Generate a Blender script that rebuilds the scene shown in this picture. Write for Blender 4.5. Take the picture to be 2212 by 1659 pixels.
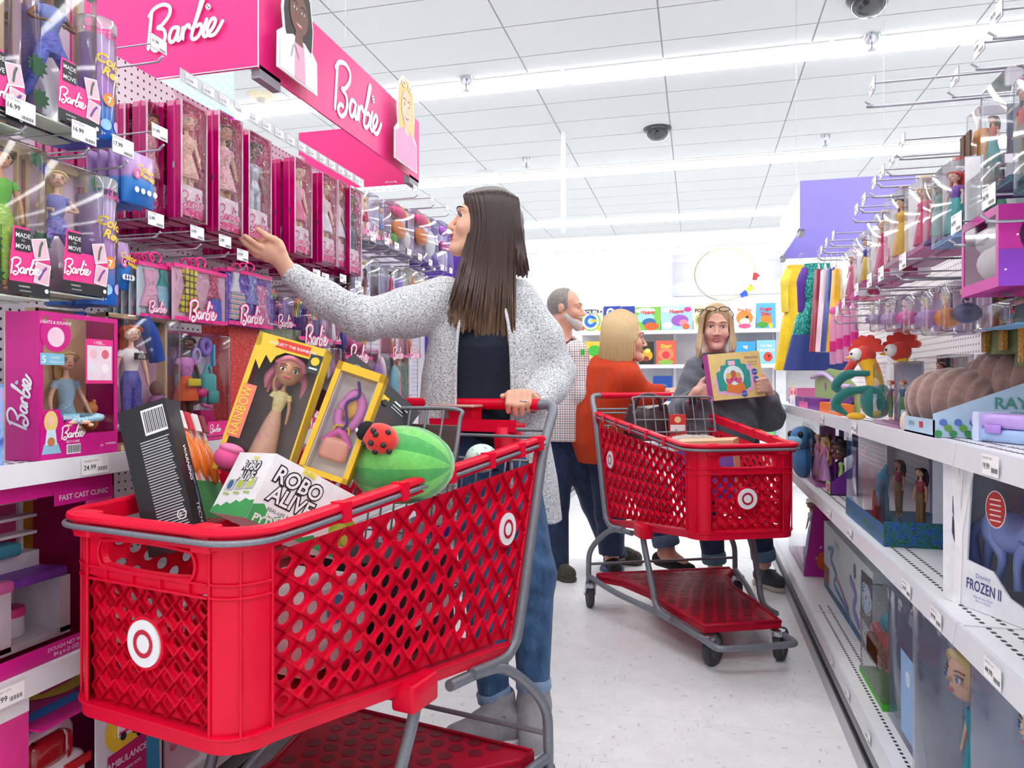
import bpy, math, random
import numpy as np
from mathutils import Vector, Matrix
for o in list(bpy.data.objects): bpy.data.objects.remove(o)
SC = bpy.context.scene
COL = SC.collection
# ---------------------------------------------------------------- camera, world, exposure
CAMH, FPX, YAW = 1.12, 1566.0, math.radians(14.3)
cam_d = bpy.data.cameras.new('camera'); cam = bpy.data.objects.new('camera', cam_d); COL.objects.link(cam)
cam_d.sensor_width = 36.0; cam_d.lens = 36.0*FPX/2212.0; cam_d.clip_start = .02; cam_d.clip_end = 120
cam.location = (0, 0, CAMH); cam.rotation_euler = (math.pi/2, 0, YAW)
SC.camera = cam
W = bpy.data.worlds.new('store_air'); SC.world = W; W.use_nodes = True
W.node_tree.nodes['Background'].inputs[0].default_value = (.93, .96, 1, 1)
W.node_tree.nodes['Background'].inputs[1].default_value = .70
SC.view_settings.view_transform = 'Standard'; SC.view_settings.look = 'None'
SC.view_settings.exposure = 0.20; SC.view_settings.gamma = 1.0; SC.view_settings.use_curve_mapping = False
SC.cycles.transparent_max_bounces = 24
LAMP_STRENGTH = 13.0
CT, ST = math.cos(YAW), math.sin(YAW)
R = math.radians
def C(px, py, d):                                   # a point seen at a pixel, d metres deep
    r = (px-1106)/FPX*d
    return Vector((r*CT-d*ST, r*ST+d*CT, CAMH-(py-829.5)/FPX*d))
def cw(r, d, z):                                    # camera-aligned floor coordinates to world
    return Vector((r*CT-d*ST, r*ST+d*CT, z))
def onX(px, py, X):                                 # a pixel on the plane x = X
    s = (px-1106)/FPX
    Y = X*(CT+s*ST)/(s*CT-ST); d = -X*ST+Y*CT
    return Y, CAMH-(py-829.5)/FPX*d
# ---------------------------------------------------------------- materials
def lin(c):
    c = c.lstrip('#'); v = [int(c[i:i+2], 16)/255 for i in (0, 2, 4)]
    return tuple((x/12.92 if x <= .04045 else ((x+.055)/1.055)**2.4) for x in v)
_M = {}
def K(hexc, rough=.45, metal=0, coat=0, var=.06, scale=30, bump=0, sheen=0):
    key = ('k', hexc, rough, metal, coat, var, scale, bump, sheen)
    if key in _M: return _M[key]
    m = bpy.data.materials.new('paint_'+hexc.lstrip('#')); m.use_nodes = True
    nt = m.node_tree; b = nt.nodes['Principled BSDF']; c = lin(hexc)
    b.inputs['Roughness'].default_value = rough; b.inputs['Metallic'].default_value = metal
    if coat: b.inputs['Coat Weight'].default_value = coat; b.inputs['Coat Roughness'].default_value = .12
    if sheen: b.inputs['Sheen Weight'].default_value = sheen
    tc = nt.nodes.new('ShaderNodeTexCoord'); n = nt.nodes.new('ShaderNodeTexNoise')
    n.inputs['Scale'].default_value = scale; n.inputs['Detail'].default_value = 3
    nt.links.new(tc.outputs['Object'], n.inputs['Vector'])
    r = nt.nodes.new('ShaderNodeValToRGB'); r.color_ramp.elements[0].position = .3; r.color_ramp.elements[1].position = .7
    r.color_ramp.elements[0].color = tuple(min(1, x*(1-var)) for x in c)+(1,)
    r.color_ramp.elements[1].color = tuple(min(1, x*(1+var)) for x in c)+(1,)
    nt.links.new(n.outputs['Fac'], r.inputs['Fac']); nt.links.new(r.outputs['Color'], b.inputs['Base Color'])
    if bump:
        bp = nt.nodes.new('ShaderNodeBump'); bp.inputs['Strength'].default_value = bump; bp.inputs['Distance'].default_value = .002
        nt.links.new(n.outputs['Fac'], bp.inputs['Height']); nt.links.new(bp.outputs['Normal'], b.inputs['Normal'])
    _M[key] = m
    return m
def nodes_mat(name, fn):
    if name in _M: return _M[name]
    m = bpy.data.materials.new(name); m.use_nodes = True
    fn(m.node_tree, m.node_tree.nodes['Principled BSDF']); _M[name] = m
    return m
def ramp(nt, fac, stops, interp='LINEAR'):
    r = nt.nodes.new('ShaderNodeValToRGB'); r.color_ramp.interpolation = interp
    e = r.color_ramp.elements
    while len(e) < len(stops): e.new(.5)
    for i, (p, c) in enumerate(stops): e[i].position = p; e[i].color = tuple(lin(c))+(1,)
    nt.links.new(fac, r.inputs['Fac']); return r.outputs['Color']
def objco(nt, scale=(1, 1, 1)):
    tc = nt.nodes.new('ShaderNodeTexCoord'); mp = nt.nodes.new('ShaderNodeMapping'); mp.inputs['Scale'].default_value = scale
    nt.links.new(tc.outputs['Object'], mp.inputs['Vector']); return mp.outputs['Vector']
def tex(nt, kind, vec, **kw):
    n = nt.nodes.new(kind)
    for k, v in kw.items():
        if k in n.inputs: n.inputs[k].default_value = v
        else: setattr(n, k, v)
    nt.links.new(vec, n.inputs['Vector']); return n
def bumpit(nt, b, h, strength, dist=.002):
    bp = nt.nodes.new('ShaderNodeBump'); bp.inputs['Strength'].default_value = strength; bp.inputs['Distance'].default_value = dist
    nt.links.new(h, bp.inputs['Height']); nt.links.new(bp.outputs['Normal'], b.inputs['Normal'])
def math_n(nt, op, a, b=None):
    n = nt.nodes.new('ShaderNodeMath'); n.operation = op
    for i, x in enumerate((a, b)):
        if x is None: continue
        if isinstance(x, (int, float)): n.inputs[i].default_value = x
        else: nt.links.new(x, n.inputs[i])
    return n.outputs[0]
def clear(name='clear_plastic', tint=(.985, .985, 1), gloss=.12, rough=.06, wrinkle=0, wscale=25, milk=0.0):
    def fn(nt, b):
        out = nt.nodes['Material Output']; nt.nodes.remove(b)
        t = nt.nodes.new('ShaderNodeBsdfTransparent'); t.inputs[0].default_value = tint+(1,)
        g = nt.nodes.new('ShaderNodeBsdfGlossy'); g.inputs['Roughness'].default_value = rough
        lw = nt.nodes.new('ShaderNodeLayerWeight'); lw.inputs['Blend'].default_value = .25
        f = math_n(nt, 'ADD', math_n(nt, 'MULTIPLY', lw.outputs['Fresnel'], .8), gloss*.25)
        if wrinkle:
            n = tex(nt, 'ShaderNodeTexNoise', objco(nt), Scale=wscale, Detail=2.0, Distortion=1.2)
            bp = nt.nodes.new('ShaderNodeBump'); bp.inputs['Strength'].default_value = wrinkle; bp.inputs['Distance'].default_value = .01
            nt.links.new(n.outputs['Fac'], bp.inputs['Height'])
            nt.links.new(bp.outputs['Normal'], g.inputs['Normal']); nt.links.new(bp.outputs['Normal'], lw.inputs['Normal'])
        mx = nt.nodes.new('ShaderNodeMixShader'); nt.links.new(f, mx.inputs[0])
        nt.links.new(t.outputs[0], mx.inputs[1]); nt.links.new(g.outputs[0], mx.inputs[2])
        s = mx.outputs[0]
        if milk:
            df = nt.nodes.new('ShaderNodeBsdfDiffuse'); df.inputs[0].default_value = tint+(1,)
            m2 = nt.nodes.new('ShaderNodeMixShader'); m2.inputs[0].default_value = milk
            nt.links.new(s, m2.inputs[1]); nt.links.new(df.outputs[0], m2.inputs[2]); s = m2.outputs[0]
        nt.links.new(s, out.inputs['Surface'])
    return nodes_mat(name, fn)
CLEAR = clear()
WRAP = clear('wrinkled_vinyl', gloss=.2, rough=.1, wrinkle=.9, wscale=38)
MAGV = clear('magenta_vinyl', tint=(.72, .0, .22), gloss=.2, rough=.18, milk=.55)
RED = K('#e40232', .40, var=.05, scale=9)
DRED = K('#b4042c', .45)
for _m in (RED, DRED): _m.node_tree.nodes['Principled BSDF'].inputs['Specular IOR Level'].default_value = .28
GREY = K('#82868f', .42, metal=.35, var=.16, scale=300)
WHITE = K('#f4f4f6', .45, var=.02)
STEEL = K('#b9bcc4', .25, metal=.9)
CHROME = K('#c9ccd2', .15, metal=1)
RUB = K('#3a3c42', .6); RUBL = K('#5a5d64', .5); BLACK = K('#17171b', .45); DARK = K('#2a2a30', .5)
# ---------------------------------------------------------------- mesh building
def catmull(P, n=6, closed=False):
    P = [Vector(p) for p in P]; out = []; m = len(P)
    rng = range(m) if closed else range(m-1)
    for i in rng:
        p0 = P[(i-1) % m] if (closed or i) else P[0]*2-P[1]
        p1 = P[i]; p2 = P[(i+1) % m]
        p3 = P[(i+2) % m] if (closed or i+2 < m) else P[-1]*2-P[-2]
        for k in range(n):
            t = k/n
            out.append(.5*((2*p1)+(p2-p0)*t+(2*p0-5*p1+4*p2-p3)*t*t+(3*p1-p0-3*p2+p3)*t**3))
    if not closed: out.append(P[-1])
    return out
_TXT = {}
def text_geo(body, bold=0.0):
    key = (body, bold)
    if key not in _TXT:
        cu = bpy.data.curves.new('lettering', 'FONT'); cu.body = body; cu.size = 1.0; cu.offset = bold; cu.resolution_u = 3
        ob = bpy.data.objects.new('lettering', cu); me = bpy.data.meshes.new_from_object(ob)
        V = [(v.co.x, v.co.y) for v in me.vertices]; F = [tuple(p.vertices) for p in me.polygons]
        bpy.data.objects.remove(ob); bpy.data.meshes.remove(me); bpy.data.curves.remove(cu)
        _TXT[key] = (V, F)
    return _TXT[key]
class MB:
    def __init__(s): s.v = []; s.f = []; s.m = []; s.s = []
    def add(s, V, F, mat, smooth=False, T=None):
        o = len(s.v)
        s.v += [tuple(T @ Vector(v)) for v in V] if T is not None else [tuple(v) for v in V]
        for f in F: s.f.append(tuple(i+o for i in f)); s.m.append(mat); s.s.append(smooth)
        return s
    def box(s, x0, y0, z0, x1, y1, z1, mat, T=None):
        V = [(x, y, z) for z in (z0, z1) for y in (y0, y1) for x in (x0, x1)]
        return s.add(V, [(0, 2, 3, 1), (4, 5, 7, 6), (0, 1, 5, 4), (2, 6, 7, 3), (0, 4, 6, 2), (1, 3, 7, 5)], mat, False, T)
    def rbox(s, x0, y0, z0, x1, y1, z1, r, mat, n=3, T=None):        # rounded vertical edges + softened top and bottom
        pts = []
        for cx, cy, a0 in ((x1-r, y1-r, 0), (x0+r, y1-r, 90), (x0+r, y0+r, 180), (x1-r, y0+r, 270)):
            for k in range(n+1):
                a = R(a0+90*k/n); pts.append((cx, cy, math.cos(a), math.sin(a)))
        rings = []
        q = min(r, (z1-z0)/2)*.6
        for z, rr in ((z0, r-q), (z0+q*.3, r-q*.3), (z0+q, r), (z1-q, r), (z1-q*.3, r-q*.3), (z1, r-q)):
            rings.append([(cx+rr*c, cy+rr*sn, z) for cx, cy, c, sn in pts])
        return s.loft(rings, mat, T=T)
    def loft(s, rings, mat, cap=True, closed=True, smooth=True, T=None):
        n = len(rings[0]); V = [p for r in rings for p in r]; F = []
        for i in range(len(rings)-1):
            for k in range(n if closed else n-1):
                a = i*n+k; b = i*n+(k+1) % n
                F.append((a, b, b+n, a+n))
        s.add(V, F, mat, smooth, T)
        if cap:
            s.add(rings[0], [tuple(range(n))[::-1]], mat, False, T); s.add(rings[-1], [tuple(range(n))], mat, False, T)
        return s
    def tube(s, path, r, mat, n=8, closed=False, cap=True, flat=None, T=None, up=None):
        P = [Vector(p) for p in path]; m = len(P); rings = []
        nrm = None
        for i in range(m):
            a = P[(i-1) % m] if (closed or i) else P[0]; b = P[(i+1) % m] if (closed or i < m-1) else P[-1]
            t = (b-a).normalized()
            if nrm is None:
                u = Vector(up) if up else (Vector((0, 0, 1)) if abs(t.z) < .9 else Vector((0, 1, 0)))
                nrm = (u-t*u.dot(t)).normalized()
            else:
                nrm = (nrm-t*nrm.dot(t)).normalized()
            bi = t.cross(nrm); rr = r[i] if isinstance(r, (list, tuple)) else r
            fl = 1 if flat is None else flat
            rings.append([P[i]+nrm*(math.cos(2*math.pi*k/n)*rr)+bi*(math.sin(2*math.pi*k/n)*rr*fl) for k in range(n)])
        if closed: rings.append(rings[0]); cap = False
        return s.loft(rings, mat, cap, T=T)
    def lathe(s, prof, mat, n=16, T=None, smooth=True, cap=True):
        rings = [[(r*math.cos(2*math.pi*k/n), r*math.sin(2*math.pi*k/n), z) for k in range(n)] for r, z in prof]
        return s.loft(rings, mat, cap, smooth=smooth, T=T)
    def ell(s, c, rad, mat, n=12, m=8, T=None):
        rings = []
        for j in range(m+1):
            a = math.pi*(j/m)-math.pi/2; q = max(math.cos(a), .02)
            rings.append([(c[0]+rad[0]*q*math.cos(2*math.pi*k/n), c[1]+rad[1]*q*math.sin(2*math.pi*k/n), c[2]+rad[2]*math.sin(a)) for k in range(n)])
        return s.loft(rings, mat, True, T=T)
    def poly(s, pts, y, mat, T=None):                 # flat print facing -y
        return s.add([(p[0], y, p[1]) for p in pts], [tuple(range(len(pts)))], mat, False, T)
    def rect(s, x0, z0, x1, z1, y, mat, T=None): return s.poly([(x0, z0), (x1, z0), (x1, z1), (x0, z1)], y, mat, T)
    def disc(s, x, z, r, y, mat, n=20, rz=None, T=None):
        rz = rz or r
        return s.poly([(x+r*math.cos(2*math.pi*k/n), z+rz*math.sin(2*math.pi*k/n)) for k in range(n)], y, mat, T)
    def prism(s, pts, y0, y1, mat, T=None, smooth=False):
        n = len(pts); V = [(p[0], y0, p[1]) for p in pts]+[(p[0], y1, p[1]) for p in pts]
        F = [tuple(range(n)), tuple(range(2*n-1, n-1, -1))]
        s.add(V, F, mat, False, T)
        return s.add(V, [(k, k+n, (k+1) % n+n, (k+1) % n) for k in range(n)], mat, smooth, T)
    def text(s, body, x, z, size, mat, y=-.001, align=.5, rot=0, sx=1, bold=0.0, shear=0, T=None):
        V, F = text_geo(body, bold)
        if not V: return s
        w0 = min(v[0] for v in V); w1 = max(v[0] for v in V); ca, sa = math.cos(R(rot)), math.sin(R(rot)); out = []
        for a, b in V:
            a = (a-w0-(w1-w0)*align+shear*b)*size*sx; b = b*size
            out.append((x+a*ca-b*sa, y, z+a*sa+b*ca))
        return s.add(out, F, mat, False, T)
    def stroke(s, pts, w, y, mat, n=5, T=None, closed=False):        # flat ribbon lettering
        P = catmull([(p[0], 0, p[1]) for p in pts], n, closed); L = []
        for i, p in enumerate(P):
            a = P[max(i-1, 0)]; b = P[min(i+1, len(P)-1)]
            if closed: a = P[i-1]; b = P[(i+1) % len(P)]
            t = (b-a).normalized(); q = Vector((-t.z, 0, t.x))*w/2
            yy = y-2.5e-5*i; L.append(((p.x+q.x, yy, p.z+q.z), (p.x-q.x, yy, p.z-q.z)))
        V = [q for l in L for q in l]; F = [(2*i, 2*i+1, 2*i+3, 2*i+2) for i in range(len(L)-1)]
        if closed: F.append((2*len(L)-2, 2*len(L)-1, 1, 0))
        s.add(V, F, mat, False, T)
        if not closed:
            for p in (P[0], P[-1]): s.disc(p.x, p.z, w/2, y, mat, 8, T=T)
        return s
    def mesh(s, name):
        me = bpy.data.meshes.new(name); me.from_pydata(s.v, [], s.f)
        mats = []; idx = {}
        for m in s.m:
            if m.name not in idx: idx[m.name] = len(mats); mats.append(m)
        for m in mats: me.materials.append(m)
        me.polygons.foreach_set('material_index', [idx[m.name] for m in s.m])
        me.polygons.foreach_set('use_smooth', s.s); me.update(); return me
    def build(s, name, parent=None, loc=None, rz=None, me=None):
        return obj(name, me or s.mesh(name), parent, loc, rz)
def obj(name, me, parent=None, loc=None, rz=None):
    o = bpy.data.objects.new(name, me); COL.objects.link(o)
    if parent is not None: o.parent = parent
    if loc is not None: o.location = loc
    if rz is not None: o.rotation_euler = (0, 0, rz)
    return o
def tag(o, label, cat, group=None, kind=None):
    o['label'] = label; o['category'] = cat
    if group: o['group'] = group
    if kind: o['kind'] = kind
    return o
def thing(name, label, cat, loc=(0, 0, 0), rz=0, group=None):
    o = bpy.data.objects.new(name, None); COL.objects.link(o); o.empty_display_size = .05
    o.location = loc; o.rotation_euler = (0, 0, rz); return tag(o, label, cat, group)
ORD = ['first', 'second', 'third', 'fourth', 'fifth', 'sixth', 'seventh', 'eighth', 'ninth', 'tenth', 'eleventh', 'twelfth', 'thirteenth']
def struct(name, mb, parent=None):
    o = mb.build(name, parent); o['kind'] = 'structure'; return o
def copy_tree(o, parent=None):
    c = o.copy(); COL.objects.link(c)
    if parent is not None: c.parent = parent
    for ch in list(o.children): copy_tree(ch, c)
    return c
def tilt(o, mat):
    o.matrix_world = mat; return o
BARBIE = [[(1240, 95), (1228, 200), (1214, 325)],
 [(1222, 115), (1262, 72), (1330, 55), (1378, 80), (1372, 130), (1320, 185), (1285, 200), (1330, 215), (1345, 260), (1320, 315), (1275, 345), (1245, 325), (1260, 290), (1300, 285)],
 [(1440, 215), (1400, 215), (1375, 260), (1382, 300), (1410, 295), (1435, 250), (1445, 215), (1435, 270), (1440, 298), (1460, 285), (1480, 215), (1478, 250), (1475, 297), (1480, 250), (1500, 218), (1520, 210), (1527, 228)],
 [(1545, 250), (1590, 130), (1612, 60), (1628, 52), (1610, 105), (1565, 210), (1540, 280), (1555, 305), (1590, 290), (1615, 245), (1605, 215), (1580, 225)],
 [(1650, 190), (1632, 240), (1626, 280), (1640, 297), (1668, 278), (1700, 242), (1715, 205), (1695, 190), (1665, 225), (1656, 265), (1672, 295), (1710, 290), (1745, 250), (1766, 215)]]
def script_logo(mb, x, z, width, mat, y=-.001, rot=0, T=None, w=.085, outline=None):   # the flowing script word mark
    k = width/556*285
    for pas in ((outline, w*2.0, .0004), (mat, w, 0)):
        if pas[0] is None: continue
        for i, st in enumerate(BARBIE+[[(1658, 108), (1661, 112), (1664, 116)]]):
            ca, sa = math.cos(R(rot)), math.sin(R(rot)); P = []
            for X, Z in st:
                a = ((X-1488)/285)*k; b = ((200-Z)/285)*k; P.append((x+a*ca-b*sa, z+a*sa+b*ca))
            mb.stroke(P, (pas[1] if i < 5 else pas[1]*1.45)*k, y+pas[2]-.0002*i, pas[0], 4, T)
# ---------------------------------------------------------------- the room
def fl(nt, b):
    v = objco(nt); n1 = tex(nt, 'ShaderNodeTexNoise', v, Scale=9.0, Detail=5.0, Roughness=.6)
    n2 = tex(nt, 'ShaderNodeTexNoise', objco(nt, (26, 70, 26)), Scale=1.0, Detail=3.0)
    c1 = ramp(nt, n1.outputs['Fac'], [(.3, '#ececee'), (.7, '#f8f8f9')])
    c2 = ramp(nt, n2.outputs['Fac'], [(.28, '#c6c5c8'), (.38, '#ffffff')])
    mx = nt.nodes.new('ShaderNodeMix'); mx.data_type = 'RGBA'; mx.blend_type = 'MULTIPLY'; mx.inputs[0].default_value = .8
    nt.links.new(c1, mx.inputs[6]); nt.links.new(c2, mx.inputs[7]); nt.links.new(mx.outputs[2], b.inputs['Base Color'])
    b.inputs['Roughness'].default_value = .28; b.inputs['Specular IOR Level'].default_value = .45
FLOOR = nodes_mat('vinyl_tile', fl)
def peg(nt, b):
    sx = nt.nodes.new('ShaderNodeSeparateXYZ'); tc = nt.nodes.new('ShaderNodeTexCoord'); nt.links.new(tc.outputs['Object'], sx.inputs[0])
    def cell(o):
        f = math_n(nt, 'FRACT', math_n(nt, 'MULTIPLY', o, 1/.0254)); return math_n(nt, 'POWER', math_n(nt, 'SUBTRACT', f, .5), 2)
    d = math_n(nt, 'SQRT', math_n(nt, 'ADD', cell(sx.outputs[1]), cell(sx.outputs[2])))
    c = ramp(nt, d, [(.13, '#2b2428'), (.17, '#ece9ee')]); nt.links.new(c, b.inputs['Base Color']); b.inputs['Roughness'].default_value = .5
PEG = nodes_mat('pegboard', peg)
def ceil_m(nt, b):
    n = tex(nt, 'ShaderNodeTexNoise', objco(nt), Scale=120.0, Detail=2.0)
    c = ramp(nt, n.outputs['Fac'], [(.3, '#cbced0'), (.7, '#d5d8d9')]); nt.links.new(c, b.inputs['Base Color']); b.inputs['Roughness'].default_value = .85
CEILT = nodes_mat('ceiling_board', ceil_m)
def glow(name, colr, st):
    def fn(nt, b):
        b.inputs['Emission Color'].default_value = colr+(1,); b.inputs['Emission Strength'].default_value = st; b.inputs['Base Color'].default_value = (.9, .9, .9, 1)
    return nodes_mat(name, fn)
LAMP = glow('fluorescent_diffuser', (1, .995, .985), LAMP_STRENGTH)
SHELF = K('#eeeef2', .38, var=.02); RAIL = K('#dedfe6', .3, var=.02); KICK = K('#b7b8bf', .4)
floor = struct('floor', MB().box(-14, -6, -.06, 14, 22, -.0012, FLOOR))
tm = MB().box(-.1518, -.1518, -.004, .1518, .1518, 0, FLOOR).mesh('floor_tile')
for i in range(6):
    for j in range(27):
        obj('floor_tile', tm, floor, (-1.05+.305*i, 1.1+.305*j, 0), rz=(math.pi/2)*((i+j) % 2))
CEZ = CAMH+3.1
ceiling = struct('ceiling', MB().box(-14, -6, CEZ+.012, 14, 22, CEZ+.06, K('#b4b8bb', .8)))
TY, TX = .595, 1.32
tile_me = MB().box(-TX/2+.007, -TY/2+.007, 0, TX/2-.007, TY/2-.007, .013, CEILT).mesh('ceiling_tile')
for j in range(22):
    y = 4.6+TY*j; lo = -(y*.52+.6); hi = y*.46+.9
    for i in range(-9, 8):
        x = .35+TX*i
        if lo-TX < x < hi+TX: obj('ceiling_tile', tile_me, ceiling, (x, y, CEZ))
tm2 = MB()
for j in range(-17, 0): tm2.box(-13.9, 4.6+TY*j-TY/2+.007, CEZ, 13.9, 4.6+TY*j+TY/2-.007, CEZ+.013, CEILT)
for j in range(22, 30): tm2.box(-13.9, 4.6+TY*j-TY/2+.007, CEZ, 13.9, 4.6+TY*j+TY/2-.007, CEZ+.013, CEILT)
o = tm2.build('ceiling_board', ceiling); o['kind'] = 'stuff'
lm = MB().box(-1.195, -.15, -.03, 1.195, .15, 0, LAMP).mesh('diffuser')
lh = MB().box(-1.21, -.165, -.012, 1.21, .165, .0, WHITE).mesh('housing')
rows = {.62: 'row above the near end of the aisle', 3.92: 'row above the near pink sign', 7.22: 'nearest full row in view', 10.52: 'second row in view', 13.82: 'third row in view', 17.12: 'farthest row in view', -2.7: 'row behind the near shelves'}
for y, nm in rows.items():
    for i in range(-4, 5):
        x = .2+2.46*i-.25
        if y > 9 or abs(x) < 8:
            t = thing('ceiling_light', '%s long fluorescent light from the left, %s' % (ORD[i+4], nm), 'light', (x, y, CEZ), 0, 'fluorescent ceiling lights, '+nm)
            obj('housing', lh, t); obj('diffuser', lm, t)
# ---- shelving
def gondola(name, label, side, xl, xb, y0, y1, shelves, ztop, panel=PEG):
    """side -1 stands left of the aisle (front edge at xl, back panel at xb)."""
    t = thing(name, label, 'shelving', (0, 0, 0), 0)
    s = side; b = MB()
    b.box(min(xb, xb+s*.03), y0, 0.07, max(xb, xb+s*.03), y1, ztop, panel); b.build('pegboard', t)
    MB().box(min(xl-s*.012, xb), y0, 0, max(xl-s*.012, xb), y1, .07, KICK).build('kick_plate', t)
    MB().box(min(xl-s*.002, xl-s*.013), y0, .062, max(xl-s*.002, xl-s*.013), y1, .074, BLACK).build('gap_shade_strip', t)  # black strip standing in for the shaded gap under the base shelf lip
    for (z, a, c) in shelves:
        g = MB(); x0 = xl+s*.006; g.box(min(x0, xb), a+.003, z-.022, max(x0, xb), c-.003, z, SHELF)
        sh = g.build('shelf', t)
        q = MB(); pts = [(xl-s*.0, z+.004), (xl-s*.006, z-.038), (xl+s*.004, z-.04), (xl+s*.008, z+.004)]
        V = [(p[0], a+.002, p[1]) for p in pts]+[(p[0], c-.002, p[1]) for p in pts]
        q.add(V, [(0, 1, 2, 3), (7, 6, 5, 4), (0, 4, 5, 1), (1, 5, 6, 2), (2, 6, 7, 3), (3, 7, 4, 0)], RAIL); q.build('price_rail', sh)
        k = MB()
        for rr in range(2):
            yy = a+.02
            while yy < min(c, 3.4):
                xx = xl+s*(.05+.035*rr); k.box(xx-.004, yy, z-.001, xx+.004, yy+.010, z+.0006, DARK); yy += .022
        if k.v: p = k.build('perforation', sh); p['kind'] = 'stuff'
    for y in [y0]+[y for y in np.arange(y0+1.22, y1, 1.22)]+[y1-.03]:
        MB().box(min(xb-s*.035, xb), y, .07, max(xb-s*.035, xb), y+.03, ztop, SHELF).build('upright', t)
    return t
LX, RX = -1.215, .468
gl = [(0.16, .35, 4.25), (.572, .35, 1.9), (.572, 1.9, 4.25), (.968, .35, 1.95), (.968, 1.95, 4.25)]
gondola('shelving_unit', 'long white shelving unit with pegboard, left of the aisle, packed with doll boxes', -1, LX, -1.68, .35, 4.25, gl, 2.1)
gr = [(.155, .2, 1.51), (.155, 1.51, 3.3), (.155, 3.3, 5.0), (.672, .2, 1.51), (.672, 1.51, 3.3), (.672, 3.3, 5.0), (1.005, .2, 1.51), (1.005, 1.51, 3.3), (1.005, 3.3, 5.0)]
gondola('shelving_unit', 'long white shelving unit with shelves and hooks, right of the aisle', 1, RX, .93, .2, 5.0, gr, 1.78)
gondola('shelving_unit', 'far shelving unit behind the man in the checked shirt', -1, -1.2, -1.66, 5.5, 8.4, [(.16, 5.5, 8.4), (.6, 5.5, 8.4), (1.0, 5.5, 8.4), (1.45, 5.5, 8.4)], 2.1, K('#f1e6ec', .5))
pe = MB().box(-1.66, 4.26, .02, -1.19, 4.30, 2.05, K('#5b35ad', .45)); pe = pe.build('end_panel'); tag(pe, 'purple end panel of the left shelving unit', 'panel')
# price marks printed on rails
def rail_prints():
    for side, xl, items in ((-1, LX, [(200, .968, '24.99'), (8, .572, '54.99'), (120, .16, '34.99')]), (1, RX, [(2150, 1.005, '19.99'), (2030, .672, '39.99'), (1965, .672, '24.99'), (2155, .672, '44.99'), (1880, .155, '24.99'), (1835, .155, '29.99'), (1800, .155, '19.99'), (1765, .672, '17.99'), (1795, .672, '14.99'), (1840, .672, '29.99'), (1850, 1.005, '12.99'), (1780, 1.005, '9.99')])):
        for px, z, txt in items:
            Y, _ = onX(px, 900, xl)
            t = MB(); w = .07
            t.rect(-w/2, -.034, w/2, .0, 0, K('#fbfbfd', .5)); t.text(txt, -.03, -.024, .014, K('#33343c', .6), -.0005, 0, bold=.01); t.text('FASHION TOYS', -.03, -.008, .0055, K('#77787f', .6), -.0005, 0); 
            for k in range(9): t.rect(.005+.003*k, -.028, .005+.003*k+(.001+.001*(k % 2)), -.02, -.0005, K('#44454c', .6))
            o = t.build('price_ticket', None, (xl-side*.0075, Y, z), -side*math.pi/2 if side < 0 else -math.pi/2)
            if side < 0: o.rotation_euler = (0, 0, math.pi/2)
            row = sorted([q[0] for q in items if q[1] == z], key=lambda q: q if side < 0 else -q); lv = {.968: 'hip-high left', .572: 'lower left', .16: 'bottom left', 1.005: 'upper right', .672: 'middle right', .155: 'bottom right'}[z]
            tag(o, '%s price ticket from the camera on the %s shelf edge, printed %s' % (ORD[row.index(px)], lv, txt), 'price tag', 'shelf edge price tickets')
rail_prints()
# ---- back wall with board games
BY = 9.75
struct('wall_back', MB().box(-3.2, BY, 0, 3.6, BY+.08, 2.86, K('#f3f3f5', .6, var=.01)))
gw = thing('game_shelving', 'white wall shelving stacked with board games at the end of the aisle', 'shelving', (0, 0, 0))
for z in (.42, .90, 1.365, 1.80):
    g = MB().box(-1.5, BY-.36, z-.03, 2.3, BY-.002, z, SHELF).build('shelf', gw)
    MB().box(-1.5, BY-.372, z-.045, 2.3, BY-.36, z+.004, RAIL).build('price_rail', g)
MB().box(-1.5, BY-.02, .0, 2.3, BY-.001, 1.95, PEG2 if 'PEG2' in globals() else K('#c9c8cc', .6)).build('pegboard', gw)
for x in (-.28, .94, 2.16): MB().box(x-.015, BY-.05, 0, x+.015, BY-.02, 1.95, SHELF).build('upright', gw)
struct('trim_1', MB().box(-3.2, BY-.62, 2.86, 3.6, BY-.46, 2.98, WHITE))
vt = MB().box(-3.1, BY-.58, 2.835, 3.5, BY-.48, 2.86, glow('valance_tube', (1, 1, 1), 4)); o = vt.build('valance_light'); tag(o, 'white light strip under the valance above the board games', 'light')
for x in (-.56, 2.05): struct('trim_2', MB().box(x, BY-.46, 2.88, x+.05, BY, 2.94, WHITE))
px = C(1217, 400, 8.9); struct('trim_3', MB().box(px.x-.026, px.y-.026, 2.98, px.x+.026, px.y+.026, CEZ, WHITE))
c = C(668, 100, 12); struct('trim_4', MB().box(c.x-.2, c.y-.2, 0, c.x+.2, c.y+.2, CEZ, WHITE))
a = C(1675, 700, 9.15); struct('trim_5', MB().box(a.x, a.y-.05, 0, a.x+.12, BY, 2.1, WHITE))
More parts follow.
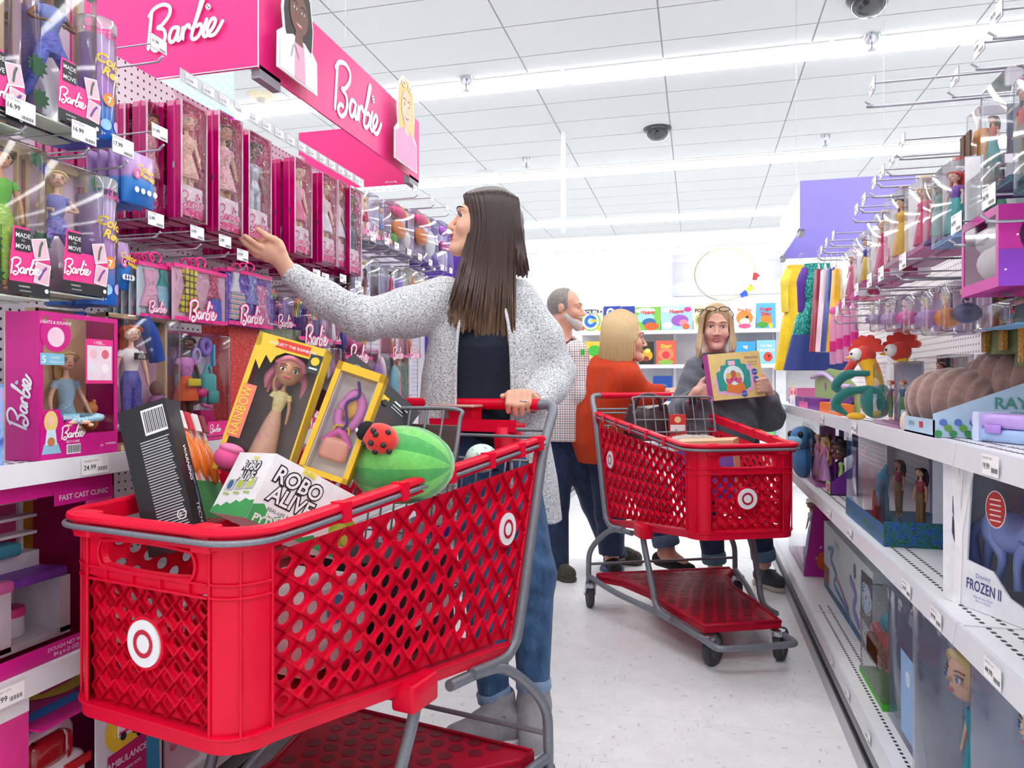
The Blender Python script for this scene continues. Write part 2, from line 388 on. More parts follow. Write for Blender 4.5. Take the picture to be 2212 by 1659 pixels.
# train poster
p = MB(); X0, X1, Z0, Z1 = 1.01, 2.33, 2.14, 2.62
def pg(nt, b):
    g = tex(nt, 'ShaderNodeTexGradient', objco(nt, (1.3, 1.3, 1.9)), gradient_type='SPHERICAL')
    c = ramp(nt, g.outputs['Fac'], [(.0, '#c3c6ea'), (.55, '#f2f3fb')]); nt.links.new(c, b.inputs['Base Color']); b.inputs['Roughness'].default_value = .5
p.box(-.68, 0, -.27, .68, .012, .27, nodes_mat('poster_print', pg))
rg = [(-.02+.37*math.cos(a), .0+.33*math.sin(a)) for a in np.linspace(0, 2*math.pi, 28)[:-1]]
p.stroke(rg, .018, -.002, K('#e9dcb8', .5), 2, closed=True); p.stroke([(x*1.03, z*1.03) for x, z in rg[9:20]], .006, -.003, K('#5c5f78', .5), 2)
for a, cc in ((-8, '#d84545'), (-22, '#f4f4f4'), (-36, '#e8d84a'), (-52, '#2f5bd0')):
    x, z = -.02+.37*math.cos(R(a)), .33*math.sin(R(a)); T = Matrix.Translation((x, 0, z)) @ Matrix.Rotation(R(a-90), 4, 'Y').inverted()
    p.box(-.045, -.004, -.025, .045, -.001, .03, K(cc, .5), T); p.box(-.03, -.005, .02, .0, -.002, .05, K(cc, .5), T)
c = C(1568, 598, 9.6); o = p.build('wall_poster', None, (c.x, BY-.014, c.z)); tag(o, 'pale lavender poster of a toy train on a round track above the games', 'poster')
# ---- hanging signs
PINK = K('#ee1a82', .42, var=.03, scale=4); PINKD = K('#ea1f86', .4, var=.03, scale=4); LAV = K('#8f84d6', .42, var=.04, scale=4)
def ring_sign(name, label, mat, xa, xb, y0, y1, z0, z1):
    t = thing(name, label, 'sign', ((xa+xb)/2, (y0+y1)/2, z0)); cx, cy = t.location.x, t.location.y
    x0, x1 = min(xa, xb)-cx, max(xa, xb)-cx; a, b = y0-cy, y1-cy; h = z1-z0
    MB().box(x0, a, 0, x1, a+.008, h, mat).build('front_panel', t)
    MB().box(x0, b-.008, 0, x1, b, h, mat).build('rear_panel', t)
    if mat is not LAV: MB().box(x1-.008, a+.008, 0, x1, b-.008, h, mat).build('side_panel', t)
    if mat is LAV: MB().box(x0, a+.008, 0, x0+.008, b-.008, h, K('#cfccf0', .25)).build('side_panel', t)
    for xx in (x0, x1-.03):
        for yy in (a+.01, b-.13): MB().box(xx, yy, -.03, xx+.03, yy+.12, .012, K('#8d8a94', .5)).build('bracket', t)
    for xx in (x0+.05, x1-.05): MB().tube([(xx, 0, h-.01), (xx, 0, CEZ-z0)], .0015, STEEL, 5).build('wire', t)
    return t
sp = ring_sign('hanging_sign', 'bright pink box sign with white script lettering above the left shelves', PINK, -1.35, -2.02, 2.03, 3.41, 2.126, 2.435)
l = MB(); script_logo(l, .07, .165, .285, WHITE, -.697); l.build('lettering', sp)
T = Matrix.Rotation(math.pi/2, 4, 'Z')
l = MB(); script_logo(l, .02, .15, .42, WHITE, -.337, T=T); l.build('lettering', sp)
MB().text('#DreamBig', .22, .012, .014, WHITE, .69-.0095, 1).build('lettering', sp)
MB().box(-.335, -.6945, 0, .335, -.6900, .002, WHITE).box(.3355, -.692, 0, .3375, -.688, .31, WHITE).build('edge_strip', sp)
SKD, SKL = K('#6f4433', .5), K('#f0c3a4', .5)
def bust(label, w, h, skin, hair, coat, shirt, coat_open):
    t = MB(); x = w/2
    out = [(-x, 0), (x, 0), (x*.98, .33*h), (x*.72, .40*h), (x*.78, .62*h), (x*.62, .9*h), (x*.2, h), (-x*.3, h), (-x*.66, .88*h), (-x*.78, .6*h), (-x*.7, .42*h), (-x*.98, .34*h)]
    t.prism(out, 0, .006, WHITE)
    t.poly([(a*.93, b*.97+.004) for a, b in out[3:11]]+[(-x*.5, .3*h), (x*.5, .3*h)], -.001, hair)
    t.poly([(-x*.92, .006), (x*.92, .006), (x*.9, .32*h), (x*.3, .42*h), (-x*.3, .42*h), (-x*.9, .32*h)], -.0014, coat)
    if coat_open: t.poly([(-x*.22, .006), (x*.34, .006), (x*.26, .40*h), (-x*.2, .40*h)], -.0018, shirt)
    t.poly([(-x*.2, .36*h), (x*.2, .36*h), (x*.17, .52*h), (-x*.17, .52*h)], -.0022, skin)
    t.disc(0, .66*h, x*.46, -.0026, skin, 24, .2*h)
    for sx in (-1, 1):
        t.disc(sx*x*.19, .69*h, x*.09, -.003, WHITE, 12, .012*h*1.3); t.disc(sx*x*.19, .69*h, x*.05, -.0032, DARK, 10)
        t.stroke([(sx*x*.08, .74*h), (sx*x*.2, .755*h), (sx*x*.32, .74*h)], .010*h*1.4, -.0032, hair if hair != K('#e6c983', .6) else K('#8a6a3a', .6), 3)
    t.stroke([(0, .68*h), (x*.05, .615*h), (-x*.03, .605*h)], .008*h, -.0031, K('#8c4a38', .6) if skin == SKD else K('#d59a80', .6), 3)
    t.poly([(-x*.2, .56*h), (0, .548*h), (x*.2, .56*h), (x*.08, .527*h), (-x*.08, .527*h)], -.003, K('#c4486a', .5)); t.poly([(-x*.14, .556*h), (x*.14, .556*h), (0, .543*h)], -.0033, WHITE)
    return t
HBK, HBL = K('#2a2022', .6), K('#e6c983', .6)
Ya, za = onX(605, 215, -1.30); Yb, zb = onX(692, 215, -1.30); w = Yb-Ya
b = bust('', w*.98, w*1.35, SKD, HBK, WHITE, K('#f6a6c4', .5), True); b.stroke([(-.05, .26*w), (-.03, .45*w), (.0, .30*w)], .006, -.004, K('#aab4c0', .4), 4)
o = b.build('sign_cutout', None, (-1.31, (Ya+Yb)/2, 2.145), math.pi/2); tag(o, 'flat cut-out of a dark-haired woman in a white coat on the pink sign', 'cut-out', 'cut-outs on the pink sign')
Ya, za = onX(856, 385, -1.30); Yb, zb = onX(906, 385, -1.30); w = Yb-Ya
b = bust('', w*.95, w*1.45, SKL, HBL, K('#f59ac4', .5), WHITE, False)
for sx in (-1, 1): b.stroke([(sx*.035+.02*math.cos(a), 1.33*w+.012*math.sin(a)) for a in np.linspace(0, 6.28, 9)], .008, -.004, WHITE, 3)
o = b.build('sign_cutout', None, (-1.31, (Ya+Yb)/2, 2.135), math.pi/2); tag(o, 'flat cut-out of a blonde woman in pink at the far end of the pink sign', 'cut-out', 'cut-outs on the pink sign')
ring_sign('hanging_sign', 'lavender box sign hanging above the right shelves', LAV, .65, 1.33, 5.03, 6.19, 2.126, 2.44)
def dots(nt, b):
    sx = nt.nodes.new('ShaderNodeSeparateXYZ'); tc = nt.nodes.new('ShaderNodeTexCoord'); nt.links.new(tc.outputs['Object'], sx.inputs[0])
    f = [math_n(nt, 'POWER', math_n(nt, 'SUBTRACT', math_n(nt, 'FRACT', math_n(nt, 'MULTIPLY', o, 14)), .5), 2) for o in (math_n(nt, 'ADD', sx.outputs[0], sx.outputs[2]), math_n(nt, 'SUBTRACT', sx.outputs[0], sx.outputs[2]))]
    c = ramp(nt, math_n(nt, 'SQRT', math_n(nt, 'ADD', *f)), [(.2, '#ffffff'), (.24, '#a6d6f2')]); nt.links.new(c, b.inputs['Base Color'])
c = C(440, 170, 5.6); o = MB().box(-.33, 0, -.30, .23, .02, .28, nodes_mat('polka_print', dots)).tube([(-.2, .01, .28), (-.2, .01, CEZ-c.z)], .002, STEEL, 5).tube([(.1, .01, .28), (.1, .01, CEZ-c.z)], .002, STEEL, 5).build('hanging_sign', None, c, YAW); tag(o, 'pale blue sign panel with white dots behind the pegboard', 'sign')
# ---- ceiling fixtures
def at_ceiling(px, py):
    d = 3.1*FPX/(829.5-py); return C(px, py, d)
def spr(px, py, label):
    p = at_ceiling(px, py); t = thing('fire_sprinkler', label, 'sprinkler', (p.x, p.y, CEZ), 0, 'fire sprinklers on the ceiling')
    MB().lathe([(.075, 0), (.07, -.02), (.045, -.07), (.03, -.075), (.012, -.08)], CHROME, 16).build('cup', t)
    MB().tube([(0, 0, -.06), (0, 0, -.13)], .012, STEEL, 6).lathe([(.005, -.128), (.035, -.13), (.035, -.135), (.004, -.137)], STEEL, 10).build('nozzle', t)
spr(1007, 168, 'chrome fire sprinkler between the pink sign and the dark dome camera'); spr(1137, 342, 'small chrome fire sprinkler above the long-haired woman'); spr(1783, 293, 'chrome fire sprinkler above the lavender sign'); spr(1883, 76, 'chrome fire sprinkler just below the large dome camera')
def dome(px, py, r, label):
    p = at_ceiling(px, py); t = thing('dome_camera', label, 'camera', (p.x, p.y, CEZ), 0, 'dome cameras')
    MB().lathe([(r, 0), (r*.98, -r*.3), (r*.8, -r*.68), (r*.5, -r*.92), (r*.1, -r)], K('#20242c', .08, coat=1), 24).build('dome', t)
    MB().lathe([(r*1.12, .0), (r*1.12, -.015), (r, -.018)], K('#3a3f48', .3), 24).build('collar', t)
dome(1420, 278, .15, 'small black dome camera in the middle of the ceiling'); dome(1877, -6, .15, 'large black dome camera at the top edge of the picture')
p = at_ceiling(565, 205); t = thing('smoke_detector', 'cream round smoke detector left of the pink sign', 'smoke detector', (p.x, p.y, CEZ)); MB().lathe([(.14, 0), (.13, -.03), (.06, -.045)], K('#ece0c4', .5), 20).build('base', t); MB().lathe([(.05, -.045), (.045, -.08), (.02, -.09)], K('#d8d4cc', .3), 14).build('sensor', t)
p = at_ceiling(1050, 372); o = MB().lathe([(.14, 0), (.13, -.012), (.05, -.014)], K('#c9cccf', .6), 20).build('ceiling_speaker', None, (p.x, p.y, CEZ)); tag(o, 'flat round grey speaker in the ceiling', 'speaker')
# ---------------------------------------------------------------- shopping carts
def lattice(mb, P, nx, ny, mat, su, sv, skip=None, rib=.0042, dep=.0065, rad=.235):
    """P(u,v,k) maps the unit square to space, k metres outwards."""
    n = 12
    def cell(cu, cv, full):
        hx, hy = .5/nx, .5/ny
        if full:
            r = rad*min(su, sv); Vo, Vi, Vb = [], [], []
            for k in range(n):
                a = 2*math.pi*k/n; c, s = math.cos(a), math.sin(a)
                q = 1/(abs(c)/(hx*su*nx)+abs(s)/(hy*sv*ny))
                Vo.append(P(cu+q*c/(su*nx), cv+q*s/(sv*ny), -dep)); Vi.append(P(cu+r*c/(su*nx), cv+r*s/(sv*ny), -dep)); Vb.append(P(cu+r*c/(su*nx), cv+r*s/(sv*ny), -dep-.004))
            mb.add(Vo+Vi+Vb, [(k, (k+1) % n, n+(k+1) % n, n+k) for k in range(n)]+[(n+k, n+(k+1) % n, 2*n+(k+1) % n, 2*n+k) for k in range(n)], mat)
        else:
            pts = [(cu-hx, cv), (cu, cv-hy), (cu+hx, cv), (cu, cv+hy)]
            pts = [(min(1, max(0, a)), min(1, max(0, b))) for a, b in pts]
            mb.add([P(a, b, -dep) for a, b in pts], [(0, 1, 2, 3)], mat)
        for du, dv in ((hx, hy), (-hx, hy)):
            a = (cu+du, cv); b = (cu, cv+dv)
            if full or (max(a[0], b[0]) <= 1.0001 and min(a[0], b[0]) >= -.0001 and max(a[1], b[1]) <= 1.0001 and min(a[1], b[1]) >= -.0001):
                ribseg(a, b)
            a = (cu+du, cv); b = (cu, cv-dv)
            if not full and max(a[0], b[0]) <= 1.0001 and min(a[0], b[0]) >= -.0001 and max(a[1], b[1]) <= 1.0001 and min(a[1], b[1]) >= -.0001: ribseg(a, b)
    def ribseg(a, b):
        dx = (b[0]-a[0])*su*nx; dz = (b[1]-a[1])*sv*ny; L = math.hypot(dx, dz); ox, oz = -dz/L*rib/2/(su*nx), dx/L*rib/2/(sv*ny)
        V = [P(a[0]+ox, a[1]+oz, -dep), P(a[0]+ox*.6, a[1]+oz*.6, .001), P(a[0]-ox*.6, a[1]-oz*.6, .001), P(a[0]-ox, a[1]-oz, -dep),
             P(b[0]+ox, b[1]+oz, -dep), P(b[0]+ox*.6, b[1]+oz*.6, .001), P(b[0]-ox*.6, b[1]-oz*.6, .001), P(b[0]-ox, b[1]-oz, -dep)]
        mb.add(V, [(0, 1, 5, 4), (1, 2, 6, 5), (2, 3, 7, 6)], mat)
    for i in range(nx):
        for j in range(ny):
            u, v = (i+.5)/nx, (j+.5)/ny
            cell(u, v, True); ribseg((u, v-.5/ny), (u-.5/nx, v)); ribseg((u, v-.5/ny), (u+.5/nx, v))
    for i in range(nx+1):
        for j in range(ny+1):
            cell(i/nx, j/ny, 0 < i < nx and 0 < j < ny)
def bull(parent, T, r=.041):
    b = MB(); b.prism([(r*1.14*math.cos(2*math.pi*k/28), r*1.14*math.sin(2*math.pi*k/28)) for k in range(28)], -.003, .012, RED, T)
    b.prism([(r*math.cos(2*math.pi*k/28), r*math.sin(2*math.pi*k/28)) for k in range(28)], -.006, .0, WHITE, T)
    b.stroke([(r*.5*math.cos(2*math.pi*k/16), r*.5*math.sin(2*math.pi*k/16)) for k in range(16)], r*.2, -.0066, K('#c80f32', .4), 2, T, True)
    return b.build('logo_badge', parent)
HF, WF_, CC, ZT, ZB = .153, .222, .072, .851, .532
def side_pt(v, t):            # v along the side 0 front..1 rear, t 0 bottom..1 top
    top = Vector((.222+(.294-.222)*v, .072+(1.03-.072)*v, .851+(.930-.851)*v))
    bot = Vector((.216+(.294-.216)*v, .074+(.850-.074)*v, .532+(.436-.532)*v))
    return bot.lerp(top, t)
def make_cart(label, loc, rz, cast):
    t = thing('shopping_cart', label, 'shopping cart', loc, rz, 'red plastic shopping carts')
    # front lattice
    b = MB()
    def Pf(u, v, k): return (-HF+2*HF*u, .006*(1-v)-k, ZB+.012+(.764-ZB-.012)*v)
    lattice(b, Pf, 7, 5, RED, 2*HF/7, .22/5); fr = b.build('basket_front', t)
    bull(fr, Matrix.Translation((0, 0, .668)))
    # solid band with the handle slot
    b = MB(); z0, z1 = .764, .862; sl, sh, cz = .118, .024, .815
    ring = []; n = 28
    for k in range(n):
        a = 2*math.pi*k/n; c, s = math.cos(a), math.sin(a); ring.append((max(-1, min(1, c*1.6))*(sl-sh)+sh*c, cz+sh*s))
    outr = []
    for x, z in ring:
        dx, dz = x, z-cz; q = 1/max(abs(dx)/HF, abs(dz)/((z1-cz) if dz > 0 else (cz-z0)), 1e-6); outr.append((dx*q, cz+dz*q))
    for y in (0, .012): b.add([(x, y, z) for x, z in outr]+[(x, y, z) for x, z in ring], [(k, (k+1) % n, n+(k+1) % n, n+k) for k in range(n)], RED)
    b.add([(x, 0, z) for x, z in ring]+[(x, .012, z) for x, z in ring], [(k, (k+1) % n, n+(k+1) % n, n+k) for k in range(n)], RED)
    b.tube([(x*1.05, -.003, cz+(z-cz)*1.22) for x, z in ring], .0032, RED, 5, closed=True)
    for z in (.766, .788): b.box(-HF, -.006, z-.002, HF, .0, z+.002, RED)
    for x in (-.1, -.03, .04, .11): b.box(x-.0015, -.005, .768, x+.0015, 0, .787, RED)
    b.build('basket_handle_band', t)
    # corners
    for sx in (-1, 1):
        b = MB(); prof = []
        for k in range(9):
            a = k/8; e = math.sin(a*math.pi/2); c = 1-math.cos(a*math.pi/2); prof.append((HF+(WF_-HF)*e, CC*c))
        rings = [[(sx*(x if z > .6 else x-.006*(1 if x > HF+.02 else 0)), y, z) for x, y in prof] for z in (ZB-.0, .65, .75, .862)]
        b.loft(rings, RED, cap=False, closed=False)
        b.loft([[(p[0]*.94, p[1]+.012, p[2]) for p in r] for r in rings], RED, cap=False, closed=False)
        for k in (0, 4, 8):
            x, y = prof[k]; b.tube([(sx*(x+.002), y-.002, ZB), (sx*(x+.002), y-.002, .86)], .0028, RED, 6)
        for z in (.766, .788): b.tube([(sx*(x+.002), y-.002, z) for x, y in prof], .0028, RED, 5)
        b.build('basket_corner', t)
    # sides
    for sx in (-1, 1):
        b = MB()
        def Ps(u, v, k):
            p = side_pt(u if sx > 0 else u, .035+.90*v); return (sx*(p.x+k), p.y, p.z)
        lattice(b, Ps, 13, 6, RED, .93/13, .40/6, rib=.005)
        for q in (.0, 1.0):
            b.tube([(sx*(side_pt(q, w).x-.003), side_pt(q, w).y, side_pt(q, w).z) for w in (0, .5, 1)], .006, RED, 6)
        s = b.build('basket_side', t)
        p = side_pt(.865, .62); q = side_pt(.9, .62); ang = math.atan2((q-p).y, (q-p).x)
        T = Matrix.Translation((sx*(p.x+.004), p.y, p.z)) @ Matrix.Rotation(sx*math.pi/2-sx*.06, 4, 'Z')
        bull(s, T, .042)
    # rim with wire and clips
    path = []
    for v in np.linspace(1, .06, 9): p = side_pt(v, 1.06); path.append((-p.x-.008, p.y, p.z))
    for k in range(9):
        a = k/8; path.append((-(HF-.0+(WF_+.012-HF)*math.cos(a*math.pi/2)), CC-.004-(CC+.008)*math.sin(a*math.pi/2), .872))
    full = path+[(-x, y, z) for x, y, z in path[::-1]]
    b = MB(); rings = []
    P = [Vector(p) for p in full]
    def sweep(mb, prof, mat, P=P, sm=False):
        rings = []
        for i, p in enumerate(P):
            d = (P[min(i+1, len(P)-1)]-P[max(i-1, 0)]).normalized(); o = Vector((-d.y, d.x, 0)).normalized()*-1
            rings.append([p-o*0+Vector((-o.x*(-a), -o.y*(-a), c)) for a, c in prof])
        mb.loft(rings, mat, smooth=sm)
    sweep(b, [(-.012, -.024), (.004, -.024), (.004, -.002), (.013, .000), (.015, .004), (.013, .010), (.006, .0135), (-.008, .0135), (-.012, .009)], RED)
    rim = b.build('basket_rim', t)
    MB().tube([p+Vector((0, 0, -.003)) for p in [Vector((q.x*(1+.010/abs(q.x)) if abs(q.x) > .16 else q.x, q.y-(.012 if q.y < .09 else 0), q.z-.007)) for q in P]], .0055, GREY, 8).build('rim_wire', t)
    for x in (-.15, .15): MB().rbox(x-.022, -.020, .842, x+.022, .014, .888, .006, RED).build('rim_clip', t)
    for sx in (-1, 1):
        for v in (.16, .34, .52, .70, .86, .97):
            p = side_pt(v, 1.06); xa, xb = sx*(p.x-.006), sx*(p.x+.0255)
            MB().box(min(xa, xb), p.y-.012, p.z-.024, max(xa, xb), p.y+.012, p.z+.0145, RED).build('rim_clip', t)
    # base of the basket
    b = MB(); bo = []
    for v in np.linspace(1, .0, 8): p = side_pt(v, 0); bo.append(Vector((-p.x, p.y, p.z)))
    for k in range(1, 9):
        a = k/8; bo.append(Vector((-(HF+(.216-HF)*math.cos(a*math.pi/2)), .074-.071*math.sin(a*math.pi/2), ZB)))
    bo = bo+[Vector((-q.x, q.y, q.z)) for q in bo[::-1]]
    sweep(b, [(-.012, -.024), (.004, -.024), (.006, -.002), (.011, .002), (.011, .006), (-.012, .006)], RED, bo)
    for i in range(0, len(bo), 1): b.tube([bo[i]+Vector((0, 0, -.02)), bo[i]*1.0+Vector((0, 0, .004))], .004, RED, 5)
    nn = len(bo)//2
    b.add([q+Vector((0, 0, -.004)) for q in bo[:nn]]+[Vector((-q.x, q.y, q.z-.004)) for q in bo[:nn]], [(k, k+1, nn+k+1, nn+k) for k in range(nn-1)], RED)
    for sx in (-1, 1): b.rbox(sx*.262-.03, .40, .432, sx*.262+.03, .50, .492, .01, RED)
    b.build('basket_base', t)
    # frame
    r = .0135
    for sx in (-1, 1):
        b = MB()
        b.tube(catmull([(sx*.235, 1.17, 1.056), (sx*.27, 1.168, 1.056), (sx*.292, 1.15, 1.04), (sx*.300, 1.08, .965), (sx*.304, 1.04, .91), (sx*.306, .96, .70), (sx*.306, .88, .48), (sx*.302, .85, .432), (sx*.296, .80, .412), (sx*.285, .66, .425)], 5), r*1.1, GREY, 10)
        b.tube(catmull([(sx*.27, .58, .424), (sx*.285, .70, .414), (sx*.31, .79, .395), (sx*.36, .85, .33), (sx*.39, .868, .27), (sx*.395, .87, .2), (sx*.395, .87, .125)], 5), r, GREY, 10)
        b.tube(catmull([(sx*.262, .45, .45), (sx*.262, .44, .40), (sx*.25, .36, .22), (sx*.248, .34, .17), (sx*.242, .29, .142), (sx*.235, .19, .142)], 5), r, GREY, 10)
        b.build('frame_leg', t)
    lo = catmull([(-.395, .87, .155), (-.33, .62, .135), (-.24, .36, .125), (-.205, .22, .12), (-.17, .02, .115), (-.165, -.05, .115), (-.14, -.085, .115), (0, -.088, .115), (.14, -.085, .115), (.165, -.05, .115), (.17, .02, .115), (.205, .22, .12), (.24, .36, .125), (.33, .62, .135), (.395, .87, .155)], 5)
    MB().tube(lo, r, GREY, 10).build('lower_frame', t)
    MB().tube([(-.395, .868, .215), (.395, .868, .215)], .007, GREY, 8).build('crossbar', t)
    MB().tube([(-.24, 1.168, 1.057), (.24, 1.168, 1.057)], .0175, RED, 14).build('handle_grip', t)
    MB().tube([(-.30, 1.09, .985), (.30, 1.09, .985)], .006, GREY, 8).tube([(-.30, 1.07, .965), (.30, 1.07, .965)], .005, GREY, 8).build('rear_bar', t)
    # lower tray
    b = MB(); z = .165
    oy = [(-.36, .86), (-.35, .80), (-.275, .72), (-.215, .52), (-.20, .30), (-.165, .03), (.165, .03), (.20, .30), (.215, .52), (.275, .72), (.35, .80), (.36, .86)]
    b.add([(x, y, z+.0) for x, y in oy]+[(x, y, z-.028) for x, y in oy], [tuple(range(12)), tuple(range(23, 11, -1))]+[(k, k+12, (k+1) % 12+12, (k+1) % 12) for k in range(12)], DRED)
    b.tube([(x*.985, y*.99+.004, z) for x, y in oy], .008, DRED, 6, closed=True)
    tr = b.build('lower_tray', t); b = MB()
    j = 0; y = .08
    while y < .84:
        hw = .145+(.21-.145)*min(1, max(0, (y-.05)/.45))+(.08 if y > .74 else 0)
        x = -hw+.024+(.029 if j % 2 else 0)
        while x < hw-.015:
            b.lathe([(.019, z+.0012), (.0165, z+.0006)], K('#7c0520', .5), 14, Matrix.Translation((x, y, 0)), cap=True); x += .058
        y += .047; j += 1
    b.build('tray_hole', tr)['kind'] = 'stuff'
    # casters
    for (x, y, a) in cast:
        fk = MB(); T = Matrix.Translation((x, y, 0)) @ Matrix.Rotation(a, 4, 'Z')
        fk.lathe([(.028, .150), (.03, .138), (.026, .128)], STEEL, 14, Matrix.Translation((x, y, -.018)))
        for s in (-1, 1):
            V = [(s*.02, -.022, .128), (s*.02, .03, .128), (s*.024, .052, .075), (s*.024, .05, .058), (s*.024, .03, .058)]
            fk.add(V+[(p[0]+s*.003, p[1], p[2]) for p in V], [(0, 1, 2, 3, 4), (9, 8, 7, 6, 5)]+[(k, (k+1) % 5, (k+1) % 5+5, k+5) for k in range(5)], STEEL, False, T)
        fk.box(-.022, -.022, .112, .022, .03, .13, STEEL, T)
        ca = fk.build('caster_fork', t)
        wz = T @ Matrix.Translation((0, .042, .066)) @ Matrix.Rotation(math.pi/2, 4, 'Y')
        w = MB().lathe([(.045, -.017), (.062, -.016), (.066, -.010), (.066, .010), (.062, .016), (.045, .017)], RUB, 28, wz, cap=False)
        w.lathe([(.046, -.016), (.044, -.012), (.018, -.010), (.012, -.019), (.003, -.02)], RUBL, 20, wz, cap=False).lathe([(.046, .016), (.044, .012), (.018, .010), (.012, .019), (.003, .02)], RUBL, 20, wz, cap=False)
        w.tube([T @ Vector((-.03, .042, .066)), T @ Vector((.03, .042, .066))], .006, STEEL, 8)
        w.build('wheel', ca)
    # folding wire seat back
    b = MB(); xw = .205
    def S(x, q): return (x, .70+.05*q, .885+.17*q)
    b.tube(catmull([S(-xw, 0), S(-xw, .8), S(-xw+.015, 1), S(0, 1), S(xw-.015, 1), S(xw, .8), S(xw, 0)], 5), .0055, GREY, 8)
    for q in (0, .35): b.tube([S(-xw, q), S(xw, q)], .004, GREY, 6)
    for x in np.linspace(-xw, xw, 9)[1:-1]: b.tube([S(x, -.12), S(x, 1)], .003, GREY, 6)
    b.build('wire_seat_back', t)
    b = MB()
    b.tube([(-.27, 1.02, .90), (.27, 1.02, .90)], .0045, GREY, 6)
    for x in np.linspace(-.25, .25, 12): b.tube(catmull([(x, 1.02, .90), (x, 1.0, .87), (x, .93, .55), (x, .90, .46)], 3), .003, GREY, 6)
    for q in (.2, .5, .8): b.tube([(-.29, 1.01-.09*q, .87-.4*q), (.29, 1.01-.09*q, .87-.4*q)], .003, GREY, 6)
    b.build('rear_gate', t)
    return t
cast = lambda a, b, c, d: [(-.150, .03, a), (.150, .03, b), (-.395, .83, c), (.395, .83, d)]
cartA = make_cart('red shopping cart full of toys in the foreground', cw(-.639, 1.266, 0), YAW-.448, cast(.3, .2, .1, .2))
cartB = make_cart('emptier red shopping cart standing behind, pushed by the woman in orange', cw(.926, 2.858, 0), YAW+.175, cast(-.9, -.8, -.15, -.2))
# child seat tray with cup holder on the near cart
b = MB(); b.rbox(-.10, 1.085, .985, .20, 1.165, 1.000, .012, RED); b.box(-.03, 1.085, 1.0, .05, 1.15, 1.045, RED); b.box(-.10, 1.083, .975, .20, 1.09, 1.012, RED)
b.lathe([(.040, .895), (.047, .99), (.043, .99), (.037, .90)], RED, 20, Matrix.Translation((.155, 1.125, 0))); b.build('cup_tray', cartA)
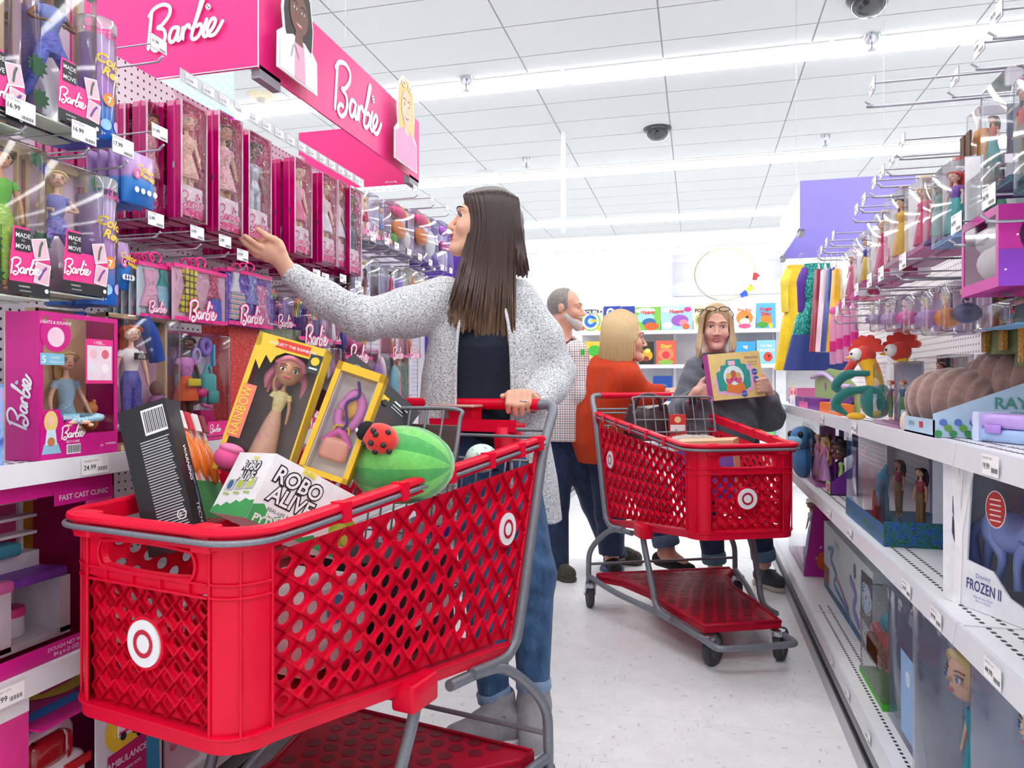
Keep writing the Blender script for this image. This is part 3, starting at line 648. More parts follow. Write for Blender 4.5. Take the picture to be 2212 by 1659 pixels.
# ---------------------------------------------------------------- people: implicit surfaces in camera-aligned metres (right, depth, up)
def q3(px, py, d): return np.array([(px-1106)/FPX*d, d, CAMH-(py-829.5)/FPX*d])
class Field:
    def __init__(s, lo, hi, h):
        s.lo = np.array(lo, float); s.h = h; n = np.ceil((np.array(hi)-s.lo)/h).astype(int)+1
        s.ax = [(s.lo[i]+h*np.arange(n[i])).astype(np.float32) for i in range(3)]; s.F = np.full(n, .2, np.float32)
    def _box(s, lo, hi):
        sl = []
        for i in range(3):
            a = int(max(0, math.floor((lo[i]-s.lo[i])/s.h))); b = int(min(len(s.ax[i]), math.ceil((hi[i]-s.lo[i])/s.h)+1))
            if b <= a: return None
            sl.append(slice(a, b))
        return tuple(sl)
    def put(s, fn, lo, hi, k=.01, sub=False):
        m = k+.03; sl = s._box(np.array(lo)-m, np.array(hi)+m)
        if sl is None: return
        X, Y, Z = s.ax[0][sl[0]][:, None, None], s.ax[1][sl[1]][None, :, None], s.ax[2][sl[2]][None, None, :]
        d = fn(X, Y, Z).astype(np.float32); f = s.F[sl]
        if sub:
            d = -d; h = np.clip(.5-.5*(f-d)/k, 0, 1); s.F[sl] = f*(1-h)+d*h+k*h*(1-h)
        else:
            h = np.clip(.5+.5*(f-d)/k, 0, 1); s.F[sl] = f*(1-h)+d*h-k*h*(1-h)
    def cap(s, a, b, ra, rb, k=.012, sub=False):
        a = np.array(a, float); b = np.array(b, float); ab = b-a; L = max(ab@ab, 1e-9)
        def fn(X, Y, Z):
            t = np.clip(((X-a[0])*ab[0]+(Y-a[1])*ab[1]+(Z-a[2])*ab[2])/L, 0, 1)
            return np.sqrt((X-a[0]-t*ab[0])**2+(Y-a[1]-t*ab[1])**2+(Z-a[2]-t*ab[2])**2)-(ra+(rb-ra)*t)
        r = max(ra, rb); s.put(fn, np.minimum(a, b)-r, np.maximum(a, b)+r, k, sub)
    def chain(s, P, rad, k=.012):
        for i in range(len(P)-1): s.cap(P[i], P[i+1], rad[i], rad[i+1], k)
    def ell(s, c, r, k=.012, M=None, sub=False):
        c = np.array(c, float); r = np.array(r, float)
        def fn(X, Y, Z):
            x, y, z = X-c[0], Y-c[1], Z-c[2]
            if M is not None: x, y, z = [M[0, i]*x+M[1, i]*y+M[2, i]*z for i in range(3)]
            k0 = np.sqrt((x/r[0])**2+(y/r[1])**2+(z/r[2])**2); k1 = np.sqrt((x/r[0]**2)**2+(y/r[1]**2)**2+(z/r[2]**2)**2)
            return k0*(k0-1)/np.maximum(k1, 1e-6)
        m = r.max(); s.put(fn, c-m, c+m, k, sub)
    def stack(s, lv, k=.015):
        """lv rows: z, cx, cy, rx, ry - a bulging elliptical column"""
        lv = sorted(lv); A = np.array(lv)
        def fn(X, Y, Z):
            z = Z.ravel(); cx, cy, rx, ry = [np.interp(z, A[:, 0], A[:, i]).astype(np.float32)[None, None, :] for i in (1, 2, 3, 4)]
            q = np.sqrt(((X-cx)/rx)**2+((Y-cy)/ry)**2); d = (q-1)*np.minimum(rx, ry)
            dz = np.maximum(A[0, 0]-Z, Z-A[-1, 0])
            return np.where(dz > 0, np.sqrt(np.maximum(d, 0)**2+dz**2)+np.minimum(np.maximum(d, dz), 0), np.maximum(d, dz))
        s.put(fn, (A[:, 1]-A[:, 3]).min()*np.array([1, 0, 0])+np.array([0, (A[:, 2]-A[:, 4]).min(), A[0, 0]]), np.array([(A[:, 1]+A[:, 3]).max(), (A[:, 2]+A[:, 4]).max(), A[-1, 0]]), k)
    def cutbox(s, lo, hi, k=.006):
        lo = np.array(lo, float); hi = np.array(hi, float); c = (lo+hi)/2; e = (hi-lo)/2
        s.put(lambda X, Y, Z: np.maximum(np.maximum(abs(X-c[0])-e[0], abs(Y-c[1])-e[1]), abs(Z-c[2])-e[2])+0*X*Y*Z, lo, hi, k, True)
    def mesh(s, name, mat, base, smooth=1, disp=None):
        F = s.F; S = F < 0; n = F.shape
        core = [S[i:n[0]-1+i, j:n[1]-1+j, l:n[2]-1+l] for i in (0, 1) for j in (0, 1) for l in (0, 1)]
        anyv = core[0].copy(); allv = core[0].copy()
        for c in core[1:]: anyv |= c; allv &= c
        mask = anyv & ~allv; ijk = np.argwhere(mask); N = len(ijk)
        idx = np.full(mask.shape, -1, np.int32); idx[mask] = np.arange(N)
        off = np.array([(i, j, l) for i in (0, 1) for j in (0, 1) for l in (0, 1)])
        val = np.stack([F[ijk[:, 0]+o[0], ijk[:, 1]+o[1], ijk[:, 2]+o[2]] for o in off], 1)
        acc = np.zeros((N, 3)); cnt = np.zeros(N)
        for a in range(8):
            for b in range(a+1, 8):
                if abs(off[a]-off[b]).sum() != 1: continue
                cr = (val[:, a] < 0) != (val[:, b] < 0); t = np.where(cr, val[:, a]/np.where(cr, val[:, a]-val[:, b], 1), 0)
                acc += np.where(cr[:, None], off[a]+(off[b]-off[a])*t[:, None], 0); cnt += cr
        V = (ijk+acc/cnt[:, None])*s.h+s.lo
        Q = []
        for ax in range(3):
            u, v = (ax+1) % 3, (ax+2) % 3
            sl0 = [slice(1, n[i]-1) for i in range(3)]; sl1 = list(sl0); sl0[ax] = slice(0, n[ax]-1); sl1[ax] = slice(1, n[ax])
            A, B = S[tuple(sl0)], S[tuple(sl1)]; e = np.argwhere(A != B)
            if not len(e): continue
            fl = A[tuple(e.T)]; g = e.copy(); g[:, u] += 1; g[:, v] += 1
            def at(du, dv):
                w = g.copy(); w[:, u] -= du; w[:, v] -= dv
                w[:, ax] = np.clip(w[:, ax], 0, mask.shape[ax]-1); return idx[tuple(w.T)]
            qd = np.stack([at(1, 1), at(0, 1), at(0, 0), at(1, 0)], 1); qd[~fl] = qd[~fl][:, ::-1]; Q.append(qd)
        Q = np.concatenate(Q); Q = Q[(Q >= 0).all(1)]
        for _ in range(smooth):
            sm = np.zeros_like(V); ct = np.zeros(N)
            for a in range(4):
                i, j = Q[:, a], Q[:, (a+1) % 4]; np.add.at(sm, i, V[j]); np.add.at(sm, j, V[i]); np.add.at(ct, i, 1); np.add.at(ct, j, 1)
            V = V*.5+.5*sm/np.maximum(ct, 1)[:, None]
        V = V-np.array([base[0], base[1], 0])
        if disp is not None: V = disp(V)
        me = bpy.data.meshes.new(name); me.vertices.add(N); me.vertices.foreach_set('co', V.astype(np.float32).ravel())
        m = len(Q); me.loops.add(4*m); me.loops.foreach_set('vertex_index', Q.astype(np.int32).ravel()); me.polygons.add(m)
        me.polygons.foreach_set('loop_start', np.arange(0, 4*m, 4, dtype=np.int32)); me.polygons.foreach_set('loop_total', np.full(m, 4, np.int32))
        me.update(calc_edges=True); me.polygons.foreach_set('use_smooth', np.ones(m, bool)); me.materials.append(mat); me.update()
        return me
def rotM(yaw=0, pitch=0, roll=0):     # yaw turns the face from the camera to image right (+), pitch up (+)
    M = Matrix.Rotation(R(yaw), 3, 'Z') @ Matrix.Rotation(R(-pitch), 3, 'X') @ Matrix.Rotation(R(roll), 3, 'Y'); return np.array(M)
class Head:
    def __init__(s, c, yaw, pitch, roll=0, sc=1.0): s.c = np.array(c); s.M = rotM(yaw, pitch, roll); s.k = sc
    def w(s, p): return s.c+s.M @ (np.array(p)*s.k)
    def sdf(s, F, female=True, beard=False, smile=0):
        k = s.k; E = lambda c, r, kk=.012, sub=False: F.ell(s.w(c), np.array(r)*k, kk, s.M, sub)
        Cp = lambda a, b, ra, rb, kk=.01, sub=False: F.cap(s.w(a), s.w(b), ra*k, rb*k, kk, sub)
        E((0, .012, .03), (.073, .094, .087)); E((0, -.032, -.028), (.058, .058, .082), .02); E((0, -.084, -.096), (.023, .021, .020), .02)
        for x in (-1, 1):
            Cp((x*.05, .0, -.055), (x*.014, -.072, -.098), .018, .017, .022); E((x*.035, -.064, -.030), (.026, .026, .026), .02); E((x*.074, .014, -.002), (.010, .02, .031), .006)
            Cp((x*.012, -.083, .027), (x*.042, -.074, .025), .0095 if female else .012, .008 if female else .010, .016)
        Cp((0, -.086, .010), (0, -.111, -.030), .0068 if female else .0075, .0092 if female else .0108, .010)
        for x in (-1, 1): E((x*.0115, -.100, -.034), (.009, .010, .008), .006)
        for z, r, y in ((-.0565, .0062, -.1005 if smile else -.0945), (-.0705 if smile else -.068, .0072, -.0985 if smile else -.0935)):
            Cp((-.023, -.080, z+.002), (0, y, z), r*.6, r, .005); Cp((0, y, z), (.023, -.080, z+.002), r, r*.6, .005)
        if smile: E((0, -.076, -.060), (.030, .024, .026), .015); E((0, -.097, -.0635), (.019, .010, .0045), .003, True)
        for x in (-1, 1): E((x*.031, -.090, .007), (.0155, .0125, .009), .008, True)
        Cp((0, .018, -.07), (0, .035, -.175), .050 if female else .058, .052 if female else .066, .03)
    def kit(s, parent, base, iris, brow, lip, lash=True, smile=0, closed=0, gaze=0, lid=None):
        k = s.k; T = Matrix([list(s.M[i]*k)+[s.c[i]-(base[i] if i < 2 else 0)] for i in range(3)]+[[0, 0, 0, 1]])
        for x in (-1, 1):
            e = MB().ell((x*.031, -.0735, .006), (.0128, .0125, .0115), K('#f3efee', .15), 14, 10, T)
            if not closed:
                e.ell((x*.0315+gaze, -.0790+abs(gaze)*.35, .0055), (.0078, .0078, .0074), iris, 12, 6, T); e.ell((x*.0315+gaze*1.5, -.0848+abs(gaze)*.7, .0055), (.0036, .0034, .0036), BLACK, 10, 6, T)
            e.build('eye', parent)
            if lid: MB().ell((x*.031, -.0733, .0112), (.0142, .0138, .0085), lid, 14, 8, T).build('eyelid', parent)
            b = MB(); b.tube([T @ Vector(p) for p in catmull([(x*.012, -.0965, .0275), (x*.027, -.0925, .0325), (x*.043, -.0815, .0305), (x*.051, -.072, .0265)], 4)], [.0014, .0018, .0021, .0023, .0024, .0024, .0023, .0021, .0019, .0017, .0014, .001, .0007], brow, 6); b.build('eyebrow', parent)
            if lash:
                b = MB(); b.tube([T @ Vector(p) for p in catmull([(x*.018, -.0865, .0095), (x*.031, -.0905, .0145), (x*.045, -.0815, .0105)], 4)], .0014, BLACK, 5); b.build('eyelashes', parent)
        b = MB()
        for z, y, r in ((-.0562, -.1025 if smile else -.0965, .0052), (-.0712 if smile else -.0675, -.1005 if smile else -.0955, .006)):
            b.tube([T @ Vector(p) for p in catmull([(-.024, y+.0135, z+.0025), (-.011, y+.003, z+.0012), (0, y, z), (.011, y+.003, z+.0012), (.024, y+.0135, z+.0025)], 4)], [r*(.35+.65*math.sin(math.pi*i/16)) for i in range(17)], lip, 8)
        b.build('lips', parent)
        if smile: MB().ell((0, -.0885, -.063), (.018, .0105, .0055), K('#f6f3ee', .2), 14, 6, T).build('teeth', parent)
        return T
def skin(name, a, b):
    def fn(nt, bs):
        n = tex(nt, 'ShaderNodeTexNoise', objco(nt), Scale=14.0, Detail=4.0); c = ramp(nt, n.outputs['Fac'], [(.3, a), (.7, b)])
        nt.links.new(c, bs.inputs['Base Color']); bs.inputs['Roughness'].default_value = .48
        bs.inputs['Subsurface Weight'].default_value = .12; bs.inputs['Subsurface Radius'].default_value = (.012, .005, .003); bs.inputs['Subsurface Scale'].default_value = .6
    return nodes_mat(name, fn)
def cloth(name, stops, scale, det=2.0, bump=.4, stretch=(1, 1, 1), rough=.9, sheen=.1):
    def fn(nt, b):
        n = tex(nt, 'ShaderNodeTexNoise', objco(nt, stretch), Scale=scale, Detail=det, Roughness=.7); c = ramp(nt, n.outputs['Fac'], stops)
        nt.links.new(c, b.inputs['Base Color']); b.inputs['Roughness'].default_value = rough; b.inputs['Sheen Weight'].default_value = sheen
        bumpit(nt, b, n.outputs['Fac'], bump, .003)
    return nodes_mat(name, fn)
KNIT = cloth('heather_knit', [(.32, '#5f626a'), (.45, '#babcc2'), (.60, '#ebecee')], 190, 3.0, .35)
DENIM = cloth('mid_denim', [(.3, '#26466c'), (.7, '#4a719d')], 26, 5.0, .2, (1, 1, .5)); DENIMD = cloth('dark_denim', [(.3, '#16233e'), (.7, '#26395c')], 26, 5.0, .2)
NAVY = cloth('navy_jersey', [(.3, '#0c1526'), (.7, '#131f35')], 40, 2.0, .1); SUEDE = cloth('grey_suede', [(.3, '#94929a'), (.7, '#a9a7ae')], 30, 4.0, .1)
CUFF = cloth('light_denim', [(.3, '#6f8fb4'), (.7, '#9ab4d0')], 40, 4.0, .2)
def hairmat(name, top, mid, tip, z0, z1):
    def fn(nt, b):
        sx = nt.nodes.new('ShaderNodeSeparateXYZ'); tc = nt.nodes.new('ShaderNodeTexCoord'); nt.links.new(tc.outputs['Object'], sx.inputs[0])
        n = tex(nt, 'ShaderNodeTexNoise', objco(nt, (130, 130, 5)), Scale=1.0, Detail=3.0)
        f = math_n(nt, 'ADD', math_n(nt, 'DIVIDE', math_n(nt, 'SUBTRACT', sx.outputs[2], z0), z1-z0), math_n(nt, 'MULTIPLY', math_n(nt, 'SUBTRACT', n.outputs['Fac'], .5), .9))
        c = ramp(nt, f, [(.0, tip), (.5, mid), (1.0, top)]); nt.links.new(c, b.inputs['Base Color']); b.inputs['Roughness'].default_value = .38
        bumpit(nt, b, n.outputs['Fac'], .5, .003)
    return nodes_mat(name, fn)
def strand(mb, P, r, mat, flat=.55, n=5, seg=5, taper=.25):
    Q = catmull(P, seg); m = len(Q); mb.tube(Q, [r*(.75+.25*min(1, i/3)) if i < m*.6 else r*(1-(1-taper)*((i-m*.6)/(m*.4))**1.5) for i in range(m)], mat, n, flat=flat)
# ================ woman in the grey cardigan
rng = random.Random(5)
SK1 = skin('skin_warm', '#e0a88c', '#edbb9f')
bs = q3(1090, 1600, 2.36); base = (bs[0], bs[1])
wm = thing('person', 'woman in a long grey knit cardigan and jeans reaching for a doll bag', 'person', cw(bs[0], bs[1], 0), YAW)
HD = Head(q3(1048, 482, 2.42), -86, 8, 0, 1.03)
sR, eR, wR = q3(940, 662, 2.43), q3(785, 690, 2.27), q3(627, 590, 2.20)
sL, eL, wL = q3(1128, 662, 2.43), q3(1206, 806, 2.46), q3(1160, 872, 2.30)
hpR, knR, anR = q3(1015, 985, 2.42), q3(1045, 1240, 2.34), q3(1078, 1540, 2.31)
hpL, knL, anL = q3(1100, 985, 2.42), q3(1150, 1240, 2.32), q3(1153, 1525, 2.30)
F = Field((-.9, 2.05, .02), (.32, 2.66, 1.80), .0042)
HD.sdf(F, True, smile=1)
F.cap(HD.w((0, .03, -.16)), q3(1046, 640, 2.44), .052, .075, .04)
F.stack([(.86, -.075, 2.43, .16, .11), (1.02, -.08, 2.43, .125, .095), (1.2, -.085, 2.44, .14, .10), (1.36, -.09, 2.44, .15, .095), (1.42, -.09, 2.44, .09, .07)], .03)
F.chain([sR, eR, wR], [.05, .04, .027], .03); F.chain([sL, eL, wL], [.05, .042, .028], .03)
F.chain([hpR, knR, anR], [.085, .058, .036], .03); F.chain([hpL, knL, anL], [.085, .058, .036], .03)
F.cap(anR, q3(1030, 1600, 2.24), .036, .03, .03); F.cap(anL, q3(1150, 1600, 2.20), .036, .03, .03)
# reaching hand, palm up under the bag
pm = q3(590, 542, 2.165)
F.cap(wR, pm, .026, .027, .012); F.cap(q3(603, 547, 2.175), q3(576, 552, 2.165), .022, .02, .015); F.cap(q3(598, 528, 2.165), q3(578, 533, 2.16), .02, .018, .015)
F.chain([q3(605, 537, 2.16), q3(594, 519, 2.145), q3(573, 508, 2.135), q3(556, 495, 2.142)], [.016, .0115, .0098, .0075], .006)
F.chain([q3(578, 529, 2.16), q3(564, 521, 2.155), q3(554, 518, 2.17)], [.012, .0095, .007], .006)
F.chain([q3(574, 538, 2.155), q3(557, 531, 2.135), q3(540, 518, 2.11), q3(529, 509, 2.10)], [.0118, .0096, .0083, .0065], .0025)
F.chain([q3(569, 547, 2.16), q3(550, 542, 2.14), q3(531, 527, 2.115), q3(519, 514, 2.105)], [.0118, .0096, .0083, .0065], .0025)
F.chain([q3(571, 555, 2.17), q3(554, 552, 2.155), q3(538, 541, 2.14)], [.0105, .0088, .0065], .0025)
# hand on the cart handle
bk = q3(1132, 858, 2.275); F.cap(wL, bk, .026, .026, .012); F.cap(q3(1112, 852, 2.26), q3(1150, 860, 2.27), .017, .018, .012)
for px, dd, l in ((1099, 0, 0), (1114, .002, 5), (1129, .004, 4), (1143, .006, -3)):
    F.chain([q3(px+2, 850, 2.252+dd), q3(px, 853, 2.222+dd), q3(px-1, 872+l*.5, 2.207+dd), q3(px-1, 889+l, 2.222+dd)], [.0125, .0105, .0098, .008], .005)
F.chain([q3(1120, 862, 2.27), q3(1102, 858, 2.255), q3(1085, 856, 2.235)], [.015, .012, .009], .006)
body = obj('body', F.mesh('body', SK1, base, 1), wm)
HD.kit(wm, base, K('#4a5f6b', .2), K('#33231f', .7), K('#b4605c', .4), smile=1, gaze=.0045, lid=SK1)
MB().tube([Vector(q3(1131+9*math.cos(a), 868+2.2*math.sin(a), 2.2135+.010*math.sin(a))-np.array([base[0], base[1], 0])) for a in np.linspace(0, 6.28, 13)[:-1]], .0022, CHROME, 6, closed=True).build('ring', wm)
# navy top
F = Field((-.32, 2.25, .82), (.2, 2.62, 1.46), .005)
F.stack([(.84, -.075, 2.43, .165, .118), (1.0, -.078, 2.43, .15, .115), (1.12, -.08, 2.435, .15, .115), (1.24, -.085, 2.43, .155, .125), (1.36, -.09, 2.445, .15, .10), (1.41, -.09, 2.45, .10, .07)], .03)
F.ell(q3(1040, 545, 2.36), (.085, .07, .06), .01, None, True)
obj('top', F.mesh('top', NAVY, base, 1), wm)
# cardigan
F = Field((-.83, 2.02, .62), (.36, 2.70, 1.52), .0055)
F.stack([(.66, -.075, 2.44, .245, .13), (.80, -.083, 2.44, .237, .135), (1.0, -.10, 2.44, .215, .135), (1.15, -.102, 2.44, .202, .135), (1.27, -.095, 2.44, .186, .137), (1.36, -.09, 2.45, .165, .115), (1.43, -.088, 2.46, .105, .08)], .03)
F.chain([sR+np.array([.03, 0, .02]), q3(880, 676, 2.38), eR, q3(700, 645, 2.23), q3(633, 594, 2.203)], [.082, .078, .063, .051, .037], .035)
F.chain([sL+np.array([-.02, 0, .02]), q3(1172, 730, 2.45), eL, q3(1192, 838, 2.40), q3(1160, 871, 2.305)], [.074, .066, .056, .05, .04], .03)
F.cap(q3(627, 588, 2.2), q3(604, 574, 2.19), .026, .026, .004, True); F.cap(q3(1163, 871, 2.31), q3(1140, 868, 2.27), .03, .03, .004, True)
# open front
def vee(X, Y, Z):
    cx = -.093+(1.2-Z)*.02; hw = np.interp(Z.ravel(), [.6, .9, 1.1, 1.3, 1.42, 1.5], [.085, .09, .087, .078, .06, .06])[None, None, :]
    return np.maximum(abs(X-cx)-hw, Y-2.43)
F.put(vee, (-.3, 2.0, .55), (.15, 2.43, 1.6), .012, True)
F.cap(q3(1046, 600, 2.42), q3(1046, 500, 2.40), .06, .07, .01, True)
def folds(V):
    V = V.copy(); z = V[:, 2]; x = V[:, 0]; m = np.clip((1.3-z)/.5, 0, 1)*(abs(x-(-.09-base[0])) > .08)
    V[:, 1] += .006*np.sin(x*95+z*3)*m; 
    ex, ez = eR[0]-base[0], eR[2]; g = np.exp(-((x-ex)**2+(z-ez)**2)/.006); V[:, 2] += .005*np.sin(x*140)*g
    return V
obj('cardigan', F.mesh('cardigan', KNIT, base, 1, folds), wm)
b = MB()
for sx, cx in ((-1, -.180), (1, 0.0)):
    P = [(cx+sx*.0-base[0]+.0, 2.305-base[1], .67), (cx-base[0]+sx*-.003, 2.300-base[1], .9), (cx-base[0], 2.296-base[1], 1.1), (cx-base[0]-sx*.008, 2.298-base[1], 1.28), (cx-base[0]-sx*.03, 2.345-base[1], 1.40)]
    MB().tube(catmull(P, 4), .011, KNIT, 8, flat=.5).build('front_band', wm)
# jeans with turned-up cuffs
F = Field((-.3, 2.15, .12), (.26, 2.62, 1.0), .006)
F.chain([hpR, knR, q3(1066, 1490, 2.315)], [.095, .072, .05], .03); F.chain([hpL, knL, q3(1152, 1468, 2.305)], [.095, .072, .052], .03)
F.stack([(.86, -.075, 2.43, .155, .115), (.98, -.08, 2.43, .15, .11)], .05)
obj('jeans', F.mesh('jeans', DENIM, base, 1, lambda V: V+np.stack([0*V[:, 0], .003*np.sin(V[:, 2]*90+V[:, 0]*40), 0*V[:, 0]], 1)), wm)
b = MB()
for p, q in ((q3(1064, 1487, 2.315), q3(1070, 1510, 2.315)), (q3(1152, 1462, 2.305), q3(1153, 1488, 2.303))):
    p = p-np.array([base[0], base[1], 0]); q = q-np.array([base[0], base[1], 0]); MB().tube([p, p*.85+q*.15, p*.15+q*.85, q], [.050, .056, .057, .053], CUFF, 20).build('cuff', wm)
# ankle boots
for nm, an, toe, heel, hb in (('boot', anR, q3(985, 1618, 2.20), q3(1108, 1606, 2.27), 1), ('boot', anL, q3(1148, 1617, 2.165), q3(1156, 1600, 2.34), 0)):
    F = Field(np.minimum(an, toe)-np.array([.09, .09, .2]), np.maximum(an, heel)+np.array([.09, .12, .12]), .004)
    F.chain([an+np.array([0, 0, .05]), an, an*.5+heel*.5+np.array([0, 0, .0])], [.052, .049, .046], .02)
    t2 = np.array([toe[0], toe[1], .048]); h2 = np.array([heel[0], heel[1], .05]); mid = t2*.5+h2*.5+np.array([0, 0, .014])
    F.chain([h2, mid, t2], [.042, .045, .040], .02); F.cap(an, mid, .046, .045, .03)
    F.cutbox((-2, 1, -.5), (2, 3, .018)); F.cap(an+np.array([0, 0, .045]), an+np.array([0, 0, .2]), .042, .046, .004, True)
    o = obj(nm, F.mesh(nm, SUEDE, base, 1), wm)
    F = Field(np.minimum(h2, t2)-.08, np.maximum(h2, t2)+.08, .004); F.chain([h2*[1, 1, 0]+[0, 0, .02], (h2+t2)/2*[1, 1, 0]+[0, 0, .02], t2*[1, 1, 0]+[0, 0, .02]], [.044, .046, .042], .01)
    F.cutbox((-2, 1, -.5), (2, 3, .002)); F.cutbox((-2, 1, .024), (2, 3, .5)); obj('sole', F.mesh('sole', K('#f0f0f4', .5), base, 0), o)
    if hb:
        p = an*.6+mid*.4-np.array([base[0], base[1], 0]); dr = (t2-h2)/np.linalg.norm(t2-h2)
        b = MB(); a = Vector(p)+Vector((.012, -.052, .0)); b.add([a+Vector((dr[0]*u, dr[1]*u*.2-.001, w)) for u, w in ((-.03, .03), (.03, .03), (.012, -.045), (-.01, -.045))], [(0, 1, 2, 3)], K('#7f828d', .8)); b.build('elastic_panel', o)
# hair
HB = hairmat('brunette', '#3a2826', '#4a332b', '#94724f', 1.12, 1.66)
b = MB(); bb = np.array([base[0], base[1], 0])
F = Field(HD.c-.18, HD.c+np.array([.2, .18, .16]), .005)
F.ell(HD.w((0, .02, .022)), (.078, .098, .084), .02, HD.M)
F.cap(HD.w((0, .05, .0)), HD.w((0, .07, -.14)), .075, .05, .03)
cutp = HD.w((0, -.098, -.045)); F.ell(HD.w((0, -.105, -.038)), (.13, .075, .092), .006, HD.M, True)
obj('hair_cap', F.mesh('hair_cap', HB, base, 1), wm)
for i in range(230):
    u = (i+rng.random())/230; u2 = rng.random(); lay = rng.random()
    x0 = 1003+113*u; y0 = 424-21*math.sin(math.pi*min(1, .10+u*.8))+8*max(0, u-.75)*4
    dn = 2.42-.092*math.sin(math.pi*(.12+.76*u))**.6-.006*lay
    xm = 1014+111*u; ex = 970+140*(u/.86) if u < .86 else 1118+24*((u-.86)/.14); ey = (np.interp(u, [0, .2, .5, .8, .86], [655, 705, 735, 750, 748]) if u < .86 else 590+8*u2)+rng.uniform(-14, 8)
    jit = rng.uniform(-3, 3)
    P = [q3(x0, y0+3, 2.40-.02*lay), q3(x0*.6+xm*.4, y0*.62+460*.38, dn+.012), q3(xm+jit*.4, 490, dn), q3((xm*2+ex)/3+jit, 490+(ey-490)*.42, dn-.006+.01*u), q3((xm+ex*2)/3+jit, 490+(ey-490)*.72, 2.31-.02*lay+.04*u), q3(ex+jit, ey, 2.305+.05*u-.01*lay)]
    strand(b, [p-bb for p in P], .0072+.003*rng.random(), HB, .6)
for i in range(60):
    u = rng.random(); P = [q3(1016+10*u, 545, 2.40-.03*u), q3(1008+14*u, 580, 2.37-.03*u), q3(990+22*u, 630, 2.33-.01*u), q3(966+36*u, 684+rng.uniform(-14, 16)+25*u, 2.30)]
    strand(b, [p-bb for p in P], .007, HB, .6)
for i in range(90):
    u = rng.random(); P = [q3(1060+50*u, 418+22*u, 2.46), q3(1092+34*u, 470, 2.48), q3(1098+34*u, 540, 2.47), q3(1105+36*u, 588+rng.uniform(-12, 10), 2.46)]
    strand(b, [p-bb for p in P], .009, HB, .6)
b.build('hair', wm)
# ================ man in the checked shirt
def plaid(name, base_c, lines, scale):
    def fn(nt, b):
        sx = nt.nodes.new('ShaderNodeSeparateXYZ'); tc = nt.nodes.new('ShaderNodeTexCoord'); nt.links.new(tc.outputs['Object'], sx.inputs[0])
        col = None
        rgb = nt.nodes.new('ShaderNodeRGB'); rgb.outputs[0].default_value = tuple(lin(base_c))+(1,); col = rgb.outputs[0]
        for ax, off, wd, cc in lines:
            f = math_n(nt, 'FRACT', math_n(nt, 'ADD', math_n(nt, 'MULTIPLY', sx.outputs[ax], scale), off)); m = math_n(nt, 'LESS_THAN', f, wd)
            mx = nt.nodes.new('ShaderNodeMix'); mx.data_type = 'RGBA'; nt.links.new(math_n(nt, 'MULTIPLY', m, .75), mx.inputs[0]); nt.links.new(col, mx.inputs[6]); mx.inputs[7].default_value = tuple(lin(cc))+(1,); col = mx.outputs[2]
        nt.links.new(col, b.inputs['Base Color']); b.inputs['Roughness'].default_value = .85
    return nodes_mat(name, fn)
SHIRT = plaid('checked_shirt', '#f1edec', [(0, 0, .14, '#3a4a78'), (2, 0, .14, '#3a4a78'), (0, .5, .12, '#b0644a'), (2, .5, .12, '#b0644a')], 36)
SK2 = skin('skin_rosy', '#d79a82', '#e6b09a')
SHOE = cloth('brown_suede', [(.3, '#3c372f'), (.7, '#544d42')], 40)
def foot(parent, base, heel, toe, r, mat, sole, cut=.016, nm='shoe', low=False):
    h = np.array([heel[0], heel[1], r]); t = np.array([toe[0], toe[1], r*.85]); F = Field(np.minimum(h, t)-.09, np.maximum(h, t)+.1, .005)
    F.chain([h+[0, 0, .012], (h+t)/2+[0, 0, .006], t], [r, r*1.05, r*.95], .015)
    if low: F.ell((h*.65+t*.35)+[0, 0, r*1.1], (r*1.2, r*1.2, r*.75), .008, None, True)
    F.cutbox((-3, 0, -1), (3, 9, cut)); o = obj(nm, F.mesh(nm, mat, base, 1), parent)
    if sole:
        F = Field(np.minimum(h, t)-.09, np.maximum(h, t)+.1, .006); F.chain([h*[1, 1, 0]+[0, 0, .02], t*[1, 1, 0]+[0, 0, .02]], [r*1.08, r*1.02], .01); F.cutbox((-3, 0, -1), (3, 9, .0)); F.cutbox((-3, 0, cut+.006), (3, 9, 1)); obj('sole', F.mesh('sole', sole, base, 0), o)
    return o
def body_sdf(F, HDm, neck, sh, arms, legs, fem=True, smile=0):
    HDm.sdf(F, fem, smile=smile); F.cap(HDm.w((0, .03, -.16)), neck, .055, .075, .04)
    F.cap(sh[0], sh[1], .06, .06, .04)
    for a in arms: F.chain(a, [.045, .038, .028][:len(a)] if len(a) <= 3 else [.045, .038, .028, .026], .02)
    for l in legs: F.chain(l, [.08, .055, .04][:len(l)], .03)
bs = q3(1225, 1240, 4.35); base = (bs[0], bs[1]); bb = np.array([base[0], base[1], 0])
mn = thing('person', 'bearded man in a checked shirt behind the cardigan woman', 'person', cw(bs[0], bs[1], 0), YAW)
H2 = Head(q3(1223, 667, 4.35), 72, -4, 0, 1.0)
F = Field((.05, 4.0, .03), (.78, 4.75, 1.75), .007)
sa, sb = q3(1195, 765, 4.45), q3(1250, 765, 4.25)
body_sdf(F, H2, q3(1215, 745, 4.36), (sa, sb), [[sa, q3(1180, 850, 4.5), q3(1215, 905, 4.35)], [sb, q3(1262, 850, 4.2), q3(1285, 900, 4.3)]], [[q3(1205, 945, 4.38), q3(1195, 1085, 4.34), q3(1205, 1222, 4.2)], [q3(1245, 945, 4.38), q3(1290, 1085, 4.42), q3(1340, 1215, 4.5)]], False)
F.stack([(.8, .32, 4.36, .13, .13), (1.25, .31, 4.36, .11, .1)], .03)
obj('body', F.mesh('body', SK2, base, 1), mn)
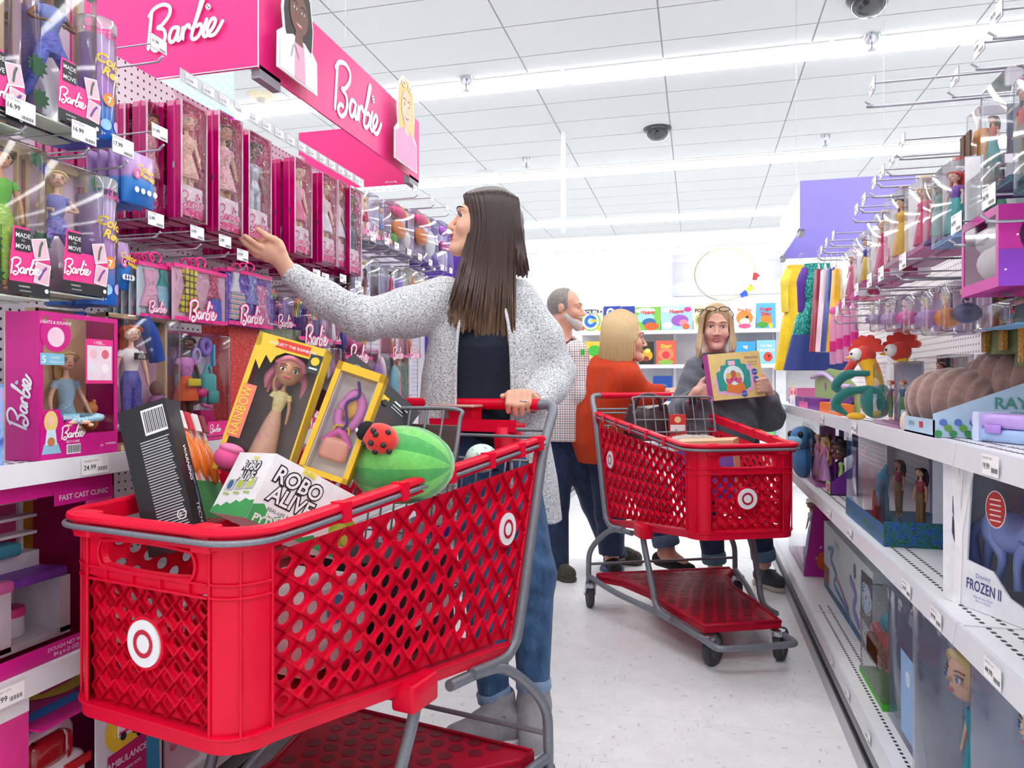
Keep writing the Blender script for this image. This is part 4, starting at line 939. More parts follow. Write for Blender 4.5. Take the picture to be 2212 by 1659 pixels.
H2.kit(mn, base, K('#4a5060', .2), K('#8d8680', .7), K('#c07a70', .5), lash=False, closed=0, gaze=-.003, lid=SK2)
F = Field(H2.c-.2, H2.c+.2, .006); F.ell(H2.w((0, .02, .032)), (.079, .100, .094), .02, H2.M); F.ell(H2.w((0, -.105, .06)), (.12, .095, .14), .01, H2.M, True); F.ell(H2.w((0, -.085, -.045)), (.12, .085, .06), .01, H2.M, True)
GH = cloth('grey_hair', [(.3, '#6b6663'), (.7, '#a8a39f')], 220, 2.0, .5, (1, 1, .3)); obj('hair', F.mesh('hair', GH, base, 1), mn)
F = Field(H2.c-.2, H2.c+.2, .005)
for x in (-1, 1): F.cap(H2.w((x*.050, -.012, -.050)), H2.w((x*.022, -.072, -.090)), .022, .027, .015)
F.ell(H2.w((0, -.080, -.1)), (.036, .030, .032), .015, H2.M); F.cap(H2.w((-.024, -.088, -.051)), H2.w((.024, -.088, -.051)), .0075, .0075, .01); F.ell(H2.w((0, -.10, -.064)), (.02, .014, .008), .005, H2.M, True)
obj('beard', F.mesh('beard', cloth('white_beard', [(.3, '#a9a39f'), (.7, '#e2dedb')], 240, 2.0, .6), base, 1), mn)
F = Field((.03, 4.0, .72), (.72, 4.75, 1.5), .007)
F.stack([(.785, .318, 4.36, .172, .18), (.95, .32, 4.36, .178, .19), (1.15, .318, 4.36, .172, .175), (1.3, .305, 4.36, .155, .15), (1.37, .30, 4.36, .12, .11), (1.41, .30, 4.36, .07, .07)], .03)
F.chain([sa, q3(1180, 850, 4.5)], [.085, .075], .03); F.chain([sb+[-.02, 0, 0], q3(1262, 850, 4.2), q3(1275, 885, 4.25)], [.08, .068, .055], .03)
F.cap(q3(1224, 735, 4.3), q3(1225, 690, 4.3), .055, .06, .008, True)
obj('checked_shirt', F.mesh('checked_shirt', SHIRT, base, 1), mn)
MB().tube(catmull([Vector(q3(1206, 737, 4.33)-bb), Vector(q3(1222, 744, 4.23)-bb), Vector(q3(1237, 734, 4.28)-bb)], 5), .014, K('#4a2f2c', .8), 8, flat=.5).build('collar', mn)
b = MB()
for px in (1256, 1261): p = Vector(q3(px, 768, 4.12)-bb); b.tube([p, p+Vector((.0, 0, .035))], .006, K('#3fbf2f', .4), 6)
b.build('pens', mn)
F = Field((0, 4.0, .05), (.85, 4.75, .95), .008)
F.chain([q3(1208, 945, 4.38), q3(1196, 1085, 4.34), q3(1203, 1232, 4.2)], [.125, .09, .07], .03); F.chain([q3(1240, 945, 4.38), q3(1288, 1085, 4.42), q3(1338, 1225, 4.5)], [.125, .09, .07], .03)
obj('trousers', F.mesh('trousers', DENIMD, base, 1), mn)
foot(mn, base, q3(1190, 1230, 4.28), q3(1228, 1245, 4.12), .047, SHOE, K('#4a453e', .7)); foot(mn, base, q3(1335, 1230, 4.55), q3(1372, 1235, 4.5), .047, SHOE, K('#4a453e', .7))
# ================ woman in orange leaning on the far cart
bs = q3(1330, 1230, 4.35); base = (bs[0], bs[1]); bb = np.array([base[0], base[1], 0])
ow = thing('person', 'blonde woman in an orange cardigan leaning on the far cart handle', 'person', cw(bs[0], bs[1], 0), YAW)
RUST = nodes_mat('rust_rib_knit', lambda nt, b: (lambda w: (nt.links.new(ramp(nt, w.outputs['Fac'], [(.2, '#b8330f'), (.8, '#dc4a1c')]), b.inputs['Base Color']), b.inputs['Roughness'].__setattr__('default_value', .9), bumpit(nt, b, w.outputs['Fac'], .5, .004)))(tex(nt, 'ShaderNodeTexWave', objco(nt, (1, .6, .25)), Scale=42.0, Distortion=.6)))
H3 = Head(q3(1350, 731, 4.22), 82, -3, 0, 1.1)
F = Field((.3, 3.75, .05), (1.15, 4.7, 1.62), .007)
sa, sb = q3(1312, 812, 4.33), q3(1352, 818, 4.13)
body_sdf(F, H3, q3(1330, 800, 4.24), (sa, sb), [[sa, q3(1385, 876, 4.36), q3(1440, 852, 4.24)], [sb, q3(1398, 872, 4.18), q3(1430, 850, 4.14), q3(1460, 846, 4.11)]], [[q3(1310, 985, 4.3), q3(1318, 1110, 4.3), q3(1322, 1230, 4.36)], [q3(1340, 985, 4.2), q3(1415, 1075, 4.0), q3(1440, 1185, 3.95)]])
F.stack([(.8, .56, 4.26, .12, .13), (1.18, .58, 4.24, .10, .10)], .03)
for i, px in enumerate((1452, 1459, 1466, 1472)): F.chain([q3(px-2, 848, 4.08+.005*i), q3(px+2, 856, 4.02+.005*i), q3(px+3, 872, 4.015+.005*i)], [.014, .012, .010], .006)
F.cap(q3(1450, 848, 4.10), q3(1470, 849, 4.10), .02, .02, .012)
for i in range(4): F.chain([q3(1438+i*6, 850, 4.22-.02*i), q3(1446+i*6, 856, 4.16-.02*i)], [.013, .010], .006)
obj('body', F.mesh('body', SK2, base, 1), ow)
H3.kit(ow, base, K('#4a5060', .2), K('#9a7a58', .7), K('#b56a62', .5), gaze=-.003, lid=SK2)
F = Field((.3, 3.7, .62), (1.1, 4.75, 1.45), .007)
F.stack([(.66, .49, 4.28, .10, .14), (.78, .51, 4.28, .165, .19), (.95, .54, 4.26, .19, .2), (1.1, .56, 4.25, .185, .18), (1.22, .58, 4.24, .165, .155), (1.29, .585, 4.24, .10, .10)], .04)
F.chain([sa, q3(1370, 870, 4.3)], [.085, .07], .04); F.chain([sb, q3(1388, 862, 4.19), q3(1424, 851, 4.145)], [.095, .082, .058], .04)
F.cap(q3(1424, 851, 4.145), q3(1450, 847, 4.12), .034, .034, .004, True)
obj('orange_cardigan', F.mesh('orange_cardigan', RUST, base, 1), ow)
F = Field((.3, 3.7, .1), (1.1, 4.75, .95), .008); F.chain([q3(1312, 985, 4.3), q3(1318, 1110, 4.3), q3(1322, 1236, 4.36)], [.12, .09, .068], .03); F.chain([q3(1335, 985, 4.2), q3(1412, 1075, 4.0), q3(1437, 1160, 3.96)], [.12, .09, .068], .03)
obj('jeans', F.mesh('jeans', DENIMD, base, 1), ow)
b = MB()
for p, q in ((q3(1322, 1222, 4.36), q3(1322, 1246, 4.36)), (q3(1434, 1152, 3.96), q3(1440, 1178, 3.955))):
    p, q = Vector(p-bb), Vector(q-bb); b = MB(); b.tube([p, p.lerp(q, .15), p.lerp(q, .85), q], [.066, .074, .075, .07], K('#566a88', .8), 16); b.build('cuff', ow)
BLK = K('#15151a', .75)
hh, tt = q3(1424, 1207, 3.97), q3(1492, 1226, 3.90); F = Field(np.minimum(hh, tt)-.1, np.maximum(hh, tt)+.12, .005); F.chain([hh+[0, 0, .0], (hh+tt)/2+[0, 0, -.002], tt+[0, 0, -.005]], [.04, .038, .026], .015); F.ell((hh*.6+tt*.4)+[0, 0, .05], (.06, .06, .035), .006, None, True); obj('flat_shoe', F.mesh('flat_shoe', BLK, base, 1), ow)
F = Field(q3(1424, 1207, 3.97)-.12, q3(1492, 1226, 3.90)+.15, .006); F.chain([q3(1440, 1178, 3.96), q3(1438, 1195, 3.95), q3(1478, 1218, 3.915)], [.045, .042, .026], .02); obj('foot', F.mesh('foot', SK2, base, 1), ow)
foot(ow, base, q3(1318, 1240, 4.4), q3(1330, 1250, 4.26), .042, BLK, None, nm='flat_shoe')
HBn = hairmat('blonde_bob', '#c9a876', '#d6b98a', '#b89468', 1.15, 1.55)
F = Field(H3.c-.2, H3.c+.2, .007); F.ell(H3.w((0, .022, .034)), (.092, .108, .1), .02, H3.M); F.cap(H3.w((0, .05, 0)), H3.w((0, .06, -.13)), .09, .08, .03); F.ell(H3.w((0, -.115, -.045)), (.14, .085, .085), .008, H3.M, True); obj('hair_cap', F.mesh('hair_cap', HBn, base, 1), ow)
b = MB()
for i in range(150):
    u = (i+rng.random())/150; x0 = 1306+70*u; xm = 1300+72*u; d1 = 4.22-.118*math.sin(math.pi*(.1+.8*u))**.6
    ex = 1292+84*u+rng.uniform(-3, 3); ey = np.interp(u, [0, .5, .75, .9, 1], [775, 792, 800, 770, 700])+rng.uniform(-8, 4)
    strand(b, [p-bb for p in [q3(x0, 684-15*math.sin(math.pi*u), 4.2), q3(xm+6*u, 705, d1+.02), q3(xm+4*u, 735, d1), q3(ex, ey, d1+.01)]], .011, HBn, .6, seg=4)
b.build('hair', ow)
# ================ woman in the grey sweater reading a box
bs = q3(1590, 1250, 3.95); base = (bs[0], bs[1]); bb = np.array([base[0], base[1], 0])
gwm = thing('person', 'woman in a grey sweater with glasses on her head holding a toy box', 'person', cw(bs[0], bs[1], 0), YAW)
H4 = Head(q3(1547, 707, 3.92), -13, -7, 2, 1.02)
sa, sb = q3(1492, 832, 3.98), q3(1618, 832, 3.98)
hL, hR = q3(1506, 846, 3.80), q3(1655, 832, 3.80)
F = Field((.8, 3.55, .06), (1.55, 4.3, 1.62), .006)
body_sdf(F, H4, q3(1550, 808, 3.97), (sa, sb), [[sa, q3(1468, 905, 3.98), q3(1490, 865, 3.83)], [sb, q3(1664, 905, 3.98), q3(1664, 855, 3.84)]], [[q3(1535, 960, 3.98), q3(1530, 1080, 3.95), q3(1545, 1225, 4.02)], [q3(1590, 960, 3.98), q3(1630, 1080, 3.92), q3(1650, 1215, 3.98)]])
F.stack([(.8, 1.14, 3.98, .13, .11), (1.18, 1.12, 3.98, .12, .08)], .03)
F.cap(q3(1492, 862, 3.83), hL, .026, .026, .012); F.cap(hL, q3(1518, 840, 3.79), .026, .022, .012)
for i in range(4): F.chain([q3(1515, 833+i*8, 3.79), q3(1530, 834+i*8, 3.765), q3(1541-i*2, 836+i*8, 3.748)], [.013, .0115, .009], .005)
F.chain([q3(1508, 838, 3.8), q3(1518, 822, 3.79), q3(1526, 815, 3.785)], [.014, .012, .009], .006)
F.cap(q3(1664, 858, 3.84), hR, .026, .026, .012)
for i in range(4): F.chain([q3(1656, 820+i*8, 3.79), q3(1644, 820+i*8, 3.745), q3(1635+i, 822+i*8, 3.735)], [.013, .0115, .009], .005)
F.chain([q3(1655, 825, 3.80), q3(1650, 812, 3.79), q3(1645, 805, 3.80)], [.014, .012, .009], .006)
SK3 = skin('skin_pale', '#dba48f', '#ebbba8'); obj('body', F.mesh('body', SK3, base, 1), gwm)
T4 = H4.kit(gwm, base, K('#3a3230', .2), K('#6b4d3c', .7), K('#b8636a', .5), lid=SK3)
F = Field((.78, 3.55, .7), (1.6, 4.35, 1.42), .006)
F.stack([(.80, 1.145, 3.98, .185, .17), (.90, 1.14, 3.98, .2, .18), (1.05, 1.13, 3.98, .195, .17), (1.18, 1.12, 3.98, .185, .15), (1.25, 1.12, 3.98, .16, .12), (1.29, 1.118, 3.98, .09, .08)], .03)
F.chain([sa+[.02, 0, .0], q3(1470, 900, 3.97), q3(1492, 866, 3.84)], [.085, .08, .052], .03); F.chain([sb+[-.02, 0, .0], q3(1662, 900, 3.97), q3(1664, 862, 3.85)], [.085, .078, .05], .03)
F.ell(q3(1548, 793, 3.88), (.08, .08, .036), .01, None, True)
F.cap(q3(1500, 852, 3.80), q3(1494, 862, 3.835), .031, .031, .004, True)
SWT = cloth('grey_sweater', [(.3, '#5f6570'), (.7, '#747a85')], 60, 3.0, .2); obj('sweater', F.mesh('sweater', SWT, base, 1, lambda V: V+np.stack([0*V[:, 0], .006*np.sin(V[:, 0]*50+V[:, 2]*70), 0*V[:, 0]], 1)), gwm)
F = Field((.8, 3.6, .1), (1.6, 4.3, .95), .008); F.chain([q3(1535, 960, 3.98), q3(1528, 1080, 3.95), q3(1540, 1190, 4.0)], [.13, .085, .062], .03); F.chain([q3(1588, 960, 3.98), q3(1625, 1080, 3.92), q3(1646, 1185, 3.96)], [.13, .085, .062], .03)
obj('jeans', F.mesh('jeans', DENIMD, base, 1), gwm)
b = MB()
for p, q in ((q3(1541, 1190, 4.0), q3(1543, 1216, 4.0)), (q3(1646, 1182, 3.96), q3(1650, 1208, 3.965))):
    p, q = Vector(p-bb), Vector(q-bb); b = MB(); b.tube([p, p.lerp(q, .15), p.lerp(q, .85), q], [.058, .066, .067, .062], K('#5c7695', .8), 16); b.build('cuff', gwm)
CHAR = cloth('charcoal_canvas', [(.3, '#33353c'), (.7, '#494c54')], 60)
for hl, te in ((q3(1545, 1245, 4.08), q3(1556, 1265, 3.93)), (q3(1645, 1245, 4.04), q3(1682, 1262, 3.92))):
    o = foot(gwm, base, hl, te, .047, CHAR, K('#cfc8bd', .7), .022, low=False)
    m = (np.array(hl)+np.array(te))/2*[1, 1, 0]+[0, 0, .10]-bb; MB().tube([Vector(m)+Vector((-.03, .01, -.01)), Vector(m)+Vector((0, -.005, .0)), Vector(m)+Vector((.035, .01, -.008))], .006, BLACK, 6).build('shoelace', o)
HB4 = hairmat('blonde_lob', '#a98a62', '#c2a57c', '#dcc49c', 1.2, 1.55)
F = Field(H4.c-.2, H4.c+.2, .006); F.ell(H4.w((0, .022, .036)), (.083, .104, .098), .02, H4.M); F.ell(H4.w((0, -.12, -.03)), (.071, .088, .132), .008, H4.M, True); F.cap(H4.w((0, .05, -.02)), H4.w((0, .06, -.12)), .08, .06, .03); obj('hair_cap', F.mesh('hair_cap', HB4, base, 1), gwm)
b = MB()
for i in range(110):
    s = -1 if i % 2 else 1; u = rng.random(); dd = 3.87+.09*u
    top = (1547+s*6, 664-2*u); P = [q3(top[0], top[1], dd+.01), q3(1547+s*(25+6*u), 678, dd-.015), q3(1547+s*(31+5*u), 712, dd-.01), q3(1547+s*(34+6*u)+rng.uniform(-3, 3), 745+rng.uniform(0, 8), dd-.04), q3(1545+s*(30+9*rng.random()), 766+rng.uniform(-10, 8), dd-.03)]
    strand(b, [p-bb for p in P], .008, HB4, .7, seg=4)
b.build('hair', gwm)
g = MB()
for x in (-1, 1):
    g.tube([T4 @ Vector((x*.033+.027*math.cos(a), -.075-.02*math.sin(a), .098+.012*math.sin(a))) for a in np.linspace(0, 6.28, 15)[:-1]], .0025, BLACK, 6, closed=True); g.tube([T4 @ Vector((x*.06, -.075, .10)), T4 @ Vector((x*.085, .0, .07)), T4 @ Vector((x*.083, .05, .02))], .0022, BLACK, 5)
    g.add([T4 @ Vector((x*.033+.026*math.cos(a), -.075-.02*math.sin(a), .098+.012*math.sin(a))) for a in np.linspace(0, 6.28, 15)[:-1]], [tuple(range(14))], clear('lens', gloss=.5))
g.tube([T4 @ Vector((-.007, -.078, .10)), T4 @ Vector((.007, -.078, .10))], .002, BLACK, 5); go = g.build('glasses', gwm)
w = Vector(q3(1492, 866, 3.82)-bb); MB().tube([w+Vector((.03*math.cos(a), .03*math.sin(a), .006*math.cos(a))) for a in np.linspace(0, 6.28, 13)[:-1]], .008, K('#b85f6a', .5), 6, closed=True).box(w.x-.018, w.y-.04, w.z-.018, w.x+.018, w.y-.03, w.z+.018, BLACK).build('watch', gwm)
# the box she holds
hb = thing('toy_box', 'yellow and pink toy box with a teal castle, held by the woman in grey', 'box', cw(*q3(1591, 860, 3.74)[:2], 0), YAW)
cx = q3(1591, 811, 3.74); hb.location = cw(cx[0], cx[1], cx[2]); hb.rotation_euler = (R(-8), R(-4.5), YAW+R(14))
w, h = .30, .24; YG = K('#e8cd84', .5)
MB().box(-w/2, 0, -h/2, w/2, .05, h/2, K('#b84aa0', .45)).box(-w/2+.002, -.0005, -h/2, w/2, .0, h/2, YG).build('carton', hb)
p = MB(); TL, PK2, ORG, BLU = K('#2f9c94', .5), K('#e7b8dc', .5), K('#e8823a', .5), K('#3f57b8', .5)
p.poly([(-.12, -.09), (.0, -.105), (.09, -.08), (.11, .02), (.08, .06), (-.09, .05), (-.13, -.02)], -.0008, PK2)
p.poly([(-.11, -.075), (-.115, .02), (-.09, .03), (-.085, .055), (-.055, .06), (-.05, .085), (.03, .085), (.035, .06), (.06, .055), (.065, .03), (.078, .02), (.075, -.06), (.05, -.075)], -.0014, TL)
p.disc(-.018, -.005, .058, -.0018, K('#d8f0ee', .4)); p.rect(-.04, .055, .0, .078, -.0018, K('#f0bcd8', .5)); p.poly([(-.07, -.08), (-.06, -.035), (-.018, -.05), (.03, -.035), (.045, -.08), (.0, -.095)], -.0022, ORG)
for x, z, cc in ((-.045, .0, '#e8b85a'), (-.018, .012, '#b46a4a'), (.008, .0, '#d8a85a')): p.disc(x, z, .016, -.002, K(cc, .5)); p.disc(x, z-.022, .02, -.0019, K('#d85a8a', .5))
for x, z in ((.105, .012), (.108, -.028), (.03, -.097)): p.disc(x, z, .017, -.0026, BLU); p.text('SOUND', x, z-.003, .009, WHITE, -.003)
p.text('PRINCESS', .098, .082, .018, K('#a8507a', .5), -.002, bold=.01); p.text('Sing Along', .1, .062, .012, K('#a8507a', .5), -.002); p.text('Adventure', .1, .048, .012, K('#a8507a', .5), -.002)
p.build('print', hb)
# ---------------------------------------------------------------- dolls and packages (front faces -y, base at the origin)
SKIN = {'fair': K('#f2c6a6', .5), 'tan': K('#d9a07a', .5), 'brown': K('#8a5a40', .5), 'dark': K('#5e3b2c', .5)}
HAIRC = {'blonde': '#ecd08c', 'platinum': '#f1e0b4', 'brown': '#5a3826', 'black': '#221a1c', 'red': '#b8501f', 'ginger': '#d8541e', 'scarlet': '#d42a2a', 'pink': '#f08ca0', 'purple': '#a05ab8'}
def prints(name, bg, cols, scale=40, kind='dots'):
    def fn(nt, b):
        v = tex(nt, 'ShaderNodeTexVoronoi' if kind == 'dots' else 'ShaderNodeTexNoise', objco(nt), Scale=float(scale))
        c = ramp(nt, v.outputs[1] if kind == 'dots' else v.outputs['Fac'], [(i/len(cols), cc) for i, cc in enumerate(cols)], 'CONSTANT')
        if kind == 'dots':
            st = [(0, cols[0]), (.28, bg)] ; c = ramp(nt, v.outputs['Distance'], st, 'CONSTANT')
        nt.links.new(c, b.inputs['Base Color']); b.inputs['Roughness'].default_value = .6
    return nodes_mat(name, fn)
def swirl(name, cols, scale=60):
    def fn(nt, b):
        v = tex(nt, 'ShaderNodeTexNoise', objco(nt), Scale=float(scale), Detail=2.0, Distortion=1.5); n = len(cols)
        c = ramp(nt, v.outputs['Fac'], [(.3+.4*i/max(1, n-1), cc) for i, cc in enumerate(cols)]); nt.links.new(c, b.inputs['Base Color']); b.inputs['Roughness'].default_value = .5
    return nodes_mat(name, fn)
_DOLL = {}
def doll_mesh(key, skn='fair', hair='blonde', style='long', top='#8d9ad6', bottom=('trousers', '#6a5ac8'), pose='stand', head=1.0, bun=False):
    if key in _DOLL: return _DOLL[key]
    s = SKIN[skn]; b = MB(); n = 10
    def ring(z, rx, ry, y=0): return [(rx*math.cos(2*math.pi*k/n), y+ry*math.sin(2*math.pi*k/n), z) for k in range(n)]
    b.loft([ring(.46, .035, .03), ring(.50, .056, .04), ring(.56, .045, .033), ring(.61, .034, .027), ring(.68, .046, .036, -.004), ring(.71, .048, .038, -.006), ring(.755, .05, .027), ring(.785, .035, .02), ring(.80, .0155, .015), ring(.86, .014, .014)], s)
    sit = pose == 'sit'
    for x in (-1, 1):
        if sit: L = [(x*.028, 0, .50), (x*.13, -.11, .50), (x*-.02, -.15, .475), (x*-.06, -.15, .47)]
        elif pose == 'lunge': L = [(x*.028, 0, .50), (x*.085, -.03, .28), (x*(.06 if x > 0 else .12), .01, .05)]
        else: L = [(x*.026, 0, .50), (x*.026, -.004, .27), (x*.024, .004, .045)]
        m = catmull(L, 5); b.tube(m, [.029-.017*i/(len(m)-1) for i in range(len(m))], s, 8)
        e = L[-1]; b.ell((e[0], e[1]-.012, e[2]-.02), (.012, .026, .013), s, 8, 5)
        A = {'stand': [(x*.05, 0, .762), (x*.082, 0, .63), (x*.088, -.02, .5)], 'sit': [(x*.05, 0, .762), (x*.085, -.01, .64), (x*.10, -.07, .53)], 'lunge': [(x*.05, 0, .762), (x*.10, -.02, .66), (x*.03, -.06, .65)],
             'up': [(x*.05, 0, .762), (x*.08, -.01, .64 if x > 0 else .85), (x*(.09 if x > 0 else .07), -.02, .52 if x > 0 else .99)]}.get(pose)
        m = catmull(A, 5); b.tube(m, [.0165-.008*i/(len(m)-1) for i in range(len(m))], s, 8); e = A[-1]; b.ell((e[0], e[1]-.006, e[2]-.01 if pose != 'up' else e[2]), (.008, .008, .018), s, 6, 5)
    hz = .855+.045*head; hr = .05*head
    b.ell((0, -.003, hz+.01*head), (hr*.82, hr*.88, hr*1.02), s, 14, 10); b.ell((0, -hr*.25, hz-hr*.45), (hr*.6, hr*.6, hr*.55), s, 12, 8); b.ell((0, -hr*.93, hz-.008), (hr*.08, hr*.14, hr*.1), s, 6, 5)
    for x in (-1, 1):
        b.ell((x*hr*.36, -hr*.80, hz+.004), (hr*.17, hr*.08, hr*.12 if head < 1.3 else hr*.16), WHITE, 8, 6); b.ell((x*hr*.36, -hr*.855, hz+.004), (hr*.09, hr*.05, hr*.1 if head < 1.3 else hr*.13), K('#3a6a9c' if skn == 'fair' else '#4a3020', .3), 8, 6)
        b.tube([(x*hr*.17, -hr*.85, hz+hr*.15), (x*hr*.36, -hr*.88, hz+hr*.22), (x*hr*.56, -hr*.74, hz+hr*.14)], hr*.028, BLACK, 4)
        b.tube([(x*hr*.17, -hr*.86, hz+hr*.33), (x*hr*.36, -hr*.84, hz+hr*.40), (x*hr*.58, -hr*.70, hz+hr*.33)], hr*.03, K('#5a3a24', .7), 4)
    b.ell((0, -hr*.88, hz-hr*.50), (hr*.22, hr*.08, hr*.075), K('#d0506e', .4), 8, 5)
    body = b.mesh('doll')
    hm = K(HAIRC.get(hair, hair), .4, var=.25, scale=260, bump=.4); h = MB()
    h.ell((0, hr*.18, hz+hr*.30), (hr*.98, hr*1.0, hr*.98), hm, 14, 10); h.tube(catmull([(-hr*.8, -hr*.35, hz+hr*.45), (-hr*.2, -hr*.72, hz+hr*.95), (hr*.5, -hr*.6, hz+hr*.8), (hr*.85, -hr*.3, hz+hr*.3)], 4), hr*.2, hm, 6)
    if style in ('long', 'pony', 'side'):
        rr = random.Random(hash(key) % 999)
        for k in range(16 if style == 'long' else 12):
            a = (k/15-.5)*2.6 if style == 'long' else rr.uniform(-.4, .4)
            bx = math.sin(a)*hr*.9; by = hr*.3+math.cos(a)*hr*.55
            if style == 'side': bx += hr*.7; by -= hr*.3
            zz = hz-.16-rr.uniform(0, .06)
            h.tube(catmull([(bx*.7, by*.6, hz+hr*.6), (bx*1.08, by, hz-hr*.2), (bx*1.25, by+.004, hz-.09), (bx*1.2+rr.uniform(-.01, .01), by, zz)], 4), [hr*.26]*7+[hr*.25, hr*.24, hr*.22, hr*.19, hr*.14, hr*.08], hm, 6)
    if style == 'curly':
        rr = random.Random(3)
        for k in range(40):
            a = rr.uniform(0, 6.28); zt = rr.uniform(-.2, 1.3); q = math.sqrt(max(.1, 1-(zt-.4)**2*.6)); y = math.sin(a)*hr*q
            if y < -hr*.3 and zt < .7: continue
            h.ell((math.cos(a)*hr*q, y+hr*.2, hz+hr*zt*.9), (hr*.3,)*3, hm, 6, 5)
    if bun: h.ell((0, hr*.2, hz+hr*1.35), (hr*.42,)*3, hm, 10, 7)
    parts = [('hair', h.mesh('hair'))]
    o = MB(); tmat = top if not isinstance(top, str) else K(top, .6)
    o.loft([ring(.585, .037, .03), ring(.61, .037, .03), ring(.68, .049, .0395, -.004), ring(.715, .051, .041, -.006), ring(.757, .053, .03), ring(.782, .04, .024)], tmat)
    for x in (-1, 1): o.tube([(x*.046, 0, .765), (x*.066, 0, .715)], [.022, .02], tmat, 8)
    parts.append(('top', o.mesh('top')))
    kind, bc = bottom; bm = bc if not isinstance(bc, str) else K(bc, .55); o = MB()
    if kind == 'trousers':
        o.loft([ring(.455, .045, .036), ring(.50, .06, .044), ring(.56, .049, .037), ring(.60, .038, .031)], bm)
        for x in (-1, 1):
            if sit: L = [(x*.028, 0, .50), (x*.13, -.11, .50), (x*-.01, -.15, .478)]
            elif pose == 'lunge': L = [(x*.028, 0, .50), (x*.085, -.03, .28), (x*(.068 if x > 0 else .115), .004, .11)]
            else: L = [(x*.026, 0, .50), (x*.027, -.004, .27), (x*.025, .002, .09)]
            m = catmull(L, 5); o.tube(m, [.034-.013*i/(len(m)-1) for i in range(len(m))], bm, 8)
    elif kind == 'gown':
        o.loft([ring(.60, .037, .03), ring(.5, .06, .048), ring(.3, .085, .07), ring(.06, .11, .09)], bm)
    else:
        o.loft([ring(.60, .038, .031), ring(.50, .064, .05), ring(.40, .082, .064), ring(.36, .085, .066)], bm)
    parts.append((kind, o.mesh(kind)))
    _DOLL[key] = (body, parts); return _DOLL[key]
def add_doll(parent, key, x=0, y=.03, z=.01, H=.27, rz=0, wide=1.15, **kw):
    body, parts = doll_mesh(key, **kw); o = obj('doll', body, parent, (x, y, z), rz); o.scale = (H*wide, H*wide, H)
    for nm, me in parts: obj(nm, me, o)
    return o
def slot(side, px0, px1, pt, pb, X, z0=None):
    y0, zt = onX(px0, pt, X); y1, _ = onX(px1, pt, X); zb = onX(px0, pb, X)[1] if z0 is None else z0
    return abs(y1-y0), zt-zb, Vector((X, (y0+y1)/2, zb)), side*-math.pi/2
GREEN = K('#3f8a4a', .5); BEIGE = K('#e3c79c', .55); MAG = K('#d4127e', .4); HPINK = K('#ef2b8f', .42); BLK2 = K('#1b1b20', .45); GLEAF = K('#2f6b3f', .5)
def monstera(mb, x, z, r, y=-.0012, rot=0, mat=None):
    pts = []
    for k in range(22):
        a = 2*math.pi*k/22; q = r*(1 if k % 2 else .68)*(.8+.2*math.cos(a)); pts.append((x+q*math.cos(a+R(rot)), z+q*math.sin(a+R(rot))))
    mb.poly(pts, y, mat or GLEAF)
def barcode(mb, x, z, w, h, y=-.001, mat=None):
    k = 0; xx = x
    mb.rect(x-w*.08, z-h*.12, x+w*1.08, z+h*1.1, y+.0003, WHITE)
    while xx < x+w:
        ww = w*(.012+.02*((k*7) % 3)); mb.rect(xx, z, xx+ww, z+h, y, mat or BLK2); xx += ww+w*(.015+.012*((k*5) % 3)); k += 1
def window_box(t, w, h, d, side, back, win=(.06, .12), top_open=False, frame=None, clear_sides=False, front=None):
    b = MB(); e = .0025
    b.box(-w/2, d-e, 0, w/2, d, h, back); b.box(-w/2, 0, 0, w/2, d-e, e, side)
    if not clear_sides:
        b.box(-w/2, 0, e, -w/2+e, d-e, h-e, side); b.box(w/2-e, 0, e, w/2, d-e, h-e, side)
        if not top_open: b.box(-w/2, 0, h-e, w/2, d-e, h, side)
    f = frame or side; a, c = win[0]*w, win[1]*h
    b.box(-w/2+e, 0, e, w/2-e, e, c, f); b.box(-w/2+e, 0, h-a-e, w/2-e, e, h-e, f); b.box(-w/2+e, 0, c, -w/2+a, e, h-a-e, f); b.box(w/2-a, 0, c, w/2-e, e, h-a-e, f)
    b.build('carton', t); c_ = MB()
    c_.rect(-w/2+a, c, w/2-a, h-a-e, .001, CLEAR)
    if clear_sides: c_.box(-w/2, .0, e, w/2, d-e, h, CLEAR)
    c_.build('plastic_window', t)
